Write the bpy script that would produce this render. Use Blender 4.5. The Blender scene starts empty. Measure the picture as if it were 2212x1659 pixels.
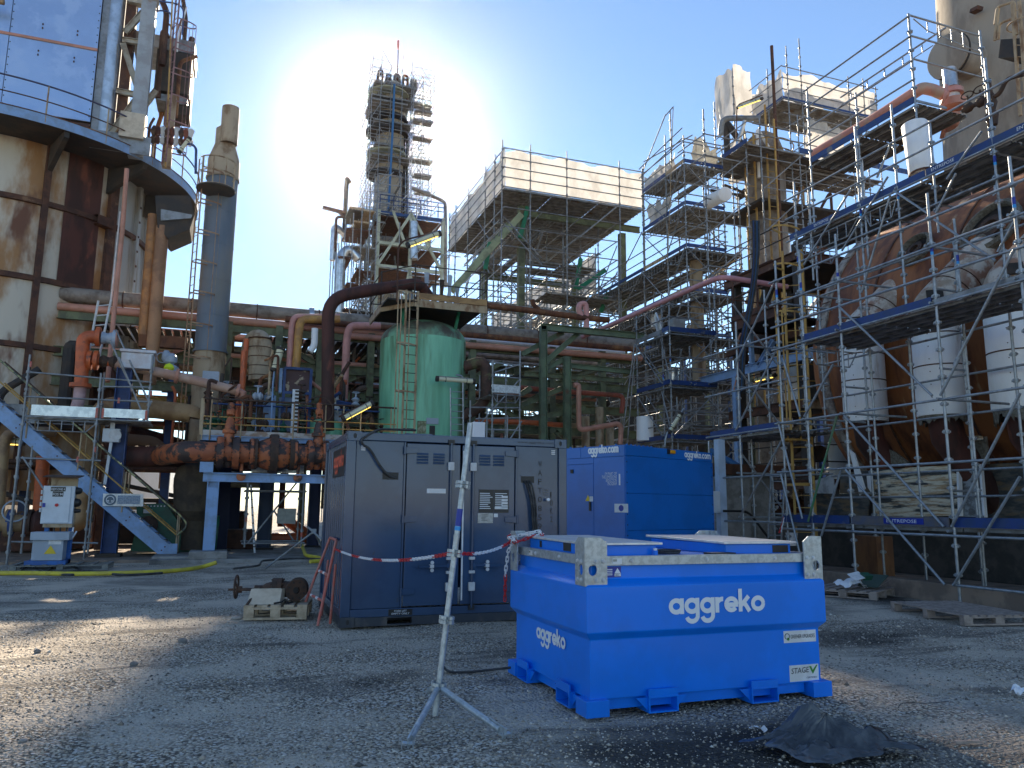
import bpy, bmesh, math, random
import numpy as np
from mathutils import Vector, Matrix, Quaternion
random.seed(7)
rnd = random.Random(11)
scene = bpy.context.scene
COL = scene.collection
V = Vector
R = math.radians
# ------------------------------------------------------------------ camera
CAM_O = V((0, 0, 1.6))
YAW, PITCH, ROLL, FPX = R(20), R(9.1), R(0.5), 1661.0
cam_d = bpy.data.cameras.new('camera')
cam = bpy.data.objects.new('camera', cam_d)
COL.objects.link(cam)
scene.camera = cam
cam_d.sensor_width = 36
cam_d.lens = 36 * FPX / 2212
cam_d.clip_start = .05
cam_d.clip_end = 4000
_fw = V((math.sin(YAW) * math.cos(PITCH), math.cos(YAW) * math.cos(PITCH), math.sin(PITCH)))
_r0 = V((math.cos(YAW), -math.sin(YAW), 0))
_u0 = _r0.cross(_fw)
_rt = _r0 * math.cos(ROLL) + _u0 * math.sin(ROLL)
_up = -_r0 * math.sin(ROLL) + _u0 * math.cos(ROLL)
cam.matrix_world = Matrix(((_rt.x, _up.x, -_fw.x, 0), (_rt.y, _up.y, -_fw.y, 0), (_rt.z, _up.z, -_fw.z, CAM_O.z), (0, 0, 0, 1)))
# survey helpers: where a sight line meets a plane of the plant grid (X, Y or Z constant)
def ray(x, y): return _fw + _rt * ((x - 1106) / FPX) - _up * ((y - 829.5) / FPX)
def aX(x, y, X): d = ray(x, y); return CAM_O + d * (X / d.x)
def aY(x, y, Y): d = ray(x, y); return CAM_O + d * (Y / d.y)
def aZ(x, y, Z=0): d = ray(x, y); return CAM_O + d * ((Z - 1.6) / d.z)
# ------------------------------------------------------------------ sky and sun
SUN_D = ray(838, 266).normalized()
SUN_EL = math.asin(SUN_D.z)
SUN_AZ = math.atan2(SUN_D.x, SUN_D.y)
w = bpy.data.worlds.new('World')
scene.world = w
w.use_nodes = True
nt = w.node_tree
nt.nodes.clear()
sky = nt.nodes.new('ShaderNodeTexSky')
sky.sky_type = 'NISHITA'
sky.sun_disc = False
sky.sun_elevation = SUN_EL
sky.sun_rotation = SUN_AZ
sky.air_density = 1.0
sky.dust_density = 0.0
sky.ozone_density = 3.0
bg = nt.nodes.new('ShaderNodeBackground')
bg.inputs[1].default_value = 0.068
out = nt.nodes.new('ShaderNodeOutputWorld')
nt.links.new(sky.outputs[0], bg.inputs[0])
nt.links.new(bg.outputs[0], out.inputs[0])
sd = bpy.data.lights.new('sun', 'SUN')
sd.energy = 3.9
sd.angle = R(.6)
sd.color = (1, .85, .64)
sun = bpy.data.objects.new('sun', sd)
COL.objects.link(sun)
sun.rotation_euler = (-SUN_D).to_track_quat('-Z', 'Y').to_euler()
sun.location = (0, 0, 60)
scene.view_settings.view_transform = 'Standard'
scene.view_settings.look = 'None'
scene.view_settings.gamma = 1
scene.view_settings.use_curve_mapping = False
scene.view_settings.exposure = 1.62
scene.cycles.use_denoising = True
scene.cycles.max_bounces = 6
scene.cycles.transparent_max_bounces = 8

# ------------------------------------------------------------------ materials
MATS = {}
def M(name, c1, c2=None, rough=.5, metal=0., sc=2., streak=1., lo=.42, hi=.6, c3=None, sc3=.6, lo3=.5, hi3=.62,
      bump=0., bsc=40., coat=0., spec=.5, trans=0.):
    """procedural paint / metal: base colour c1, wear c2 (noise, vertical streaks), second wear c3"""
    m = bpy.data.materials.new(name)
    m.use_nodes = True
    n = m.node_tree.nodes
    l = m.node_tree.links
    b = n['Principled BSDF']
    b.inputs['Metallic'].default_value = metal
    b.inputs['Roughness'].default_value = rough
    b.inputs['Specular IOR Level'].default_value = spec
    b.inputs['Coat Weight'].default_value = coat
    b.inputs['Coat Roughness'].default_value = .08
    b.inputs['Base Color'].default_value = (*c1, 1)
    m.diffuse_color = (*c1, 1)
    geo = n.new('ShaderNodeNewGeometry')
    def noise(scale, st, det=5):
        mp = n.new('ShaderNodeMapping')
        mp.inputs['Scale'].default_value = (1, 1, 1 / st)
        l.new(geo.outputs['Position'], mp.inputs['Vector'])
        t = n.new('ShaderNodeTexNoise')
        t.inputs['Scale'].default_value = scale
        t.inputs['Detail'].default_value = det
        t.inputs['Roughness'].default_value = .62
        l.new(mp.outputs[0], t.inputs['Vector'])
        return t
    prev = None
    def layer(col, t, a, bb):
        nonlocal prev
        mr = n.new('ShaderNodeMapRange')
        mr.interpolation_type = 'SMOOTHSTEP'
        mr.inputs['From Min'].default_value = a
        mr.inputs['From Max'].default_value = bb
        l.new(t.outputs[0], mr.inputs['Value'])
        mx = n.new('ShaderNodeMix')
        mx.data_type = 'RGBA'
        l.new(mr.outputs[0], mx.inputs[0])
        if prev is None: mx.inputs[6].default_value = (*c1, 1)
        else: l.new(prev, mx.inputs[6])
        mx.inputs[7].default_value = (*col, 1)
        prev = mx.outputs[2]
        return mr
    if c2:
        mr = layer(c2, noise(sc, streak), lo, hi)
    if c3: layer(c3, noise(sc3, streak), lo3, hi3)
    if prev is not None: l.new(prev, b.inputs['Base Color'])
    if bump:
        t = noise(bsc, 1, 3)
        bp = n.new('ShaderNodeBump')
        bp.inputs['Strength'].default_value = bump
        bp.inputs['Distance'].default_value = .01
        l.new(t.outputs[0], bp.inputs['Height'])
        l.new(bp.outputs[0], b.inputs['Normal'])
    if trans:
        tr = n.new('ShaderNodeBsdfTranslucent')
        if prev is not None: l.new(prev, tr.inputs[0])
        else: tr.inputs[0].default_value = (*c1, 1)
        mxs = n.new('ShaderNodeMixShader')
        mxs.inputs[0].default_value = trans
        l.new(b.outputs[0], mxs.inputs[1])
        l.new(tr.outputs[0], mxs.inputs[2])
        l.new(mxs.outputs[0], n['Material Output'].inputs[0])
    MATS[name] = m
    return m
def emit(name, col, s):
    m = bpy.data.materials.new(name)
    m.use_nodes = True
    b = m.node_tree.nodes['Principled BSDF']
    b.inputs['Base Color'].default_value = (*col, 1)
    b.inputs['Emission Color'].default_value = (*col, 1)
    b.inputs['Emission Strength'].default_value = s
    return m
galv = M('galvanised_steel', (.36, .39, .42), (.24, .26, .28), rough=.42, metal=.55, sc=9, lo=.35, hi=.7, c3=(.16, .13, .11), sc3=2.3, lo3=.6, hi3=.72)
galv_new = M('spangled_zinc', (.46, .50, .52), (.33, .36, .38), rough=.38, metal=.5, sc=22, lo=.4, hi=.62, c3=(.38, .36, .33), sc3=6, lo3=.55, hi3=.75)
galv_far = M('weathered_scaffold_tube', (.27, .29, .31), (.16, .16, .16), rough=.5, metal=.4, sc=3, lo=.4, hi=.7)
deckm = M('scaffold_deck_steel', (.27, .27, .26), (.17, .16, .145), rough=.6, metal=.3, sc=3, c3=(.17, .11, .06), sc3=1.5, lo3=.58, hi3=.7)
toeblue = M('toe_board_blue', (.012, .045, .19), (.02, .05, .15), rough=.5, sc=5, c3=(.14, .15, .17), sc3=1.7, lo3=.6, hi3=.7)
tankblue = M('tank_blue_paint', (.002, .20, .84), (.004, .18, .74), rough=.32, sc=1.3, coat=.18, spec=.35, bump=.02, bsc=6, c3=(.03, .2, .64), sc3=14, lo3=.66, hi3=.78)
genblue = M('generator_blue_paint', (.002, .135, .50), (.002, .118, .43), rough=.4, sc=1.1, coat=.15)
navy = M('container_navy_paint', (.044, .078, .145), (.036, .064, .122), rough=.2, sc=1.5, coat=.22, spec=.35, bump=.015, bsc=3, c3=(.06, .065, .07), sc3=9, lo3=.66, hi3=.8)
navy_dirty = M('container_base_paint', (.03, .037, .05), (.09, .085, .08), rough=.5, sc=5, streak=2, lo=.5, hi=.75)
black = M('black_plastic', (.012, .012, .013), rough=.45)
rubber = M('black_cable_rubber', (.02, .02, .021), (.05, .05, .05), rough=.6, sc=8)
white = M('white_sticker', (.72, .73, .74), (.62, .62, .62), rough=.5, sc=6)
lett = M('white_lettering', (.75, .78, .82), rough=.45)
darklett = M('dark_lettering', (.008, .009, .012), rough=.5)
redlett = M('red_sign_lettering', (.62, .10, .045), rough=.5)
zincw = M('white_painted_zinc', (.60, .61, .62), (.5, .5, .5), rough=.5, sc=5)
M('stain', (.1, .1, .1))
rust = M('rust', (.17, .065, .028), (.08, .032, .02), rough=.85, sc=3, streak=2, lo=.38, hi=.64, c3=(.28, .13, .05), sc3=1.4, lo3=.52, hi3=.66, bump=.25, bsc=25)
darkrust = M('dark_red_rust', (.085, .028, .02), (.045, .018, .014), rough=.75, sc=2, streak=3, c3=(.2, .06, .035), sc3=1.1, lo3=.58, hi3=.68)
tankrust = M('rusty_shell_plate', (.55, .5, .41), (.33, .17, .065), rough=.6, metal=.1, sc=.75, streak=2.6, lo=.40, hi=.62, c3=(.15, .06, .03), sc3=.55, lo3=.54, hi3=.66, bump=.1, bsc=12)
tankrust2 = M('grey_shell_plate', (.36, .37, .36), (.21, .16, .1), rough=.6, metal=.15, sc=1.2, streak=6, lo=.45, hi=.68, c3=(.12, .055, .025), sc3=.9, lo3=.6, hi3=.72)
rustbeam = M('rust_brown_beam', (.105, .045, .026), (.06, .028, .02), rough=.8, sc=3, c3=(.2, .11, .06), sc3=2, lo3=.6, hi3=.7)
furn = M('furnace_rust_shell', (.36, .135, .045), (.15, .05, .022), rough=.7, metal=.2, sc=1.5, streak=7, lo=.4, hi=.62, c3=(.55, .36, .2), sc3=1.3, lo3=.60, hi3=.70, bump=.1, bsc=10)
cream = M('cream_rusty_paint', (.42, .32, .2), (.22, .12, .055), rough=.7, sc=4, streak=2, lo=.45, hi=.68)
yellowp = M('yellow_ochre_paint', (.45, .27, .07), (.22, .12, .05), rough=.65, sc=4, streak=2, lo=.48, hi=.68)
ltblue = M('pale_blue_paint', (.22, .36, .60), (.2, .3, .46), rough=.5, sc=3, c3=(.16, .1, .06), sc3=3, lo3=.64, hi3=.72)
midblue = M('blue_column_paint', (.02, .06, .2), (.018, .045, .14), rough=.55, sc=3, c3=(.08, .045, .03), sc3=2.6, lo3=.62, hi3=.7)
greensteel = M('olive_green_steel', (.145, .165, .085), (.085, .095, .055), rough=.65, sc=2.5, c3=(.12, .065, .03), sc3=1.9, lo3=.6, hi3=.72)
vesselgreen = M('vessel_green_paint', (.24, .60, .385), (.16, .43, .26), rough=.5, sc=2.2, streak=9, lo=.42, hi=.66, c3=(.085, .12, .05), sc3=1.1, lo3=.52, hi3=.68)
vesseldome = M('vessel_dome_grime', (.19, .42, .27), (.16, .19, .12), rough=.7, sc=1.8, streak=2, lo=.38, hi=.6, c3=(.1, .09, .07), sc3=1.0, lo3=.5, hi3=.64)
pumpgreen = M('machine_green_paint', (.015, .12, .07), (.02, .08, .05), rough=.5, sc=3)
stackblue = M('stack_slate_blue', (.13, .17, .22), (.10, .135, .18), rough=.55, sc=.9, streak=4, c3=(.17, .17, .16), sc3=.7, lo3=.55, hi3=.7)
beige = M('beige_dirty_metal', (.40, .31, .205), (.2, .12, .06), rough=.65, sc=2.5, streak=2.5, lo=.45, hi=.66, bump=.1, bsc=15)
lagging = M('pipe_lagging', (.27, .235, .2), (.15, .115, .09), rough=.65, metal=.15, sc=2.5, streak=1, lo=.42, hi=.68)
concrete_col = M('chimney_concrete', (.36, .31, .25), (.25, .21, .17), rough=.9, sc=1.3, streak=3, bump=.1, bsc=20)
orange = M('orange_pipe_paint', (.55, .115, .03), (.4, .09, .03), rough=.5, sc=4, c3=(.1, .045, .03), sc3=3.2, lo3=.62, hi3=.68)
orangepeel = M('peeling_orange_paint', (.42, .125, .045), (.3, .085, .035), rough=.6, sc=4, c3=(.05, .032, .028), sc3=2.2, lo3=.48, hi3=.54, bump=.2, bsc=10)
pink = M('faded_pink_paint', (.56, .27, .245), (.47, .22, .19), rough=.55, sc=2, c3=(.4, .25, .18), sc3=1.2, lo3=.58, hi3=.75)
salmon = M('faded_salmon_paint', (.52, .24, .17), (.42, .2, .13), rough=.55, sc=2, c3=(.32, .16, .1), sc3=1.5, lo3=.6, hi3=.75)
alu = M('alu_cladding', (.6, .62, .64), (.45, .46, .47), rough=.3, metal=.85, sc=2)
whiteduct = M('white_duct_cladding', (.84, .85, .86), (.72, .70, .66), rough=.55, sc=1.6, streak=4, lo=.45, hi=.75, c3=(.33, .2, .1), sc3=1.1, lo3=.63, hi3=.75)
rustwhite = M('white_duct_rust_bleed', (.66, .62, .56), (.36, .21, .15), rough=.65, sc=3.5, lo=.43, hi=.6, c3=(.42, .35, .28), sc3=1.1)
wool = M('mineral_wool', (.2, .185, .15), (.12, .105, .08), rough=1, sc=14, bump=.8, bsc=30)
clad = M('blue_reflective_cladding', (.36, .50, .74), (.31, .44, .68), rough=.28, metal=.35, sc=.5, c3=(.4, .53, .75), sc3=1.1)
sheet = M('white_plastic_sheeting', (.66, .64, .62), (.48, .46, .43), rough=.6, sc=1.1, streak=1.5, lo=.4, hi=.72, trans=.4, bump=.5, bsc=2.2)
wood = M('pallet_wood', (.52, .42, .30), (.36, .28, .19), rough=.85, sc=6, c3=(.14, .1, .07), sc3=2, lo3=.58, hi3=.7, bump=.2, bsc=30)
greywood = M('weathered_grey_wood', (.36, .29, .245), (.24, .19, .16), rough=.9, sc=7, bump=.2, bsc=30)
castiron = M('rusty_cast_iron', (.05, .032, .024), (.085, .045, .028), rough=.8, sc=6, bump=.3, bsc=30)
card = M('cardboard', (.60, .52, .41), (.5, .42, .32), rough=.9, sc=4)
concrete = M('concrete', (.30, .29, .275), (.2, .19, .175), rough=.95, sc=2.2, c3=(.1, .095, .09), sc3=1.3, lo3=.55, hi3=.75, bump=.3, bsc=18)
browncon = M('stained_kerb_concrete', (.30, .225, .17), (.19, .145, .115), rough=.95, sc=2, bump=.3, bsc=14)
darkgap = M('dark_grimy_steel', (.035, .033, .032), (.06, .045, .035), rough=.8, sc=2)
greymach = M('grey_blue_enamel', (.36, .42, .5), (.3, .35, .42), rough=.45, sc=2)
cabwhite = M('cabinet_white_enamel', (.60, .65, .70), (.54, .58, .62), rough=.45, sc=2)
cabblue = M('bright_blue_frame', (.01, .13, .45), (.02, .09, .3), rough=.5, sc=4)
yellowhose = M('yellow_hose', (.62, .52, .04), (.5, .4, .05), rough=.5, sc=5)
redpl = M('red_plastic', (.5, .012, .018), rough=.4)
whitepl = M('white_plastic', (.74, .75, .78), rough=.4)
redpaint = M('worn_red_paint', (.5, .11, .08), (.42, .16, .13), rough=.55, sc=7)
bagm = M('black_plastic_bag', (.028, .033, .040), (.06, .068, .078), rough=.3, sc=6, coat=.3)
bluehose = M('blue_hose', (.01, .08, .2), rough=.5)
tower_cream = M('column_cream_cladding', (.46, .42, .35), (.36, .31, .24), rough=.6, sc=.5, streak=4, c3=(.32, .2, .1), sc3=.4, lo3=.6, hi3=.72)
towerframe = M('pale_green_frame', (.40, .44, .35), (.32, .34, .26), rough=.6, sc=.8)
lampg = emit('lit_yellow_tube', (1, .66, .12), 1.0)
lampw = M('lamp_diffuser', (.62, .6, .42), rough=.3)
blacksign = M('black_sign_plate', (.01, .01, .012), rough=.4)
amber = M('amber_lens', (.7, .3, .01), rough=.25)
greenst = M('sticker_green', (.05, .25, .03), rough=.5)
yellowst = M('sticker_yellow', (.7, .5, .02), rough=.5)
bluest = M('sticker_blue', (.01, .03, .3), rough=.4)
cyanst = M('sticker_cyan', (.02, .3, .7), rough=.4)
skyplate = M('faded_sign_plate', (.16, .21, .28), (.3, .36, .42), rough=.5, sc=30)
greenbright = M('bright_green_steel', (.01, .22, .11), (.02, .16, .08), rough=.6, sc=2)

# ------------------------------------------------------------------ mesh building
class B:
    def __init__(s): s.v = []; s.f = []
    def add(s, vs, fs):
        o = len(s.v); s.v += [tuple(x) for x in vs]; s.f += [tuple(i + o for i in f) for f in fs]; return s
    def box(s, x0, x1, y0, y1, z0, z1):
        return s.add([(x, y, z) for x in (x0, x1) for y in (y0, y1) for z in (z0, z1)],
                     [(0, 1, 3, 2), (4, 6, 7, 5), (0, 4, 5, 1), (2, 3, 7, 6), (0, 2, 6, 4), (1, 5, 7, 3)])
    def obox(s, c, ax, ay, az):
        """box from centre and three half-axis vectors"""
        c, ax, ay, az = V(c), V(ax), V(ay), V(az)
        return s.add([c + ax * i + ay * j + az * k for i in (-1, 1) for j in (-1, 1) for k in (-1, 1)],
                     [(0, 1, 3, 2), (4, 6, 7, 5), (0, 4, 5, 1), (2, 3, 7, 6), (0, 2, 6, 4), (1, 5, 7, 3)])
    def bar(s, p, q, w, h, up=(0, 0, 1)):
        p, q, up = V(p), V(q), V(up)
        d = (q - p)
        a = d.normalized().cross(up)
        if a.length < 1e-3: a = d.normalized().cross(V((0, 1, 0)))
        a.normalize(); u = a.cross(d.normalized())
        return s.obox((p + q) / 2, d / 2, a * w / 2, u * h / 2)
    def ibeam(s, p, q, w, h, t=.02, up=(0, 0, 1)):
        p, q, up = V(p), V(q), V(up)
        d = (q - p).normalized(); a = d.cross(up)
        if a.length < 1e-3: a = d.cross(V((0, 1, 0)))
        a.normalize(); u = a.cross(d)
        s.bar(p + u * (h / 2 - t / 2), q + u * (h / 2 - t / 2), w, t, u)
        s.bar(p - u * (h / 2 - t / 2), q - u * (h / 2 - t / 2), w, t, u)
        return s.bar(p, q, t, h - 2 * t, u)
    def tube(s, p, q, r, n=8, r2=None):
        p, q = V(p), V(q); r2 = r if r2 is None else r2
        d = (q - p).normalized()
        a = d.orthogonal().normalized(); b = d.cross(a)
        vs = []
        for c, rr in ((p, r), (q, r2)):
            vs += [c + (a * math.cos(2 * math.pi * i / n) + b * math.sin(2 * math.pi * i / n)) * rr for i in range(n)]
        fs = [(i, (i + 1) % n, n + (i + 1) % n, n + i) for i in range(n)]
        fs += [tuple(range(n - 1, -1, -1)), tuple(range(n, 2 * n))]
        return s.add(vs, fs)
    def path(s, pts, r, n=8, caps=True):
        pts = [V(p) for p in pts]
        rings = []; a = None
        for i, p in enumerate(pts):
            d = ((pts[i] - pts[i - 1]).normalized() if i else V()) + ((pts[i + 1] - pts[i]).normalized() if i < len(pts) - 1 else V())
            d.normalize()
            a = d.orthogonal().normalized() if a is None else (a - d * a.dot(d)).normalized()
            b = d.cross(a)
            rr = r[i] if isinstance(r, (list, tuple)) else r
            rings.append([p + (a * math.cos(2 * math.pi * k / n) + b * math.sin(2 * math.pi * k / n)) * rr for k in range(n)])
        vs = [x for g in rings for x in g]
        fs = [(j * n + i, j * n + (i + 1) % n, (j + 1) * n + (i + 1) % n, (j + 1) * n + i) for j in range(len(pts) - 1) for i in range(n)]
        if caps: fs += [tuple(range(n - 1, -1, -1)), tuple((len(pts) - 1) * n + i for i in range(n))]
        return s.add(vs, fs)
    def lathe(s, o, prof, n=32, axis=(0, 0, 1), a0=0., a1=2 * math.pi):
        """prof: (radius, distance along axis)"""
        o, d = V(o), V(axis).normalized()
        a = V((1, 0, 0)) if abs(d.z) > .9 else d.orthogonal().normalized()
        a = (a - d * a.dot(d)).normalized(); b = d.cross(a)
        full = abs(a1 - a0 - 2 * math.pi) < 1e-6
        m = n if full else n + 1
        vs = []
        for r, h in prof:
            vs += [o + d * h + (a * math.cos(a0 + (a1 - a0) * i / n) + b * math.sin(a0 + (a1 - a0) * i / n)) * r for i in range(m)]
        fs = []
        for j in range(len(prof) - 1):
            for i in range(n):
                k = (i + 1) % m
                fs.append((j * m + i, j * m + k, (j + 1) * m + k, (j + 1) * m + i))
        if full:
            if prof[0][0] > 1e-4: fs.append(tuple(range(m - 1, -1, -1)))
            if prof[-1][0] > 1e-4: fs.append(tuple((len(prof) - 1) * m + i for i in range(m)))
        return s.add(vs, fs)
    def prism(s, pts, n):
        """closed planar outline pts extruded by vector n"""
        n = V(n); k = len(pts); pts = [V(p) for p in pts]
        return s.add(pts + [p + n for p in pts],
                     [tuple(range(k - 1, -1, -1)), tuple(range(k, 2 * k))] + [(i, (i + 1) % k, k + (i + 1) % k, k + i) for i in range(k)])
    def torus(s, c, nrm, Rr, r, n=24, m=6, a0=0., a1=2 * math.pi):
        d = V(nrm).normalized(); a = d.orthogonal().normalized()
        if abs(d.z) > .9: a = V((1, 0, 0))
        b = d.cross(a)
        full = abs(a1 - a0 - 2 * math.pi) < 1e-6
        pts = [V(c) + (a * math.cos(a0 + (a1 - a0) * i / n) + b * math.sin(a0 + (a1 - a0) * i / n)) * Rr for i in range(n + (0 if full else 1))]
        if full: pts.append(pts[0].copy())
        return s.path(pts, r, m, caps=not full)
    def quad(s, *p): return s.add(p, [tuple(range(len(p)))])
    def mesh(s, name, mat, sub=V((0, 0, 0)), smooth=35):
        me = bpy.data.meshes.new(name)
        me.from_pydata([(x - sub[0], y - sub[1], z - sub[2]) for x, y, z in s.v], [], s.f)
        if mat: me.materials.append(mat)
        if smooth:
            me.polygons.foreach_set('use_smooth', [True] * len(me.polygons))
            me.set_sharp_from_angle(angle=R(smooth))
        me.update()
        return me
    def obj(s, name, mat, parent=None, smooth=35, bevel=0., label=None, cat=None, group=None, kind=None):
        sub = WL.get(parent.as_pointer(), V()) if parent else V()
        if parent is None and s.v:
            a = np.array(s.v); sub = V(((a[:, 0].min() + a[:, 0].max()) / 2, (a[:, 1].min() + a[:, 1].max()) / 2, a[:, 2].min()))
            if kind == 'structure': sub = V((0, 0, 0))
        o = bpy.data.objects.new(name, s.mesh(name, mat, sub, smooth))
        COL.objects.link(o)
        if parent: o.parent = parent; WL[o.as_pointer()] = sub
        else: o.location = sub; WL[o.as_pointer()] = sub
        if bevel:
            md = o.modifiers.new('bevel', 'BEVEL'); md.width = bevel; md.segments = 2; md.limit_method = 'ANGLE'; md.angle_limit = R(40)
        tag(o, label, cat, group, kind)
        return o
WL = {}
def tag(o, label=None, cat=None, group=None, kind=None):
    if label: o['label'] = label
    if cat: o['category'] = cat
    if group: o['group'] = group
    if kind: o['kind'] = kind
    return o
def thing(name, label, cat, loc, group=None, rotz=0., local=False):
    o = bpy.data.objects.new(name, None)
    COL.objects.link(o)
    o.empty_display_size = .2
    o.location = loc
    o.rotation_euler = (0, 0, rotz)
    WL[o.as_pointer()] = V((0, 0, 0)) if local else V(loc)
    return tag(o, label, cat, group)
UNIT = {}
def unit(kind, mat):
    k = (kind, mat.name)
    if k not in UNIT:
        b = B()
        if kind == 'tube': b.tube((0, 0, -.5), (0, 0, .5), 1, 10)
        elif kind == 'box': b.box(-.5, .5, -.5, .5, -.5, .5)
        UNIT[k] = b.mesh(kind + '_' + mat.name, mat, smooth=50 if kind == 'tube' else 0)
    return UNIT[k]
def place(name, me, parent, loc, rot=None, scale=(1, 1, 1), label=None):
    o = bpy.data.objects.new(name, me)
    COL.objects.link(o)
    if parent: o.parent = parent; loc = V(loc) - WL[parent.as_pointer()]
    o.location = loc
    if rot is not None:
        o.rotation_mode = 'QUATERNION'; o.rotation_quaternion = rot
    o.scale = scale
    WL[o.as_pointer()] = V(loc) + (WL[parent.as_pointer()] if parent else V())
    if label: o['label'] = label
    return o
def tubeo(name, p, q, r, mat, parent):
    p, q = V(p), V(q); d = q - p
    return place(name, unit('tube', mat), parent, (p + q) / 2, d.to_track_quat('Z', 'Y'), (r, r, d.length))
def boxo(name, x0, x1, y0, y1, z0, z1, mat, parent, label=None):
    return place(name, unit('box', mat), parent, ((x0 + x1) / 2, (y0 + y1) / 2, (z0 + z1) / 2), None, (abs(x1 - x0), abs(y1 - y0), abs(z1 - z0)), label)
def baro(name, p, q, w, h, mat, parent, up=(0, 0, 1)):
    p, q = V(p), V(q); d = (q - p); x = d.normalized()
    a = V(up).cross(x)
    if a.length < 1e-3: a = V((0, 1, 0)).cross(x)
    a.normalize(); u = x.cross(a)
    m = Matrix((x, a, u)).transposed()
    return place(name, unit('box', mat), parent, (p + q) / 2, m.to_quaternion(), (d.length, w, h))
def bend(pts, rad, k=6):
    """polyline with rounded corners"""
    pts = [V(p) for p in pts]; o = [pts[0]]
    for i in range(1, len(pts) - 1):
        a, b, c = pts[i - 1], pts[i], pts[i + 1]
        rr = min(rad, (a - b).length * .49, (c - b).length * .49)
        p0 = b + (a - b).normalized() * rr; p1 = b + (c - b).normalized() * rr
        for t in range(k + 1):
            t /= k; o.append(p0 * (1 - t) ** 2 + b * 2 * t * (1 - t) + p1 * t * t)
    return o + [pts[-1]]
def pipe(name, pts, r, mat, rad=None, parent=None, n=16, **kw):
    return B().path(bend(pts, rad if rad else r * 2.6), r, n).obj(name, mat, parent, **kw)

# ------------------------------------------------------------------ lettering
def strip(b, pts, wd, o, rx, up, nz, sc, z):
    P = [V((p[0], p[1])) for p in pts]; L = []; Rr = []
    for i, p in enumerate(P):
        d = ((P[i] - P[i - 1]).normalized() if i else V((0, 0))) + ((P[i + 1] - P[i]).normalized() if i < len(P) - 1 else V((0, 0)))
        d.normalize(); nn = V((-d.y, d.x)) * wd / 2
        L.append(p + nn); Rr.append(p - nn)
    w3 = lambda q: o + rx * (q.x * sc) + up * (q.y * sc) + nz * z
    vs = [w3(q) for q in L + Rr]; k = len(P)
    b.add(vs, [(i, i + 1, k + i + 1, k + i) for i in range(k - 1)])
def arc(cx, cy, r, a0, a1, n=18): return [(cx + r * math.cos(R(a0 + (a1 - a0) * i / n)), cy + r * math.sin(R(a0 + (a1 - a0) * i / n))) for i in range(n + 1)]
def glyph(ch):
    r, c, wd = .37, .5, .26
    if ch == 'a': return 1.04, [arc(c, c, r, 0, 360, 28), [(.87, 0), (.87, 1)]]
    if ch == 'g': return 1.04, [arc(c, c, r, 0, 360, 28), [(.87, 1), (.87, -.12)], arc(c, -.12, r, 0, -165, 16)]
    if ch == 'r': return .62, [[(.13, 0), (.13, 1)], arc(.5, .5, r, 150, 82, 8)]
    if ch == 'e': return 1.0, [arc(c, c, r, 0, 322, 26), [(.2, .47), (.97, .47)]]
    if ch == 'k': return .88, [[(.13, 0), (.13, 1.5)], [(.2, .42), (.72, 1.0)], [(.38, .62), (.76, 0)]]
    if ch == 'o': return 1.04, [arc(c, c, r, 0, 360, 28)]
    if ch == 'c': return .95, [arc(c, c, r, 42, 318, 22)]
    if ch == 'm': return 1.5, [[(.13, 0), (.13, 1)], arc(.43, .6, .3, 180, 0, 12) + [(.73, 0)], arc(1.03, .6, .3, 180, 0, 12) + [(1.33, 0)]]
    if ch == '.': return .38, [[(.06, .13), (.32, .13)]]
def logo(s, o, rx, up, xh, wfit, mat, parent, off=.003):
    """rounded geometric lettering, x-height xh, total width wfit"""
    o, rx, up = V(o), V(rx).normalized(), V(up).normalized(); nz = rx.cross(up)
    W = sum(glyph(c)[0] for c in s); sx = wfit / (W * xh); x = 0; b = B(); z = off
    for ch in s:
        adv, st = glyph(ch)
        for pts in st:
            strip(b, [((p[0] + x) * sx, p[1]) for p in pts], .30, o, rx, up, nz, xh, z); z += .0004
        x += adv
    return b.obj('lettering', mat, parent, smooth=0)
TXT = {}
def text(s, o, rx, up, h, wfit, mat, parent, off=.003, name='lettering', center=False):
    """plain capitals: cap height h, width wfit"""
    if s not in TXT:
        c = bpy.data.curves.new('text', 'FONT'); c.body = s; c.size = 1; c.resolution_u = 2
        ob = bpy.data.objects.new('text', c)
        me = bpy.data.meshes.new_from_object(ob)
        a = np.empty(len(me.vertices) * 3); me.vertices.foreach_get('co', a); a = a.reshape(-1, 3)
        TXT[s] = (a, [tuple(p.vertices) for p in me.polygons])
        bpy.data.objects.remove(ob); bpy.data.curves.remove(c); bpy.data.meshes.remove(me)
    a, f = TXT[s]
    o, rx, up = V(o), V(rx).normalized(), V(up).normalized(); nz = rx.cross(up)
    mn, mx = a.min(0), a.max(0)
    sx = wfit / (mx[0] - mn[0]); sy = h / (mx[1] - mn[1])
    b = B().add([o + rx * ((p[0] - mn[0]) * sx) + up * ((p[1] - mn[1]) * sy) + nz * off for p in a], f)
    return b.obj(name, mat, parent, smooth=0)
def label_plate(o, rx, up, w, h, mat, parent, name='sticker', t=.002):
    o, rx, up = V(o), V(rx).normalized(), V(up).normalized(); nz = rx.cross(up)
    return B().obox(o + rx * w / 2 + up * h / 2 + nz * t * .5, rx * w / 2, up * h / 2, nz * t).obj(name, mat, parent, smooth=0)

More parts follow.
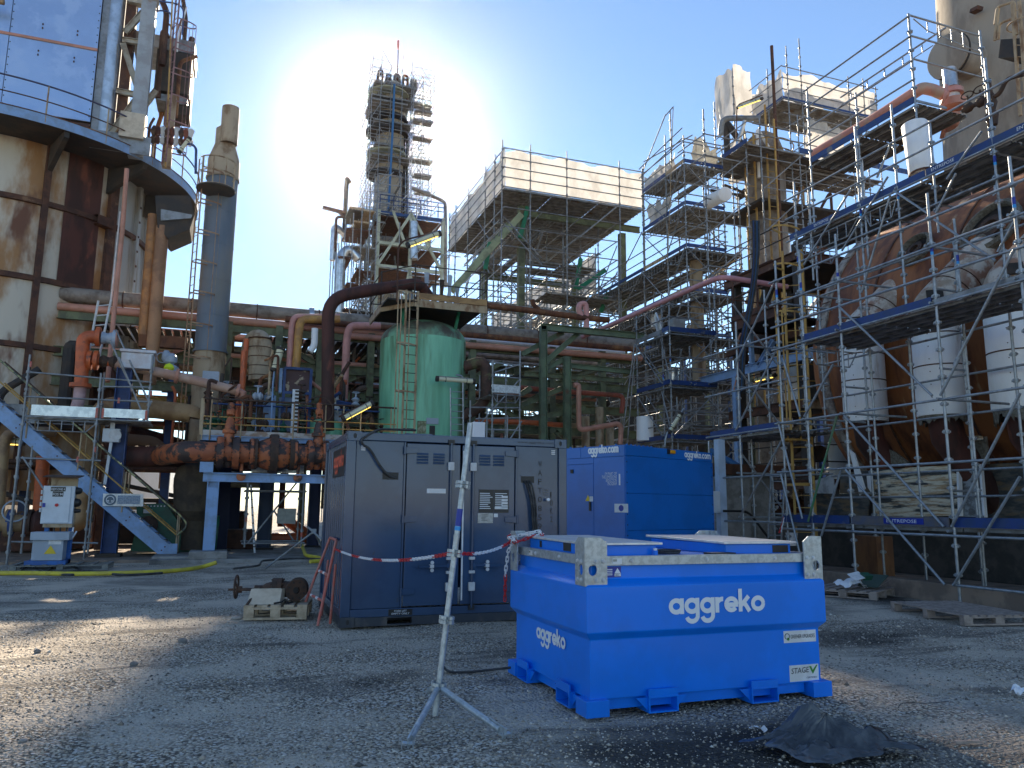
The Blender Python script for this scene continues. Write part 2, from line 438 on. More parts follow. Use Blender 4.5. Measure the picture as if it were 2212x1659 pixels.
# ------------------------------------------------------------------ scaffolding kit
POLES = {}
def pole_mesh(L, mat, r):
    n = max(1, int(round(L / .5))); k = (n, mat.name, r)
    if k not in POLES:
        b = B().tube((0, 0, 0), (0, 0, n * .5), r, 10)
        for i in range(1, n):
            z = n * .5 - i * .5
            b.tube((0, 0, z - .035), (0, 0, z + .035), r * 1.9, 8)
            if r > .026 and mat is galv:
                b.box(-r * 2.7, r * 2.7, -r * .9, r * .9, z - .018, z + .018); b.box(-r * .9, r * .9, -r * 2.7, r * 2.7, z - .02, z + .016)
        POLES[k] = b.mesh('standard_%d' % n, mat, smooth=50)
    return POLES[k], n * .5
class Scaf:
    def __init__(s, name, label, loc, mat=galv, r=.027, cat='scaffold', group=None):
        s.t = thing(name, label, cat, loc, group); s.m = mat; s.r = r; s.n = 0
    def pole(s, x, y, z0, z1, name='standard', band=False):
        me, L = pole_mesh(z1 - z0, s.m, s.r)
        o = place(name, me, s.t, (x, y, z1 - L)); s.n += 1
        if band is not False:
            z = z1 - band
            b = B().tube((x, y, z), (x, y, z + .13), s.r * 1.06, 10); b.obj('blue_band', bluest, o)
            B().tube((x, y, z - .06), (x, y, z - .001), s.r * 1.06, 10).obj('cyan_band', cyanst, o)
        return o
    def led(s, p, q, name='ledger', r=None):
        s.n += 1; return tubeo(name, p, q, (r or s.r) * .92, s.m, s.t)
    def brace(s, p, q): return s.led(p, q, 'brace')
    def deck(s, x0, x1, y0, y1, z, along='y', wd=.32, bay=2.1, skip=0.):
        """steel planks, each a channel with down-turned lips"""
        L0, L1, c0, c1 = (y0, y1, x0, x1) if along == 'y' else (x0, x1, y0, y1)
        nb = max(1, round((L1 - L0) / bay)); nc = max(1, round((c1 - c0) / wd)); w = (c1 - c0) / nc; l = (L1 - L0) / nb
        key = ('plank', along, round(w, 3), round(l, 3))
        if key not in UNIT:
            b = B(); a, e = l - .03, w - .035
            if along == 'y':
                b.box(-e / 2, e / 2, -a / 2, a / 2, -.006, 0); b.box(-e / 2, -e / 2 + .012, -a / 2, a / 2, -.06, -.006); b.box(e / 2 - .012, e / 2, -a / 2, a / 2, -.06, -.006)
                b.box(-.02, .02, -a / 2, a / 2, -.03, -.006)
            else:
                b.box(-a / 2, a / 2, -e / 2, e / 2, -.006, 0); b.box(-a / 2, a / 2, -e / 2, -e / 2 + .012, -.06, -.006); b.box(-a / 2, a / 2, e / 2 - .012, e / 2, -.06, -.006)
                b.box(-a / 2, a / 2, -.02, .02, -.03, -.006)
            UNIT[key] = b.mesh('deck_plank', deckm, smooth=0)
        for i in range(nb):
            for j in range(nc):
                if skip and rnd.random() < skip: continue
                c, g = L0 + (i + .5) * l, c0 + (j + .5) * w
                loc = (g, c, z + rnd.uniform(-.006, .006)) if along == 'y' else (c, g, z + rnd.uniform(-.006, .006))
                place('deck_plank', UNIT[key], s.t, loc); s.n += 1
    def toe(s, p, q, h=.17, mat=None, name='toe_board'):
        p, q = V(p), V(q); s.n += 1
        return baro(name, p + V((0, 0, h / 2)), q + V((0, 0, h / 2)), .03, h, mat or toeblue, s.t)
    def lattice(s, p, q, h=.35, name='lattice_beam'):
        """short trapezoid truss under a deck"""
        p, q = V(p), V(q); d = q - p; k = max(3, int(d.length / .33)); b = B(); r = s.r * .55; dn = V((0, 0, -h))
        a0, a1 = p + d * .16 + dn, q - d * .16 + dn
        b.tube(p, q, r, 6); b.tube(a0, a1, r, 6); b.tube(p, a0, r, 6); b.tube(q, a1, r, 6)
        for i in range(k):
            t = .18 + .64 * i / (k - 1); b.tube(p + d * t, p + d * t + dn, r * .9, 5)
        s.n += 1; return b.obj(name, s.m, s.t)
def wobble_sheet(P, nu, nv, amp, seed, edge=0.):
    """P(u,v)->point, out vector ; a crumpled double-sided plastic sheet with thickness"""
    rr = random.Random(seed); b = B(); ph = [rr.uniform(0, 6.28) for _ in range(8)]
    vs = []
    for j in range(nv + 1):
        for i in range(nu + 1):
            u, v = i / nu, j / nv
            p, o = P(u, v)
            k = amp * (.5 * math.sin(u * nu * 1.1 + ph[0] + v * 2) + .4 * math.sin(v * 9 + u * 5 + ph[1]) + .5 * math.sin(u * nu * .5 + ph[2] - v * 4) + rr.uniform(-.5, .5))
            up = V((0, 0, edge * v * v * (.8 * math.sin(u * nu * .42 + ph[3]) + .5 * math.sin(u * nu * .95 + ph[4]) + rr.uniform(-.25, .25))))
            vs.append(V(p) + V(o) * k + up)
    m = nu + 1
    fs = [(j * m + i, j * m + i + 1, (j + 1) * m + i + 1, (j + 1) * m + i) for j in range(nv) for i in range(nu)]
    return b.add(vs, fs)
from mathutils import noise as mnoise
def C(x0, y0, s): return lambda x, y: ((x0 + x / s) / 1.1573, (y0 + y / s) / 1.1573)
X_, Y_, Z_ = V((1, 0, 0)), V((0, 1, 0)), V((0, 0, 1))
# ------------------------------------------------------------------ ground
def ground_material():
    m = bpy.data.materials.new('gravel_ground'); m.use_nodes = True
    n = m.node_tree.nodes; l = m.node_tree.links; b = n['Principled BSDF']
    b.inputs['Roughness'].default_value = .92; b.inputs['Specular IOR Level'].default_value = .25
    geo = n.new('ShaderNodeNewGeometry')
    def nz(s, d=6, rr=.6):
        t = n.new('ShaderNodeTexNoise'); t.inputs['Scale'].default_value = s; t.inputs['Detail'].default_value = d; t.inputs['Roughness'].default_value = rr
        l.new(geo.outputs['Position'], t.inputs['Vector']); return t.outputs[0]
    def ramp(v, a, c):
        r = n.new('ShaderNodeMapRange'); r.interpolation_type = 'SMOOTHSTEP'; r.inputs[1].default_value = a; r.inputs[2].default_value = c
        l.new(v, r.inputs[0]); return r.outputs[0]
    def mix(f, a, c, mode='MIX'):
        x = n.new('ShaderNodeMix'); x.data_type = 'RGBA'; x.blend_type = mode
        if isinstance(f, float): x.inputs[0].default_value = f
        else: l.new(f, x.inputs[0])
        for i, q in ((6, a), (7, c)):
            if isinstance(q, tuple): x.inputs[i].default_value = (*q, 1)
            else: l.new(q, x.inputs[i])
        return x.outputs[2]
    def math_(op, a, c):
        x = n.new('ShaderNodeMath'); x.operation = op
        for i, q in enumerate((a, c)):
            if isinstance(q, (int, float)): x.inputs[i].default_value = q
            else: l.new(q, x.inputs[i])
        return x.outputs[0]
    vor = n.new('ShaderNodeTexVoronoi'); vor.inputs['Scale'].default_value = 36; l.new(geo.outputs['Position'], vor.inputs['Vector'])
    vor2 = n.new('ShaderNodeTexVoronoi'); vor2.inputs['Scale'].default_value = 19; l.new(geo.outputs['Position'], vor2.inputs['Vector'])
    sep = n.new('ShaderNodeSeparateColor'); l.new(vor.outputs['Color'], sep.inputs[0])
    base = mix(sep.outputs[0], (.44, .36, .27), (.84, .74, .59))
    base = mix(ramp(sep.outputs[1], .7, .95), base, (.88, .83, .76))
    base = mix(ramp(vor.outputs['Distance'], .38, .7), base, (.15, .125, .1))
    base = mix(ramp(nz(.55, 4), .45, .62), base, (.66, .57, .46), 'MIX')
    base2 = mix(.55, base, (.60, .52, .42))
    base = mix(ramp(nz(.9, 6), .5, .6), base, base2)
    # damp fine dirt, compacted pale silt, and oily black soil
    base = mix(math_('MULTIPLY', ramp(nz(.38, 7), .52, .64), .6), base, (.24, .21, .18))
    mpn = n.new('ShaderNodeMapping'); mpn.inputs['Rotation'].default_value = (0, 0, .35); mpn.inputs['Scale'].default_value = (.35, 1.5, 1); l.new(geo.outputs['Position'], mpn.inputs[0]); trk = n.new('ShaderNodeTexNoise'); trk.inputs['Scale'].default_value = 1.1; trk.inputs['Detail'].default_value = 7; trk.inputs['Roughness'].default_value = .65; l.new(mpn.outputs[0], trk.inputs['Vector'])
    base = mix(math_('MULTIPLY', ramp(trk.outputs[0], .53, .66), .75), base, (.13, .115, .10))
    base = mix(math_('MULTIPLY', ramp(nz(.31, 5), .60, .68), .6), base, (.58, .545, .50))
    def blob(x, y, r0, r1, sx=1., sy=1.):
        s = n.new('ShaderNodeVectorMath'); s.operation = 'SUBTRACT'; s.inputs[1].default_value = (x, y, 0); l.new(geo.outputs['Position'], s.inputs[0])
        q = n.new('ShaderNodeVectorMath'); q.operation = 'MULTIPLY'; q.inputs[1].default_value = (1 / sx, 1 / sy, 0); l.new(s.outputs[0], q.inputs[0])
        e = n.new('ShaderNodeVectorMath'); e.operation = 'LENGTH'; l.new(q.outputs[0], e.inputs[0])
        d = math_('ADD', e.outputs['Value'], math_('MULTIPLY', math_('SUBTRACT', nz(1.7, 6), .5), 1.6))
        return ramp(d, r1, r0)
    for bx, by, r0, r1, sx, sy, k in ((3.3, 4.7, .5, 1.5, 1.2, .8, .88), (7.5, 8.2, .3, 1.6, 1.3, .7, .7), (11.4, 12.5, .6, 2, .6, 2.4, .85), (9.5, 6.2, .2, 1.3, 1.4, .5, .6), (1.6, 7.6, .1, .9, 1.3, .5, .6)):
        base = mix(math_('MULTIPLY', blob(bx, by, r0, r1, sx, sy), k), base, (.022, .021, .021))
    base = mix(math_('MULTIPLY', blob(-.6, 4.9, .2, 1.0, 1, .6), .8), base, (.22, .21, .205))
    l.new(base, b.inputs['Base Color'])
    h = math_('ADD', math_('MULTIPLY', vor.outputs['Distance'], -1.0), math_('MULTIPLY', vor2.outputs['Distance'], -.8))
    h = math_('ADD', h, math_('MULTIPLY', nz(9, 6), 1.2))
    bp = n.new('ShaderNodeBump'); bp.inputs['Strength'].default_value = 1.0; bp.inputs['Distance'].default_value = .035
    l.new(h, bp.inputs['Height']); l.new(bp.outputs[0], b.inputs['Normal'])
    return m
gm = ground_material()
def hgt(x, y):
    """gentle unevenness of the yard, flat where things stand"""
    return (.018 * math.sin(x * 1.3 + .6 * y) * math.sin(y * 1.1 - .4 * x) + .012 * math.sin(x * 3.1 + 1) * math.sin(y * 2.7)) - .022
b = B()
nx, ny = 90, 110
gx = [-14 + 30 * i / nx for i in range(nx + 1)]; gy = [-6 + 32 * j / ny for j in range(ny + 1)]
b.add([(x, y, 0 if (i in (0, nx) or j in (0, ny)) else hgt(x, y)) for j, y in enumerate(gy) for i, x in enumerate(gx)],
      [(j * (nx + 1) + i, j * (nx + 1) + i + 1, (j + 1) * (nx + 1) + i + 1, (j + 1) * (nx + 1) + i) for j in range(ny) for i in range(nx)])
b.quad((-1500, -1500, 0), (1500, -1500, 0), (1500, -6, 0), (-1500, -6, 0))
b.quad((-1500, 26, 0), (1500, 26, 0), (1500, 2500, 0), (-1500, 2500, 0))
b.quad((-1500, -6, 0), (-14, -6, 0), (-14, 26, 0), (-1500, 26, 0))
b.quad((16, -6, 0), (1500, -6, 0), (1500, 26, 0), (16, 26, 0))
b.obj('ground', gm, smooth=60, kind='structure')
B().box(-1.9, 60, 23.4, 60, -.2, .10).obj('concrete_apron', concrete, kind='structure', smooth=0, bevel=.01)
B().box(-40, -1.92, 24.3, 60, -.2, .05).obj('plant_floor', browncon, kind='structure', smooth=0)
B().box(14.2, 60, 4, 23.3, -.2, .03).obj('plant_floor', browncon, kind='structure', smooth=0)
# gravel: loose stones scattered over the near yard
def gravel():
    r = np.random.RandomState(3); N = 84000
    d = 2.2 + 11.5 * r.rand(N) ** 1.45; az = R(20) + (r.rand(N) - .5) * R(76)
    x, y = d * np.sin(az), d * np.cos(az)
    s = (.004 + .0072 * r.rand(N) ** 2.2) * (1 + .035 * d) * np.where(r.rand(N) > .992, 1.8, 1)
    clump = np.sin(x * 2.1 + 1.3 * np.sin(y * 1.7)) * np.sin(y * 2.4 + np.sin(x * 1.9)) + .6 * r.randn(N)
    keep = clump > -.6; x, y, s = x[keep], y[keep], s[keep]; N = len(x)
    z = (.018 * np.sin(x * 1.3 + .6 * y) * np.sin(y * 1.1 - .4 * x) + .012 * np.sin(x * 3.1 + 1) * np.sin(y * 2.7)) - .022
    o = np.array([(1, 0, 0), (.3, .9, .1), (-.9, .35, 0), (-.4, -.85, .05), (.6, -.75, 0), (.1, .1, .75), (-.05, 0, -.5)], float)
    f = [(0, 1, 5), (1, 2, 5), (2, 3, 5), (3, 4, 5), (4, 0, 5), (1, 0, 6), (2, 1, 6), (3, 2, 6), (4, 3, 6), (0, 4, 6)]
    a = r.rand(N) * 6.28; ca, sa = np.cos(a), np.sin(a)
    q = o[None] * (1 + .35 * r.randn(N, 7, 1) * .6) * (s * (1 + .3 * r.randn(N)).clip(.5, 1.6))[:, None, None]
    q[:, :, 1] *= (.6 + .5 * r.rand(N))[:, None]
    p = np.empty_like(q); p[:, :, 0] = q[:, :, 0] * ca[:, None] - q[:, :, 1] * sa[:, None] + x[:, None]; p[:, :, 1] = q[:, :, 0] * sa[:, None] + q[:, :, 1] * ca[:, None] + y[:, None]
    p[:, :, 2] = q[:, :, 2] + (z + s * .15)[:, None]
    me = bpy.data.meshes.new('gravel'); F = np.array(f)[None] + (np.arange(N) * 7)[:, None, None]
    me.vertices.add(N * 7); me.vertices.foreach_set('co', p.reshape(-1).astype(np.float32))
    me.loops.add(N * 30); me.loops.foreach_set('vertex_index', F.reshape(-1).astype(np.int32))
    me.polygons.add(N * 10); me.polygons.foreach_set('loop_start', np.arange(0, N * 30, 3, dtype=np.int32))
    me.update(calc_edges=True)
    m = bpy.data.materials.new('gravel_stone'); m.use_nodes = True; n = m.node_tree.nodes; l = m.node_tree.links
    g = n.new('ShaderNodeNewGeometry'); cr = n.new('ShaderNodeValToRGB'); bs = n['Principled BSDF']; bs.inputs['Roughness'].default_value = .85
    e = cr.color_ramp.elements; e[0].color = (.09, .083, .076, 1); e[1].color = (.68, .63, .55, 1)
    for pos, c in ((.35, (.32, .27, .21, 1)), (.6, (.46, .39, .31, 1)), (.85, (.58, .51, .42, 1))): k = e.new(pos); k.color = c
    l.new(g.outputs['Random Per Island'], cr.inputs[0]); l.new(cr.outputs[0], bs.inputs['Base Color'])
    me.materials.append(m)
    ob = bpy.data.objects.new('gravel', me); COL.objects.link(ob)
    tag(ob, 'loose gravel and pebbles strewn over the yard', 'gravel', kind='stuff')
gravel()
def stone(px, py, r, mat, flat=.6, seed=0, **kw):
    r *= .62; p = aZ(px, py); rr = random.Random(seed); bm = bmesh.new(); bmesh.ops.create_icosphere(bm, subdivisions=2, radius=1)
    bb = B(); ph = [rr.uniform(0, 6) for _ in range(4)]
    vs = [V((v.co.x * r * 1.25, v.co.y * r * .85, v.co.z * r * flat)) * (1 + .12 * math.sin(3 * v.co.x + ph[0]) + .1 * math.sin(4 * v.co.y + ph[1])) + V((p.x, p.y, hgt(p.x, p.y) + r * flat * .6)) for v in bm.verts]
    bb.add(vs, [tuple(v.index for v in f.verts) for f in bm.faces]); bm.free()
    return bb.obj('stone', mat, smooth=180, **kw)
palestone = M('pale_stone', (.36, .34, .31), (.28, .26, .24), rough=.85, sc=12)
darkstone = M('dark_stone', (.16, .155, .15), (.24, .22, .2), rough=.8, sc=12)
stone(50, 1600, .045, palestone, .45, 1, label='flat pale oval stone on silt at the lower left of the yard', cat='stone')
stone(1107, 1657 - 8, .03, darkstone, .6, 2, label='small dark stone at the bottom of the picture below the tripod stand', cat='stone')
stone(957, 1641, .035, darkstone, .6, 3, label='dark lump of stone between the tripod feet and the picture bottom', cat='stone')
stone(1862, 1720 / 1.1573 + 25, .04, palestone, .7, 4, label='pale stone on the sunlit gravel right of the blue fuel tank', cat='stone')
stone(1845, 1536, .035, palestone, .6, 5, label='rounded stone nearest the shadow edge right of the blue tank', cat='stone')
stone(512, 1337, .10, palestone, .5, 6, label='pale rock lying against the corner of the valve pallet', cat='stone')
stone(583, 1372, .07, palestone, .7, 7, label='grey stone on gravel below the pallet with the valve', cat='stone')
stone(535, 1222, .085, white if False else palestone, .7, 8, label='whitish block at the foot of the concrete apron edge', cat='stone')
stone(395, 1386, .07, darkstone, .8, 9, label='grey stone alone on the gravel in the middle left', cat='stone')
stone(290, 1437, .05, darkstone, .8, 10, label='small stone on the sunlit gravel left of centre', cat='stone')
stone(82, 1409, .05, darkstone, .8, 11, label='small dark stone on the brightest sunlit gravel at left', cat='stone')
stone(957 - 140, 1553, .022, palestone, .5, 12, label='little pale pebble left of the tripod stand', cat='stone')
stone(912, 1497, .022, palestone, .5, 13, label='little pale pebble just left of the tripod joint', cat='stone')

# ------------------------------------------------------------------ blue fuel tank
def build_tank():
    X0, X1, Y0, Y1 = 2.70, 5.04, 5.66, 7.42
    t = thing('fuel_tank', 'bright blue square fuel tank with galvanised rim and white lettering', 'fuel tank', ((X0 + X1) / 2, (Y0 + Y1) / 2, 0))
    b = B(); prof = [(.115, .05), (.57, .05), (.625, 0), (.98, 0), (1.035, .075), (1.195, .075)]
    vs = []
    for z, i in prof: vs += [(X0 + i, Y0 + i, z), (X1 - i, Y0 + i, z), (X1 - i, Y1 - i, z), (X0 + i, Y1 - i, z)]
    fs = [(j * 4 + i, j * 4 + (i + 1) % 4, j * 4 + 4 + (i + 1) % 4, j * 4 + 4 + i) for j in range(len(prof) - 1) for i in range(4)]
    fs += [(3, 2, 1, 0), tuple(len(prof) * 4 - 4 + i for i in range(4))]
    b.add(vs, fs); b.obj('body', tankblue, t, smooth=0, bevel=.008)
    # rim of galvanised angle
    i = .045; b = B()
    for a in (b.box(X0 + i, X1 - i, Y0 + i, Y0 + i + .008, 1.14, 1.215), b.box(X0 + i, X1 - i, Y1 - i - .008, Y1 - i, 1.14, 1.215),
              b.box(X0 + i, X0 + i + .008, Y0 + i + .009, Y1 - i - .009, 1.14, 1.215), b.box(X1 - i - .008, X1 - i, Y0 + i + .009, Y1 - i - .009, 1.14, 1.215)): pass
    b.box(X0 + i + .009, X1 - i - .009, Y0 + i + .009, Y0 + i + .06, 1.209, 1.215); b.box(X0 + i + .009, X0 + i + .06, Y0 + i + .061, Y1 - i - .06, 1.209, 1.215)
    b.obj('rim', galv_new, t, smooth=0, bevel=.002)
    def bolt(p, n, r=.013):
        B().lathe(p, [(r * 1.5, 0), (r * 1.5, .004), (r, .005), (r, .014), (.001, .016)], 8, n).obj('bolt', zincw, t)
    for x in (3.13, 3.85, 4.55): bolt((x, Y0 + i, 1.176), -Y_)
    for y in (6.3, 6.85): bolt((X0 + i, y, 1.176), -X_)
    # corner brackets
    def bracket(cx, cy, sx, sy, nm='corner_bracket'):
        b = B(); wx, wy, z0, z1, th = .2, .17, .985, 1.365, .012; ch = .045
        def plate(o, d, wd, n):
            out = [(0, z0), (wd, z0), (wd, z1 - ch), (wd - ch * 1.3, z1), (0, z1)]
            hole = arc(wd * .36 + .0, z0 + .125, .038, 0, 360, 14)[:-1]
            # plate with a round lifting hole: outline split in two halves round the hole
            hx = wd * .36; hz = z0 + .125; k = 7
            up = [(0, hz), (hx - .038, hz)] + [(hx - .038 * math.cos(math.pi * q / k), hz + .045 * math.sin(math.pi * q / k)) for q in range(1, k)] + [(hx + .038, hz), (wd, hz), (wd, z1 - ch), (wd - ch * 1.3, z1), (0, z1)]
            dn = [(wd, hz), (hx + .038, hz)] + [(hx + .038 * math.cos(math.pi * q / k), hz - .045 * math.sin(math.pi * q / k)) for q in range(1, k)] + [(hx - .038, hz), (0, hz), (0, z0), (wd, z0)]
            for ring in (up, dn): b.prism([V(o) + V(d) * q[0] + Z_ * q[1] for q in ring], V(n) * th)
        plate((cx, cy, 0), (sx, 0, 0), wx, (0, sy, 0)); plate((cx, cy + sy * th * 1.01, 0), (0, sy, 0), wy, (sx, 0, 0))
        b.obj(nm, galv_new, t, smooth=0)
    bracket(X0 - .005, Y0 + .02, 1, 1); bracket(X1 + .005, Y0 + .02, -1, 1); bracket(X0 - .005, Y1 - .02, 1, -1); bracket(X1 + .005, Y1 - .02, -1, -1)
    for (cx, s) in ((X0 - .005, 1), (X1 + .005, -1)):
        for dx in (.1, .165):
            for z in (1.03, 1.175): bolt((cx + s * dx, Y0 + .02, z), -Y_)
    for dy in (.06, .13):
        for z in (1.03, 1.175): bolt((X0 - .005, Y0 + .02 + dy, z), -X_)
    # top plate, hatch boxes and lids
    B().box(X0 + .08, X1 - .08, Y0 + .08, Y1 - .08, 1.196, 1.203).obj('top_plate', M('tank_top_paint', (.2, .32, .62), (.3, .38, .58), rough=.25, sc=2, coat=.3), t, smooth=0)
    def hatch(x0, x1, y0, y1, zt, slope):
        h = B().box(x0 + .04, x1 - .04, y0 + .04, y1 - .04, 1.204, zt - .02).obj('hatch_box', tankblue, t, smooth=0, bevel=.006)
        b = B(); b.add([(x0, y0, zt - .02), (x1, y0, zt - .02), (x1, y1, zt - .02 + slope), (x0, y1, zt - .02 + slope), (x0, y0, zt), (x1, y0, zt), (x1, y1, zt + slope), (x0, y1, zt + slope)],
                       [(3, 2, 1, 0), (4, 5, 6, 7), (0, 1, 5, 4), (1, 2, 6, 5), (2, 3, 7, 6), (3, 0, 4, 7)])
        b.obj('hatch_lid', M('hatch_lid_alu', (.70, .71, .72), (.58, .59, .6), rough=.35, metal=.5, sc=7), t, smooth=0, bevel=.004)
        return h
    h1 = hatch(2.80, 3.50, 5.83, 7.28, 1.315, .01); h2 = hatch(4.12, 4.90, 5.83, 7.2, 1.315, .012)
    label_plate((2.84 - .001, 6.42, 1.222), (0, -1, 0), Z_, .16, .07, black, h1, 'vent_grille')
    label_plate((2.84 - .001, 6.98, 1.225), (0, -1, 0), Z_, .05, .06, black, h1, 'label_plate')
    label_plate((4.66, 5.87 - .001, 1.215), X_, Z_, .17, .065, black, h2, 'latch_pad')
    B().tube((3.42, 5.82, 1.203), (3.42, 5.82, 1.25), .022, 10).obj('filler_neck', tankblue, t); B().tube((3.42, 5.82, 1.25), (3.42, 5.82, 1.268), .016, 10).obj('filler_cap', whitepl, t)
    B().torus((3.7, 6.1, 1.215), Z_, .11, .01, 20, 6).torus((3.74, 6.13, 1.228), Z_, .10, .01, 20, 6).obj('coiled_cable', rubber, t)
    B().box(3.95, 4.2, 5.78, 5.9, 1.204, 1.225).box(4.0, 4.28, 5.76, 5.78, 1.204, 1.216).obj('handle', black, t, smooth=0)
    # feet and fork pockets
    fh = .125
    for x0 in (X0 - .012, X1 + .012 - .2):
        for y0 in (Y0 - .012, Y1 + .012 - .2): B().box(x0, x0 + .2, y0, y0 + .2, 0, fh).obj('foot', tankblue, t, smooth=0, bevel=.004)
    def pocket(o, d, n, ln):
        b = B(); o, d, n = V(o), V(d), V(n); wd, ht, tk = .27, .125, .012
        for c, a, h in ((o + d * wd / 2 + Z_ * tk / 2, wd / 2, tk / 2), (o + d * wd / 2 + Z_ * (ht - tk / 2), wd / 2, tk / 2)): b.obox(c - n * ln / 2, d * a, n * ln / 2, Z_ * h)
        for u in (tk / 2, wd - tk / 2): b.obox(o + d * u + Z_ * ht / 2 - n * ln / 2, d * tk / 2, n * ln / 2, Z_ * (ht / 2 - tk * 1.01))
        for u, s in ((0, -1), (wd, 1)):
            p = o + d * u; b.prism([p + Z_ * .115 - n * .03, p + Z_ * .115 + d * s * .1 - n * .03, p + Z_ * .02 - n * .03], -n * .01)
        b.obox(o + d * wd / 2 + Z_ * .15 + n * -.008, d * wd / 2, n * .006, Z_ * .03)
        b.obj('fork_pocket', tankblue, t, smooth=0)
    pocket((3.24, Y0 - .005, -.005), X_, -Y_, .9); pocket((4.22, Y0 - .005, -.005), X_, -Y_, .9)
    pocket((X0 - .005, 7.2, -.003), -Y_, -X_, .7); pocket((X0 - .005, 6.26, -.003), -Y_, -X_, .7)
    B().box(X0 + .2, X1 - .2, Y0 + .09, Y0 + .11, .03, .114).box(X0 + .09, X0 + .11, Y0 + .2, Y1 - .2, .03, .114).obj('skirt', tankblue, t, smooth=0)
    # printing
    logo('aggreko', (3.44, Y0, .745), X_, Z_, .125, .95, lett, t)
    logo('aggreko', (X0 + .05, 6.83, .42), -Y_, Z_, .095, .67, lett, t)
    s = label_plate((4.61, Y0 + .05, .455), X_, Z_, .345, .10, white, t); text('GREENER UPGRADES', (4.68, Y0 + .047, .49), X_, Z_, .032, .26, darklett, s)
    B().torus((4.645, Y0 + .046, .51), -Y_, .024, .003, 16, 4).obj('leaf_mark', darklett, s); B().lathe((4.655, Y0 + .047, .487), [(.013, 0), (.013, .002)], 12, -Y_).obj('leaf_dot', greenst, s)
    s = label_plate((4.655, Y0 + .05, .13), X_, Z_, .31, .135, white, t); text('STAGE', (4.67, Y0 + .047, .195), V((1, 0, .03)), V((.12, 0, 1)), .047, .185, darklett, s)
    b = B(); b.prism([(4.862, Y0 + .045, .25), (4.885, Y0 + .045, .25), (4.9, Y0 + .045, .215), (4.94, Y0 + .045, .258), (4.955, Y0 + .045, .258), (4.9, Y0 + .045, .185)], (0, -.002, 0)); b.obj('tick_mark', greenst, s, smooth=0)
    text('CERTIFIED', (4.83, Y0 + .047, .15), X_, Z_, .013, .11, darklett, s)
    s = label_plate((2.91, Y0 + .075, 1.045), X_, Z_, .135, .085, bluest, t)
    B().prism([(2.985, Y0 + .069, 1.078), (3.04, Y0 + .069, 1.078), (3.012, Y0 + .069, 1.118)], (0, -.001, 0)).obj('triangle_mark', lett, s, smooth=0)
    label_plate((2.985, Y0 + .0705, 1.053), X_, Z_, .056, .022, white, s, 'number_plate'); text('835', (2.993, Y0 + .066, 1.057), X_, Z_, .012, .026, darklett, s)
    for q in range(4): label_plate((2.915, Y0 + .0705, 1.105 - q * .014), X_, Z_, .05, .006, lett, s, 'text_line')
    for (o, d) in (((2.955, Y0 + .045, 1.152), X_), ((X0 + .045, 7.02, 1.152), -Y_)):
        s = label_plate(o, d, Z_, .085, .045, white, t); n = V(d).cross(Z_)
        for q in range(5): label_plate(V(o) + V(d) * (.006 + q * .007) + Z_ * .02 + n * .0035, d, Z_, .004, .018, M('grey_print', (.25, .26, .2), rough=.5), s, 'bar_mark', .001)
    return t
build_tank()

